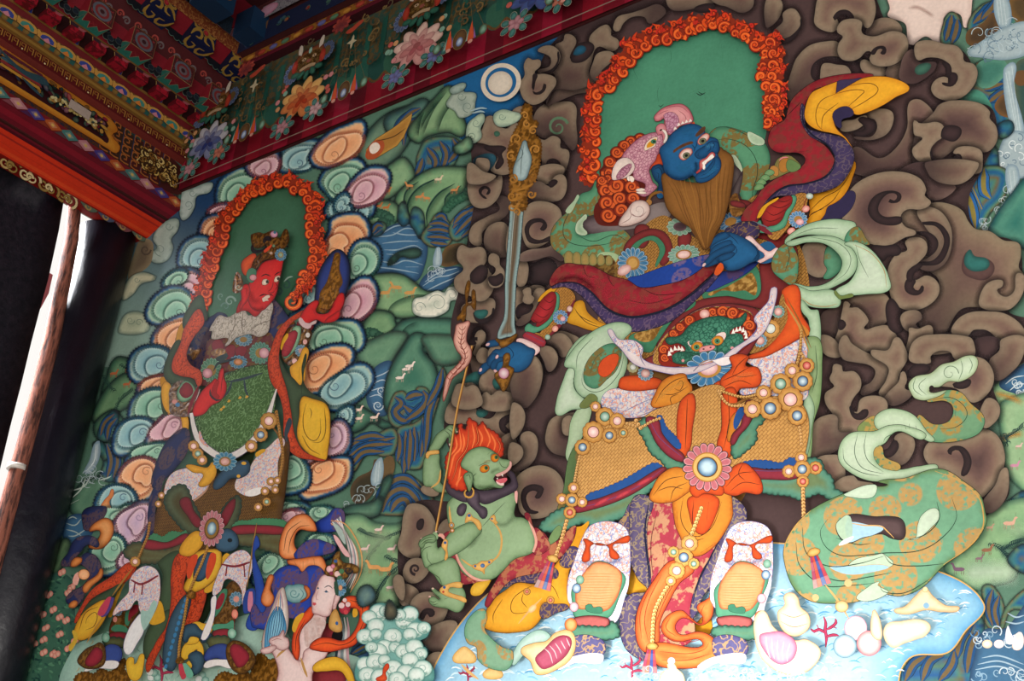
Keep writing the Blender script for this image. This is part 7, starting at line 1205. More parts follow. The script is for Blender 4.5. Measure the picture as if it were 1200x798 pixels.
F("168,650 172,590 195,520 235,470 262,450 268,490 245,520 220,545 202,590 205,650 195,700 180,690", OB, ol='3a0e08 1'); F("395,440 420,405 470,402 515,420 532,465 520,520 490,590 460,630 400,650 340,662 280,655 250,640 290,600 340,595 400,610 440,590 470,545 485,490 470,460 430,460 410,480", OB, ol='3a0e08 1', g=2.4); fold("260,635 330,620 400,630 460,600 500,530 515,470", "440,420 490,440 500,490", "185,660 190,590 230,510"); F("180,510 205,485 225,480 200,530 175,570", 'd8a028'); F("455,460 470,460 475,490 455,500", 'd8a028'); F("265,745 300,702 390,690 452,762 455,840 430,800 395,752 320,752", 'c8901c e8b434 5', ol='3a2008 1')
O('offering_maiden/pale_face', 'pale face looking up'); F("262,455 262,410 275,385 285,350 305,310 328,300 360,310 370,330 375,365 390,395 380,430 360,450 345,490 320,498 290,488 265,480", MS, ol='7a4444 .9', g=2); F("372,392 390,385 392,410 378,440 368,470 358,455 362,425", MS, ol='7a4444 .7')
for s in ("318,382 328,375 340,385", "285,365 290,360 296,366", "320,362 340,352 358,366", "284,352 292,346"): L(s, 1.1, '3a3440')
E(329, 381, 7, 4, '3a5a78'); E(290, 365, 4, 4, '3a5a78'); L("293,372 280,405 283,418 294,418", .7, 'b07878'); F("266,430 280,432 282,440 272,446 264,440", 'c85058'); L("268,460 280,468", .6, 'b07878'); L("345,460 350,480", 1.2, 'c09050')
O('offering_maiden/crown', 'jewelled gold crown with flowers and a blue rosette'); F("325,300 330,260 350,255 360,222 378,195 392,190 394,222 410,245 450,250 482,272 470,295 430,290 432,310 400,320 375,315 360,310", '5a3a14 b8863c 4', m='g', c2='5a3a14', ol='2a1808 .8'); CURL(432, 280, 20, 0, 1.3, 9, '20222c'); E(372, 238, 9, 8, '2f5a94'); 
for x, y, r, c in ((345,275,16,'d89aa0 f0c8c8 3'),(360,262,10,'c86a80 e8b0b8 3'),(380,298,14,'e0b0a8 f4d8d0 3'),(352,295,9,'8a3048'),(400,285,12,'4a7a50'),(392,320,14,'3f6a50')): E(x, y, r, r, c, ol='4a2028 .6')
ROS(395, 362, 30, 42, 12, '3f7fa8', 'a0c4d4', 0, [(.3, 'd8986c')]); F("365,335 378,325 385,400 372,395", '2c4a3a')
F("340,540 368,462 392,500 402,560 372,570", 'a87434 d0a058 4', ol='3a2008 .8'); E(378, 528, 7, 9, '2f5a94'); 
for x, y, r, c in ((415,460,26,'8a1c2c b83044 4'),(400,445,14,'e4c0c0'),(430,440,12,'e4c0c0'),(420,475,12,'c84048'),(415,420,10,'e4c8c8')): E(x, y, r, r, c, ol='4a1420 .6')
O('offering_maiden/striped_conch', 'white and blue striped conch bowl'); F("28,640 45,540 85,430 122,360 140,400 150,460 150,540 130,600 95,640 55,660", '9a8078 ece0d8 5', ol='4a3a44 1'); F("40,640 50,540 75,480 105,450 132,500 140,560 115,600 70,620 48,660", '2f7aa8 8ac0d8 7', ol='1a3a54 .9')
for i in range(7): L([(105, 452), (70+i*10, 500), (58+i*11, 560), (52+i*9, 630-i*6)], .8, '1c4f78')
for i, c in enumerate(('b8848c', 'd8a878', '7a90a8', 'b88a94')): L([(118-i*2, 370), (98+i*8, 420), (88+i*13, 470)], 1.4, c)
F("60,612 80,592 108,585 128,560 132,590 150,600 152,640 120,655 90,640", MS, ol='7a4444 .9'); F("20,655 50,640 95,635 70,665 35,670", MS, ol='7a4444 .8'); fold("70,612 100,600 120,606", h='a86a68')
# ================================================================= puffy white clouds at the foot
T(300, 598)
def PUFF(s, ls):
    O('white_puff_cloud', 'puffy white cloud heap', new=True); F(s, '4f8a84 7ab0a8 9', sh=('24484c', 3, .6))
    for x, y, r in ls: E(x, y, r, r*.9, '0:5f988e 1.2:bcd8cc 5:e4eee6', ol='5a8a84 .5', g=2); S([(x-r*.5, y+r*.45), (x, y+r*.62), (x+r*.55, y+r*.4)], 8, '8ab8ac', .8)
    for x, y, r in ls[::2]: CURL(x, y, r*.45, random.uniform(0, 360), 1, 4, '9cc4b8')
PUFF("475,610 520,540 540,450 620,440 650,500 700,450 750,460 760,510 812,540 800,590 760,620 800,650 790,700 830,740 820,800 480,800 470,720 530,690 530,620", [(575,480,46),(530,500,36),(605,470,30),(560,540,40),(510,590,40),(560,580,30),(690,520,40),(720,485,40),(670,490,32),(745,560,42),(785,550,32),(720,580,34),(640,590,44),(600,640,40),(650,640,30),(570,660,44),(540,640,30),(510,720,40),(560,710,46),(600,700,30),(690,660,40),(740,640,42),(770,670,32),(720,700,40),(640,740,46),(700,760,44),(780,740,44),(750,770,40),(520,770,42),(580,780,44),(660,790,40)])
O('red_cord', 'small red flame-like cord'); F("560,790 590,770 595,740 615,715 622,735 605,760 612,790 590,800", 'c83a1c e85a2c 3', ol='4a1208 .8')
HILL("470,400 490,360 530,350 560,395 545,430 490,450", '5a7a7c', '3a5a68'); HILL("605,500 618,420 640,430 660,480 640,510", '6a5a44', '4a4438')
# ================================================================= carved lintel, brackets and doorway on the left wall; frieze above the mural
Z()
def solid(name, parent, boxes, mat, kind=None, label=None):
    vs = []; fs = []
    for (x0, y0, z0, x1, y1, z1) in boxes:
        n = len(vs); vs += [(x, y, z) for x in (x0, x1) for y in (y0, y1) for z in (z0, z1)]
        fs += [tuple(n+i for i in f) for f in ((0, 1, 3, 2), (4, 6, 7, 5), (0, 4, 5, 1), (2, 3, 7, 6), (0, 2, 6, 4), (1, 5, 7, 3))]
    me = bpy.data.meshes.new(name); me.from_pydata(vs, [], fs); me.materials.append(mat); o = bpy.data.objects.new(name, me); C.objects.link(o)
    if parent: o.parent = parent; o.matrix_parent_inverse = Matrix.Translation(-Vector(parent.location))
    if kind: o['kind'] = kind
    return o
def flat(name, h, rough=.8, spec=.2, nz=.15, sc=6):
    m, nt, b = newmat(name, rough, spec); n = noise(nt, pos(nt), sc, 5, .6); c = tuple(lin(h))
    nt.links.new(mixc(nt, n, tuple(x*(1-nz*2) for x in c)+(1,), tuple(min(1, x*(1+nz*2)) for x in c)+(1,)), b.inputs['Base Color']); return m
XL = -7.24; MP = flat('pale_plaster', '8a8478'); MD = flat('dark_timber', '3a1414')
solid('wall_back', None, [(-7.4, .02, 0, 2.5, .3, 9.2)], MP, 'structure')
solid('floor', None, [(-7.5, -14, -.2, 6, .3, 0)], flat('stone_floor', '9a948a'), 'structure')
solid('wall_left', None, [(XL-.3, -7, 6.3, XL, .02, 9.2), (XL-.3, -7, 0, XL, -3.4, 6.3)], MP, 'structure')
solid('ceiling', None, [(-7.3, -9, 8.6, 2.5, .02, 8.8)], flat('dark_ceiling', '241c1e'), 'structure')
def prof(p): w = onwall(*p); return np.array((w[0], 0, w[2]))
def band(a, b, flip=None):
    """drawing surface in centimetres: u runs from the mural towards the room, v from profile point a up to b"""
    A, B = prof(a), prof(b); v = B-A; n = np.cross((0, -1., 0), v); n = n/np.linalg.norm(n)
    if n @ (CAM-A) < 0: n = -n
    cmframe(A, (0, -1, 0), v, n); return 100*np.linalg.norm(v)
def ufor(a, px, py, lo=0, hi=6, d=(0, 0, 0)):
    A = prof(a)+np.array(d); best = None
    for i in range(1201):
        u = lo+(hi-lo)*i/1200; q = A-np.array((0, u, 0))-CAM; c = AX*q[0]+AY*q[1]+AZ*q[2]; X, Y = CX+FOC*c[0]/c[2], CY+FOC*c[1]/c[2]; d = (X-px)**2+(Y-py)**2
        if best is None or d < best[0]: best = (d, u*100)
    return best[1]
LEN = 430.0
def rect(x0, y0, x1, y1, ramp, **k): return F([(x0, y0), (x1, y0), (x1, y1), (x0, y1)], ramp, k=True, **k)
def strip_rect(x0, y0, x1, y1, c, **k):
    s = (x1-x0)/14
    for i in range(14): rect(x0+i*s, y0, x0+i*s+s, y1, c, **k)
DIM[0] = .76  # shade over the doorway, put into the colours of lintel and brackets
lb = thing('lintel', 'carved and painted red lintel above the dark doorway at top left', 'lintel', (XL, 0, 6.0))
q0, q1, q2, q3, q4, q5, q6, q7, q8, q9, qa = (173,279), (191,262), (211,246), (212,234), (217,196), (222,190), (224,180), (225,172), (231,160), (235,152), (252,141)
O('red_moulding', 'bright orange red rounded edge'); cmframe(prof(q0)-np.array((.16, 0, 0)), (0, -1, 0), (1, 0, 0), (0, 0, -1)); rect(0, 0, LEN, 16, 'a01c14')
w = band(q0, q1); strip_rect(0, 0, LEN, w, 'd83416'); strip_rect(0, w*.72, LEN, w*.8, 'a82418'); strip_rect(0, w*.1, LEN, w*.25, 'e2481f'); L([(0, w*.45), (LEN, w*.45)], .5, '9a2418')
O('crimson_moulding', 'dark crimson band'); w = band(q1, q2); strip_rect(0, 0, LEN, w, '701022'); strip_rect(0, w*.55, LEN, w*.8, '8a1428'); strip_rect(0, 0, LEN, w*.12, '50091a')
O('lozenge_band', 'band of coloured diamonds'); w = band(q2, q3); rect(0, 0, LEN, w, '7a1a22')
for i in range(30):
    u = 5+i*14; c = ('b8582a', '4a3c84', 'c08088', '4a7c78')[i % 4]; F([(u, 0), (u+8, w*.5), (u, w), (u-8, w*.5)], c, k=True); F([(u, w*.22), (u+4, w*.5), (u, w*.78), (u-4, w*.5)], mix(c, 'f0d0b0', .35), k=True); E(u, w*.5, 1.3, 1.3, 'e0b860'); L([(u-8, w*.5), (u, w)], .5, '3a1014'); L([(u-8, w*.5), (u, 0)], .5, '3a1014')
    F([(u+2, 0), (u+12, 0), (u+7, w*.38)], mix(c, '5a1420', .5), k=True)
O('treasure_panel', 'dark red panel of carved treasures in an orange gold frame'); w = band(q3, q4); ue = ufor(q3, 122, 182); uc = ufor(q3, 150, 198); print('ue', ue, uc); rect(0, 0, LEN, w, '5a3216', m='q', c2='20243a'); 
rect(ue-46, 0, ue+4, w, '3a2418')
for i in range(7):
    for j in range(4): x, y = ue-58+i*9.5, 1.5+j*w/4; L([(x, y), (x+7, y), (x+7, y+w/5.4), (x+2.5, y+w/5.4), (x+2.5, y+w/11), (x+4.8, y+w/11)], 1.3, 'a8602c', tp=(1, 1)); L([(x+8.2, y), (x+8.2, y+w/4.4)], .7, '2a3a5a', tp=(1, 1))
PX = lambda s: s
F([(ue, 4), (ue+LEN, 4), (ue+LEN, w-1), (ue+3, w-1), (ue-6, w*.8), (ue-2, w*.55), (ue-10, w*.4), (ue-8, w*.15)], 'b86a1c d08a2c 2', ol='4a1c08 1', g=6); F([(ue+6, 9), (ue+LEN, 9), (ue+LEN, w-4), (ue+8, w-5), (ue+2, w*.75), (ue+5, w*.55), (ue, w*.4), (ue+1, w*.25)], '3a1218', g=8)
random.seed(3)
for i in range(240):
    x = ue+8+random.random()**1.3*240; y = 11+random.random()*(w-17); c = random.choice(('4a1420', '2f4a44', '7a5020', '8a2030', '2a3048', 'b8883c', '1c3a34', '6a3a4c')); E(x, y, random.uniform(1.5, 4), random.uniform(1, 2.4), '%s %s 1.4' % (c, mix(c, 'd8b890', .4)), random.uniform(0, 180), ol='14080c .5')
for i in range(46): E(ue+10+random.random()*44, 10+random.random()*6+(i % 3), 1.2, 1.2, random.choice(('d8c890', 'b8a060')))
F([(ue+22, 13), (ue+40, 14), (ue+39, w*.66), (ue+21, w*.66)], 'b8a498', k=True, ol='4a3030 .6')
for i, c in enumerate(('c08a34', '8a3030', '3a5a68', 'a8702c', '5a2030')): F([(ue+62, 12+i*3), (ue+96, 12+i*3), (ue+94, 14.5+i*3), (ue+64, 14.5+i*3)], c, k=True)
F([(ue+58, w*.7), (ue+76, w*.5), (ue+96, w*.72), (ue+80, w*.62)], '2f4a54'); F([(ue+60, 8), (ue+78, w*.42), (ue+70, 9)], '2f4a54')
for x, y, c in ((142,.55,'8a2a38'),(156,.62,'3f7a5c'),(166,.5,'9a5a34'),(150,.45,'6a1c2c'),(182,.7,'2f6a54')): E(ue+x-30, w*y, 8, 6, '%s %s 3' % (c, mix(c, 'e0b0a0', .4)), ol='1c0a0c .7')
F([(ue+110, 12), (ue+190, 12), (ue+196, 18), (ue+150, 16), (ue+108, 19)], '8a6424 c8983c 2', m='g', c2='5a3814'); 
O('carved_scroll_panel', 'gilt openwork scroll carving in a teal frame'); w = band(q3, q4); rect(0, 0, uc+6, 2.4, '3f6a60'); rect(0, w-2.4, uc+6, w, '3f6a60'); rect(0, 0, 2.6, w, '4a7468'); F([(3, 3), (uc+6, 3), (uc-2, w*.3), (uc-22, w*.5), (uc-4, w*.75), (uc, w-3), (3, w-3)], '4a1a18'); 
for i in range(110):
    x, y = 8+random.random()*(uc-16), 7.5+random.random()*(w-15); CURL(x, y, random.uniform(2, 4), random.uniform(0, 360), 1.1, 2.4, '3a200c', random.choice((-1, 1))); CURL(x, y, random.uniform(1.6, 3.6), random.uniform(0, 360), 1.1, 1.4, random.choice(('b8883c', 'd8b060', '8a5c24', 'e0c078')), random.choice((-1, 1)))
O('letter_band', 'dark red band of small gold characters'); w = band(q4, q5); rect(0, 0, LEN, w, '6a2018'); w = band(q5, q6); strip_rect(0, 0, LEN, w, '5a1014')
for i in range(66):
    u = 3+i*6.2; L([(u, 1.5), (u, w-1.5)], .8, 'b08038', tp=(1, 1)); L([(u, w-1.8), (u+3, w-1.8), (u+3, w*.5), (u+1, w*.5)], .7, 'a87030', tp=(1, 1)); L([(u+4.2, 1.5), (u+4.2, w*.8)], .7, '9a6428', tp=(1, 1)); 
    if i % 3 == 0: E(u+2, 1.8, .7, .7, 'f0d8a0')
O('gold_moulding', 'dull gold moulding'); w = band(q6, q7); strip_rect(0, 0, LEN, w, '7a5422'); strip_rect(0, w*.4, LEN, w*.75, '9a7434')
O('petal_band', 'band of coin dots and overlapping lotus petals'); w = band(q7, q8); rect(0, 0, LEN, w, '6a3a1c')
for i in range(50): u = 4+i*8.6; rect(u-2, .5, u+3, w*.45, '1f5048'); E(u+4.3, w*.24, 2.6, 2.2, '6a4c20 8a6a30 1')
for i in range(26):
    u = 8+i*16.4; c = ('2f3c84', '3a7c70')[i % 2]; F([(u-8, w*.45), (u-7, w*.8), (u, w*1.0), (u+7, w*.8), (u+8, w*.45)], 'b8863c', ol='3a1c0c .6'); F([(u-5.5, w*.45), (u-5, w*.7), (u, w*.86), (u+5, w*.7), (u+5.5, w*.45)], c); F([(u-3, w*.45), (u, w*.72), (u+3, w*.45)], ('c07888', 'c8742c')[i % 2]); E(u+8.2, w*.72, 1.8, 1.8, 'b8863c')
w = band(q8, q9); strip_rect(0, 0, LEN, w, '6a1418'); strip_rect(0, w*.7, LEN, w, '7a5422')
O('sawtooth_soffit', 'red soffit behind the row of small red blocks'); w = band(q9, qa); rect(0, 0, LEN, w, '2a0c12'); strip_rect(0, w-1.4, LEN, w, '7a5828')
for i in range(22):
    u = 10+i*19.5; F([(u-9, 0), (u-2, 0), (u-6, w*.42)], ('2c3c8a', '3f6a4c')[i % 2], k=True, ol='a07830 .8'); F([(u+3, w*.5), (u+10, w*.95), (u+1, w*.95)], '3a2430', k=True, ol='9a7030 .6'); L([(u+5, w*.6), (u+9, w*.9)], 1.1, 'd8b468'); F([(u-2, w*.6), (u+2, w*.9), (u-5, w*.95)], 'a85860', k=True)
O('gilt_fringe', 'gilt openwork fringe hanging below the lintel'); cmframe(prof(q0)-np.array((.02, 0, 0)), (0, -1, 0), (0, 0, -1), (1, 0, 0))
u0 = ufor(q0, 84, 228)
for i in range(26):
    u = 6+i*16
    if u < u0-4: F([(u-8, -1), (u+8, -1), (u+4, 3), (u-3, 4)], ('5a6a58', '7a4448', '4a5068')[i % 3], ol='2a1c14 .6'); CURL(u, 1, 3, 0, 1, 1.6, 'a88850'); continue
    for dx, r, d in ((0, 6.5, 1), (7, 4.5, -1), (3, 3, 1)): CURL(u+dx, 4, r, 30*i, 1.3, 3, '4a3418', d); CURL(u+dx, 4, r, 30*i, 1.3, 2, random.choice(('c0a468', '9a7c40', 'e0cc98')), d)
bk = [(prof(q0)[0]-.17, -LEN/100, prof(q0)[2]+.01, prof(q0)[0]-.01, .01, prof(q0)[2]+.12), (XL, -LEN/100, prof(q0)[2]+.1, prof(q3)[0]-.1, .01, prof(q9)[2])]
solid('core_beam', lb, bk, MD)
# ---- row of small red blocks
w9 = np.linalg.norm(prof(qa)-prof(q9))
ucube = [ufor(q9, 120+x/5.955, y/5.955) for x, y in ((470, 745),)]
def boxpart(name, o, u, v, n, su, sv, sn, paintfn, lab=None):
    """a block standing on a surface: faces drawn in centimetres on its front, lower and side planes"""
    O(name, lab)
    c = o
    cmframe(c+n*sn, u, v, n); paintfn('front', su*100, sv*100)
    cmframe(c-v*sv*0+n*0, u, n, -v); paintfn('under', su*100, sn*100)
    cmframe(c+u*su, n, v, u); paintfn('side', sn*100, sv*100)
    cmframe(c, n, v, -u); paintfn('side', sn*100, sv*100)
    cmframe(c+v*sv, u, n, v); paintfn('top', su*100, sn*100)
AXU = np.array((0, -1., 0)); X_ = np.array((1., 0, 0)); Z_ = np.array((0, 0, 1.))
for i in range(10):
    P = prof(q9)+AXU*(.05+.195*i)+X_*.03-Z_*.03
    thing('dentil_block', 'small crimson block', 'block', P, 'crimson dentil blocks')
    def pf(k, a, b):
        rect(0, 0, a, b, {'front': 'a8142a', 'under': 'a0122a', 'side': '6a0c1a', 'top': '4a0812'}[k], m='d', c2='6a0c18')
        if k == 'front': L([(0, 0), (a, 0)], .5, '3a0610', tp=(1, 1))
    boxpart('block', P, AXU, Z_, X_, .115, .12, .10, pf)
    ROOT[0]['label'] = 'small crimson block, %s from the mural corner in the dentil row over the lintel' % ('first', 'second', 'third', 'fourth', 'fifth', 'sixth', 'seventh', 'eighth', 'ninth', 'tenth')[i]
# ---- lower bracket tier
bt = thing('bracket_shelf', 'red recessed shelf carrying two rows of painted bracket blocks', 'shelf', prof(qa))
qb, qc, qd, qe = (265,120), (277,97), (295,75), (297,67)
O('red_recess', 'crimson back board'); w = band(qa, qb); strip_rect(0, 0, LEN, w, '7a0c1e'); 
w = band(qb, qc); O('scroll_strip', 'dark strip with red and grey scrolls'); strip_rect(0, 0, LEN, w, '4a1418'); 
for i in range(24): CURL(6+i*16, w*.3, 3.2, 0, 1.3, 1.6, '6a5a5c'); CURL(13+i*16, w*.4, 3, 180, 1.3, 1.5, 'a04038', -1)
O('red_recess'); w = band(qc, qd); strip_rect(0, 0, LEN, w, '7c0a1c'); O('gold_strip', 'reddish gold strip'); w = band(qd, qe); strip_rect(0, -2, LEN, w+3, '7a3a20', m='q', c2='a8703c')
low = [ufor(qa, 120+x/5.955, y/5.955, d=(.15, 0, .08)) for x, y in ((810, 680), (565, 510), (270, 310))]; st = (low[2]-low[0])/2
for i in range(5):
    u = low[0]+i*st; P = prof(qa)+AXU*(u-10)/100-X_*.07+Z_*.0
    sd = np.linalg.norm(prof(qb)-prof(qa))
    thing('bracket_block', ('green and red fretted bracket block at the mural end of the lower row', 'green and red fretted bracket block second from the mural corner, lower row', 'green and red fretted bracket block third from the mural corner, lower row', 'green and red fretted bracket block fourth from the mural corner, lower row', 'green and red fretted bracket block farthest left in view, lower row', 'green and red fretted bracket block beyond the left edge, lower row')[i], 'bracket block', P, 'fretted bracket blocks of the lower row')
    def pf(k, a, b):
        if k == 'front':
            rect(0, 0, a, b, '4a2420', ol='8a5a2c 1'); rect(1.4, 1.4, a-1.4, b-1.4, '4a1a1c', m='q', c2='8a3030')
            for r in (8, 6, 4, 2): E(a/2, b/2, r, r*.9, ('5a5c66', '3a1a1e', '6a5a60', '7a2a2c')[(r//2) % 4])
        elif k == 'side': rect(0, 0, a, b, '2f6a5c', ol='8a4a34 .8'); F([(a, b), (a*.5, b), (a*.6, b*.7), (a*.3, b*.5), (a*.7, b*.3), (a, 0)], '8a1c28', ol='a88a6a .8', k=True)
        elif k == 'under': rect(0, 0, a, b, '2a7466'); F([(0, b), (a*.15, b*.55), (a*.35, b*.7), (a*.5, b*.4), (a*.65, b*.7), (a*.85, b*.55), (a, b)], '7a1a26', ol='b09070 1', k=True); L([(a*.4, b*.78), (a*.6, b*.62)], 1.4, '9a3038'); L([(a*.4, b*.62), (a*.6, b*.78)], 1.4, '9a3038')
        else: rect(0, 0, a, b, '4a1018')
    boxpart('block', P, AXU, Z_, X_, .20, .16, .24, pf)
    O('dark_blossom', 'black and red blossom panel'); cmframe(P+AXU*.21+X_*.12, AXU, Z_, X_); 
    q = ell(st*.5-12, 7, 10, 8); F(None, '10141c', raw=jagged(q, 5, 2), ol='6a7468 1'); E(st*.5-12, 7, 3, 3, '8a1c28'); 
    for k in range(5): a = k*1.257; E(st*.5-12+6*math.cos(a), 7+5*math.sin(a), 2.6, 2.2, '1a2430', ol='5a6460 .5')
upp = [ufor(qc, 120+x/5.955, y/5.955, d=(.13, 0, .06)) for x, y in ((930, 490), (640, 290), (380, 90))]; st2 = (upp[2]-upp[0])/2
for i in range(3):
    u = upp[0]+i*st2; P = prof(qc)+AXU*(u-12)/100-X_*.05-Z_*.02
    thing('scrolled_block', ('dark blue block with gold scrolls at the mural end of the upper row', 'dark blue block with gold scrolls second from the mural corner, upper row', 'dark blue block with gold scrolls cut by the top edge, third from the corner', 'dark blue block with gold scrolls beyond the top left edge')[i], 'bracket block', P, 'blue scrolled blocks of the upper row')
    def pf(k, a, b):
        rect(0, 0, a, b, {'front': '0f1638', 'under': '121a40', 'side': '101530', 'top': '0c1028'}[k])
        if k == 'front':
            L([(0, b*.1), (a*.15, b*.45), (a*.38, b*.5), (a*.4, b*.2), (a*.2, b*.15)], 2.6, 'a07a34'); L([(a, b*.1), (a*.85, b*.45), (a*.62, b*.5), (a*.6, b*.2), (a*.8, b*.15)], 2.6, 'a07a34'); L([(0, b*.95), (a*.1, b*.6), (a*.3, b*.62), (a*.35, b*.85), (a*.2, b*.88)], 2.4, 'a07a34'); L([(a, b*.95), (a*.9, b*.6), (a*.7, b*.62), (a*.65, b*.85), (a*.8, b*.88)], 2.4, 'a07a34')
        if k == 'under':
            L([(0, b), (a*.1, b*.5), (a*.35, b*.35), (a*.4, b*.7), (a*.22, b*.75)], 2.4, 'a8823a'); L([(a, b), (a*.9, b*.5), (a*.65, b*.35), (a*.6, b*.7), (a*.78, b*.75)], 2.4, 'a8823a')
    boxpart('block', P, AXU, Z_, X_, .23, .20, .19, pf)
    O('red_stone', 'round red stone'); cmframe(P+X_*.21, AXU, Z_, X_); E(11.5, 10, 2.4, 2.4, '8a1420 c04040 2', ol='a07a34 1')
    O('dark_blossom', 'black and red blossom panel'); cmframe(P+AXU*.24+X_*.08, AXU, Z_, X_); q = ell(st2*.5-16, 5, 11, 6); F(None, '10141c', raw=jagged(q, 5, 2), ol='5a7468 1')
for i, (x, y) in enumerate(((1120, 270), (830, 50))):
    X0, Y0 = 120+x/5.955, y/5.955; Pw = onplane(X0-14, Y0+14, 0, -6.11); thing('blue_block', ('dark blue block with a red stone in the top row nearest the mural', 'dark blue block with a red stone in the top row cut by the top edge')[i], 'bracket block', Pw, 'plain blue blocks of the top row')
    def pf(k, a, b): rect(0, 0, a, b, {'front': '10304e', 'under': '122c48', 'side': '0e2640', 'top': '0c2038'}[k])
    boxpart('block', Pw+AXU*-.06, AXU, Z_, X_, .26, .22, .2, pf); O('red_stone', 'oval red stone in a gold ring'); cmframe(Pw+AXU*-.06+X_*.205, AXU, Z_, X_); E(8, 14, 4.4, 6, '6a4a30'); E(8, 14, 3, 4.6, '8a1420 b03040 2')
    O('scaled_panel', 'dark scaled panel'); cmframe(Pw+AXU*.22, AXU, Z_, X_); rect(0, 0, 26, 16, '1c2a38', m='s', c2='0c141c')
bt2 = thing('coffer_edge', 'crimson and gold stepped edge of the coffered ceiling', 'coffer', (-6.1, 0, 7.7)); O('red_board', 'crimson board'); cmframe((-6.12, 0, 7.6), AXU, Z_, X_); strip_rect(0, 0, LEN, 45, '6a0c1c'); O('gold_edge', 'yellow and red edging'); cmframe((-5.93, 0, 7.93), AXU, Z_, X_); strip_rect(0, 0, LEN, 4, 'a82818'); strip_rect(0, 4, LEN, 7, 'a8842c'); O('soffit_board'); cmframe((-6.12, 0, 7.93), AXU, X_, -Z_); strip_rect(0, 0, LEN, 20, '3a1418')
# ---- frieze above the mural
DIM[0] = .8  # shade high on the wall, put into the frieze colours
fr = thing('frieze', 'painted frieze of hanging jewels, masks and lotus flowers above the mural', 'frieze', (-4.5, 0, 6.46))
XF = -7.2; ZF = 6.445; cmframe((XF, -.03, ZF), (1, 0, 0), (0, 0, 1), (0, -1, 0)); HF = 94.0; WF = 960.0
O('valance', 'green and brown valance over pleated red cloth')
for i in range(16): rect(i*60, 30, i*60+60, HF, '2f4a40', m='d', c2='5a4a2c')
for i in range(64):
    u = i*15; rect(u, 0, u+15, 33, ('8e1024', '7a0c20', '981430', '680a1c')[i % 4])
    F([(u, 46), (u, 30), (u+7, 24), (u+15, 30), (u+15, 46)], ('2a5a4c', '1f4a42', '33604c')[i % 3]); L([(u, 31), (u+7.5, 25), (u+15, 31)], 1.8, '6a4a24', tp=(1, 1)); rect(u+6, 40, u+11, 84, ('1c4c40', '24584a')[i % 2])
for i in range(500): CURL(random.uniform(0, WF), random.uniform(38, 88), random.uniform(2, 5), random.uniform(0, 360), 1.1, 1.7, random.choice(('6a5230', '7a6038', '4f3f28', '5a4a34')), random.choice((-1, 1)))
strip_rect(0, -1.2, WF, -.3, '8a7468')
def ux(px, py): return (onplane(px, py, 1, -.03)[0]-XF)*100
def FLOWER(u, v, r, ca, cb, nm):
    O(nm, new=True)
    for ring_, n, rr in ((0, 9, 1), (1, 8, .72), (2, 6, .45)):
        for k in range(n):
            a = 2*math.pi*(k+.5*ring_)/n; c = mix(ca, cb, .15+.35*ring_+(.35 if math.sin(a) < -.2 else -.12)); x, y = u+math.cos(a)*r*.55*rr, v+math.sin(a)*r*.38*rr
            E(x, y, r*.52*rr, r*.25*rr, '%s %s %.1f' % (mix(c, '401820', .25), c, r*.1), math.degrees(math.atan2(math.sin(a)*.7, math.cos(a))))
    E(u, v, r*.16, r*.12, mix(cb, '401010', .3))
def SPRIG(u, v, s, c):
    O('blossom_sprig', new=True)
    for k in range(7): a = k*.9; E(u+math.cos(a)*s*.9, v+math.sin(a)*s*.7, s*.36, s*.26, '24504a 4f8078 1.5', math.degrees(a), ol='c8b8a0 .35')
    for k in range(5): a = k*1.257; E(u+math.cos(a)*s*.35, v+math.sin(a)*s*.3, s*.3, s*.22, '%s %s 1.2' % (mix(c, '401018', .3), c), math.degrees(a))
def MASK(u, v, s):
    O('gilt_mask', 'brown gilt monster mask', new=True); ROS(u-s*1.1, v-s*.4, s*.6, s*.7, 12, '4a5478', '7a84a0', 0, [(.5, '5a4424')]); ROS(u+s*1.2, v+s*.1, s*.5, s*.6, 12, '3f4866', '6a7490', 0, [(.5, '5a4424')])
    F([(u-s, v-s*.5), (u-s*1.05, v+s*.2), (u-s*.7, v+s*.6), (u, v+s*.75), (u+s*.7, v+s*.7), (u+s, v+s*.3), (u+s*.9, v-s*.4), (u, v-s*.7)], '5a1c14 7a4a24 3', ol='2a0e0a .8'); F([(u-s*.75, v-s*.4), (u-s*.7, v+s*.3), (u, v+s*.5), (u+s*.7, v+s*.35), (u+s*.7, v-s*.35), (u, v-s*.55)], '5a3c18 7a5a2c 3', m='g', c2='4a3014')
    for d in (-1, 1): F([(u+d*s*.6, v+s*.5), (u+d*s*.85, v+s*.65), (u+d*s*.75, v+s*1.25)], 'c0b0a0', ol='3a2018 .5'); E(u+d*s*.35, v+s*.15, s*.14, s*.1, 'b89878'); E(u+d*s*.35, v+s*.15, s*.05, s*.05, '14100c'); E(u+d*s*.95, v-s*.1, s*.2, s*.4, '8a2018 a83a24 2')
    E(u, v-s*.05, s*.16, s*.12, '8a4a3c b07060 2'); F([(u-s*.55, v-s*.42), (u, v-s*.3), (u+s*.55, v-s*.4), (u+s*.5, v-s*.55), (u, v-s*.48), (u-s*.5, v-s*.56)], 'a88a6a'); E(u, v+s*.6, s*.12, s*.2, '7aa090 b8d0c0 2')
    for k in range(5): E(u-s*.8+k*s*.4, v-s*.95+abs(k-2)*2, s*.3, s*.18, '1c4438 2f6450 2', 40*k)
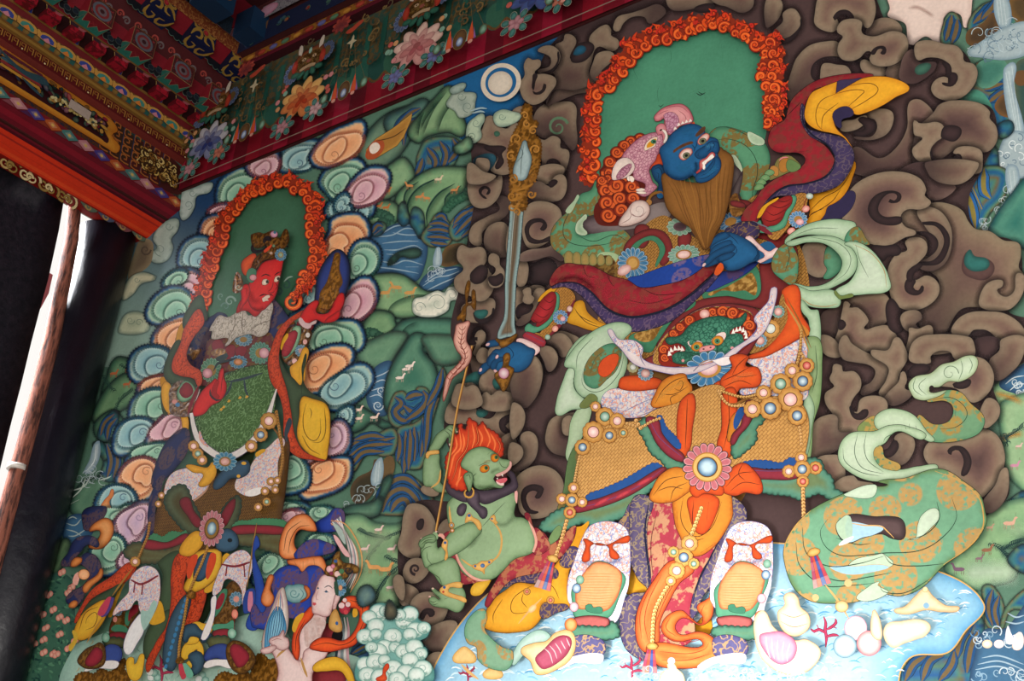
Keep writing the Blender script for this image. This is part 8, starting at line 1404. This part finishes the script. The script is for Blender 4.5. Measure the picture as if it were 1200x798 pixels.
def CHAIN(u):
    O('jewel_pendant', new=True)
    for du, c in ((-9, 'c8502c'), (9, 'c8502c')): F([(u+du, 26), (u+du+3, 10), (u+du-3, 10)], c, k=True, ol='6a3a20 .5'); F([(u+du-2, 20), (u+du-4.5, 10), (u+du-2.6, 10)], '7aa098', k=True); F([(u+du+2, 20), (u+du+4.5, 10), (u+du+2.6, 10)], '8a5a94', k=True); E(u+du, 8.6, 2, 1.6, 'd09080'); L([(u+du, 26), (u+du*.4, 54)], .9, '7a5c30')
    E(u, 14, 5.5, 8, '4a3420 6a4a28 3', ol='8a6434 .7'); E(u, 12, 2.8, 3.8, '4a5a8a c8d4e0 2.4'); L([(u, 22), (u, 54)], .9, '7a5c30'); 
    for du in (-19, 19): E(u+du, 14, 3, 4, '3a5a44 8ab098 2', ol='6a4a28 .8'); L([(u+du, 18), (u+du*.5, 40)], .8, '7a5c30')
    F([(u-5, 58), (u-1, 56), (u, 51), (u+1.5, 56), (u+5, 57), (u+2, 59), (u+1, 64), (u-1, 59.5)], 'b8a888'); F([(u-8, 70), (u-2, 72), (u+4, 75), (u+9, 74), (u+4, 70), (u-3, 67)], 'a8402c')
for (fx, fy), ca, cb in (((247,200),'b8b4b8','3a4a80'), ((365,122),'d8a860','b8481c'), ((500,68),'dcb8a8','b86a6a'), ((644,8),'5a6ea0','2a3a70')):
    u = ux(fx, fy); FLOWER(u, 30, 21, ca, cb, 'lotus_flower'); 
    for k in range(9): E(u-24+random.uniform(-5, 5)+(48 if k > 4 else 0), 36+random.uniform(-12, 14), 2.4, 2.4, random.choice(('b8584c', 'c89060', '7aa08c', 'c88080')), ol='3a1c14 .5')
    SPRIG(u-16, 9, 10, 'c08a90' if fx != 500 else '6a74a8'); SPRIG(u+17, 13, 10, 'd0a8a8' if fx == 365 else 'c87860' if fx != 500 else '6a74a8'); MASK(u+1, 64, 15)
for px, py in ((420,110), (555,55), (690,0), (306,158)): CHAIN(ux(px, py)); FLOWER(ux(px, py)-14, 80, 9, 'c09a98' if px == 555 else 'a84030', '7a3030', 'small_flower')
O('border_moulding', 'yellow and red flowered moulding'); cmframe((XF, -.1, ZF+HF/100), (1, 0, 0), (0, 0, 1), (0, -1, 0)); strip_rect(60, 0, WF, 4, '5a1020'); strip_rect(60, 4, WF, 11, '8a5a1c', m='d', c2='6a2a1c')
for i in range(70): E(70+i*13, 7, 4.5, 2.6, ('8a2420', '4a4a80', '3f6048', '9a5a24')[i % 4]+' '+('b04830', '6a6aa0', '5a8060', 'c08a34')[i % 4]+' 1.5')
cmframe((XF, -.03, ZF+HF/100), (1, 0, 0), (0, -1, 0), (0, 0, -1)); strip_rect(0, 0, WF, 7, '3a1018')
O('blue_beam', 'dark blue beam with small red flowers'); cmframe((XF, -.16, ZF+HF/100+.11), (1, 0, 0), (0, 0, 1), (0, -1, 0)); strip_rect(60, 0, WF, 20, '141c38'); 
for i in range(60): u = random.uniform(110, 600); SP = random.uniform(4, 16); E(u, SP, 2.4, 1.8, random.choice(('7a2a20', '3a5a4c', '8a4a2c', '2f4a5a'))); CURL(u, SP, 3.4, i*40, 1, .8, '3f5a50')
O('white_beam', 'greyish white beam edge with violet flowers'); cmframe((XF, -.2, ZF+HF/100+.31), (1, 0, 0), (0, 0, 1), (0, -1, 0)); strip_rect(125, 0, WF, 13, '7a7478', m='q', c2='4f4a54')
for u, c in ((132, 'a86478'), (210, '5f5c9a'), (300, 'a86478'), (390, '5f5c9a'), (480, 'a86478')): E(u, 7, 11, 5.5, '%s %s 2.5' % (c, mix(c, 'c8c0d0', .35)))
solid('core_beam', fr, [(XF, -.02, ZF, 2.4, .01, 8.0), (XF+.6, -.155, ZF+HF/100+.115, 2.4, -.02, 8.2)], MD)
cp = thing('coffered_ceiling', 'dark coffered ceiling with green scrolls', 'ceiling', (-5.0, -.8, 7.95)); O('panel', 'dark green scroll panel'); cmframe((-5.75, -.22, 7.93), (1, 0, 0), AXU, (0, 0, -1)); strip_rect(0, 0, 800, 240, '10181c'); strip_rect(0, 0, 800, 5, '5a3a20')
for i in range(40): CURL(14+i*20, 22+(i % 2)*12, 9, i*90, 1.5, 2.6, '2f5048', (-1)**i); CURL(14+i*20, 60, 8, i*60, 1.5, 2.6, '5a2424', (-1)**i)
wallframe(); Z(); DIM[0] = 1.0
# ---- doorway
def pl(px, py, x=XL): return onplane(px, py, 0, x)
m_cur, nt, b = newmat('black_hide_curtain', .5, .18); n = noise(nt, pos(nt), 22, 6, .7); nt.links.new(mixc(nt, step(nt, n, .3, .8), (.004, .004, .008, 1), (.02, .014, .022, 1)), b.inputs['Base Color'])
sp = noise(nt, pos(nt), 160, 2, .5); nt.links.new(mixc(nt, step(nt, sp, .70, .76), (.5, .5, .5, 1), (.08, .08, .08, 1)), b.inputs['Roughness']); bp = nd(nt, 'ShaderNodeBump', Strength=.5, Distance=.02); nt.links.new(n, bp.inputs['Height']); nt.links.new(bp.outputs[0], b.inputs['Normal'])
def sheet(name, rows, mat, thick=.03, parent=None):
    """a hanging sheet through rows of points, given front to back thickness along x"""
    n = len(rows[0]); vs = [tuple(p) for r in rows for p in r]; k = len(vs); vs += [(p[0]-thick, p[1], p[2]) for r in rows for p in r]; fs = []
    for i in range(len(rows)-1):
        for j in range(n-1): a = i*n+j; fs += [(a, a+1, a+n+1, a+n), (k+a, k+a+n, k+a+n+1, k+a+1)]
    bd = [(0, j) for j in range(n)]+[(i, n-1) for i in range(1, len(rows))]+[(len(rows)-1, j) for j in range(n-2, -1, -1)]+[(i, 0) for i in range(len(rows)-2, 0, -1)]
    for s in range(len(bd)): a = bd[s][0]*n+bd[s][1]; c = bd[(s+1) % len(bd)]; c = c[0]*n+c[1]; fs.append((a, k+a, k+c, c))
    me = bpy.data.meshes.new(name); me.from_pydata(vs, [], fs); me.materials.append(mat)
    for f in me.polygons: f.use_smooth = True
    o = bpy.data.objects.new(name, me); C.objects.link(o); o.parent = parent; return o
# left curtain: its right edge follows the bright slit
edge = [(76, 228), (69, 270), (57, 325), (47, 362), (37, 400), (25, 450), (12, 500), (0, 550), (-14, 610), (-34, 690), (-60, 800)]
rows = []
for px, py in edge:
    p = pl(px, py); rows.append([(XL+.03*math.sin(j*1.9)*min(1, j/3), p[1]-.22*j+(0 if j else 0), p[2]) for j in range(12)])
p = rows[-1]; rows.append([(x, y, .1) for x, y, z in p])
rows.insert(0, [(x, y, 6.18) for x, y, z in rows[0]])
o = sheet('door_curtain', rows, m_cur); tag(o, 'black hide door curtain filling the doorway left of the bright slit', 'curtain')
# right: round black lacquered post
m_post, nt, b = newmat('black_lacquer', .28, .4); n = noise(nt, pos(nt, 0, 1), 9, 5, .6); nt.links.new(mixc(nt, n, (.003, .003, .006, 1), (.012, .011, .02, 1)), b.inputs['Base Color']); bp = nd(nt, 'ShaderNodeBump', Strength=.25, Distance=.03); nt.links.new(n, bp.inputs['Height']); nt.links.new(bp.outputs[0], b.inputs['Normal']); nt.links.new(mixc(nt, n, (.25, .25, .25, 1), (.45, .45, .45, 1)), b.inputs['Roughness'])
yl = pl(70, 335)[1]; yr = -.01
rad = abs(yl)*.424; cxc, cyc = -7.22-.7*rad+.3*rad, yl/2+.25*rad
vs = []; fs = []; NS = 48
for z in (0, 6.11):
    for i in range(NS): a = 2*math.pi*i/NS; vs.append((cxc+rad*math.cos(a), cyc+rad*math.sin(a), z))
for i in range(NS): j = (i+1) % NS; fs.append((i, j, NS+j, NS+i))
fs += [tuple(range(NS))[::-1], tuple(range(NS, 2*NS))]
me = bpy.data.meshes.new('lacquered_post'); me.from_pydata(vs, [], fs); me.materials.append(m_post)
for f in me.polygons: f.use_smooth = len(f.vertices) == 4
o = bpy.data.objects.new('lacquered_post', me); C.objects.link(o); tag(o, 'glossy black lacquered post in the corner beside the mural', 'post')
# rough wooden pole standing in the slit
m_pole, nt, b = newmat('rough_bark_pole', .7, .25); mp = nt.nodes.new('ShaderNodeMapping'); mp.inputs['Scale'].default_value = (14, 14, 2.2); g = nt.nodes.new('ShaderNodeNewGeometry'); nt.links.new(g.outputs['Position'], mp.inputs[0]); n = noise(nt, mp.outputs[0], 3, 6, .65); nt.links.new(mixc(nt, step(nt, n, .36, .62), (.035, .014, .012, 1), (.30, .10, .065, 1)), b.inputs['Base Color']); bp = nd(nt, 'ShaderNodeBump', Strength=.7, Distance=.02); nt.links.new(n, bp.inputs['Height']); nt.links.new(bp.outputs[0], b.inputs['Normal'])
def tube(name, pts, rad, mat, ns=20, parent=None):
    vs = []; fs = []
    for (x, y, z), r in zip(pts, rad):
        for i in range(ns): a = 2*math.pi*i/ns; vs.append((x+r*math.cos(a), y+r*math.sin(a), z))
    for k in range(len(pts)-1):
        for i in range(ns): j = (i+1) % ns; fs.append((k*ns+i, k*ns+j, (k+1)*ns+j, (k+1)*ns+i))
    fs += [tuple(range(ns))[::-1], tuple(range((len(pts)-1)*ns, len(pts)*ns))]
    me = bpy.data.meshes.new(name); me.from_pydata(vs, [], fs); me.materials.append(mat)
    for f in me.polygons: f.use_smooth = len(f.vertices) == 4
    o = bpy.data.objects.new(name, me); C.objects.link(o)
    if parent: o.parent = parent; o.matrix_parent_inverse = Matrix.Translation(-Vector(parent.location))
    return o
ax = [(88, 234), (84, 280), (72, 340), (60, 400), (48, 450), (34, 505), (22, 550), (8, 602), (-14, 690), (-40, 790)]
pp = [pl(x, y, XL-.02) for x, y in ax]; d = pp[-1]-pp[-2]; pp.append(pp[-1]+d*(( .03-pp[-1][2])/d[2]))
pole = bpy.data.objects.new('wooden_pole', None); C.objects.link(pole); pole.location = tuple(pp[-1]); tag(pole, 'rough reddish brown wooden pole standing in the bright doorway slit', 'pole')
tube('shaft', [tuple(p) for p in pp], [.05, .052, .055, .06, .058, .06, .062, .064, .066, .07, .07], m_pole, parent=pole)
m_ring = flat('pale_metal', 'c8c0b8', .35, .6); pr = pl(20, 548, XL-.02); tube('metal_ring', [tuple(pr+np.array((0, 0, s))) for s in (-.02, .02)], [.067, .067], m_ring, parent=pole)
# thin brown rod imitating a reflection beside the pole, and the frayed red cloth tied in the slit
jb = [pl(x, y, XL-.05) for x, y in ((73, 436), (67, 462), (44, 550), (30, 610), (-10, 780))]; d = jb[-1]-jb[-2]; jb.append(jb[-1]+d*((.03-jb[-1][2])/d[2]))
o = tube('reflection_rod', [tuple(p) for p in jb], [.012, .025, .03, .03, .03, .03], flat('brown_reflection', '3a1a18', .4, .5)); tag(o, 'thin dark brown rod imitating a reflection between the pole and the black post', 'reflection_strip')
rg = []
for k, (px, py) in enumerate(((62, 322), (57, 332), (54, 345), (48, 360), (40, 376))): a = pl(px, py, XL-.03); rg.append([tuple(a+np.array((0, -.05*j*(1+.3*k)+.02*math.sin(j*2+k), .02*math.sin(3*j+k)))) for j in range(5)])
o = sheet('cloth_scrap', rg, flat('pinkish_red_cloth', 'c87a84', .8), .008); tag(o, 'pinkish red cloth scrap hanging in the bright slit', 'cloth')
Z()
# ================================================================= light
w = bpy.data.worlds.new('daylight'); scene.world = w; w.use_nodes = True
bg = w.node_tree.nodes['Background']; bg.inputs[0].default_value = (1.0, .97, .93, 1); bg.inputs[1].default_value = 1.0
def area(nm, loc, to, sx, sy, e, col):
    l = bpy.data.lights.new(nm, 'AREA'); l.shape = 'RECTANGLE'; l.size = sx; l.size_y = sy; l.energy = e; l.color = col; o = bpy.data.objects.new(nm, l); C.objects.link(o); o.location = loc
    o.rotation_euler = (Vector(to)-Vector(loc)).to_track_quat('-Z', 'Y').to_euler(); return o
area('courtyard_skylight', (1.2, -7.2, .9), (-3, 0, 3.6), 7, 2.4, 640, (1, .96, .9))
area('outside_glare', (-9.2, -2.2, 7.6), (-7.35, -.4, 5.7), 5.5, 2.6, 2600, (.95, .97, 1))
l = bpy.data.lights.new('floor_glare', 'SPOT'); l.energy = 2800; l.spot_size = math.radians(27); l.spot_blend = 1.0; l.shadow_soft_size = .6; o = bpy.data.objects.new('floor_glare', l); C.objects.link(o); o.location = (-1.4, -5.5, .4); o.rotation_euler = (Vector(onwall(830, 935))-o.location).to_track_quat('-Z', 'Y').to_euler()
scene.view_settings.view_transform = 'Standard'; scene.view_settings.look = 'None'; scene.view_settings.exposure = 0
print('layers', GRID.max()); finish()
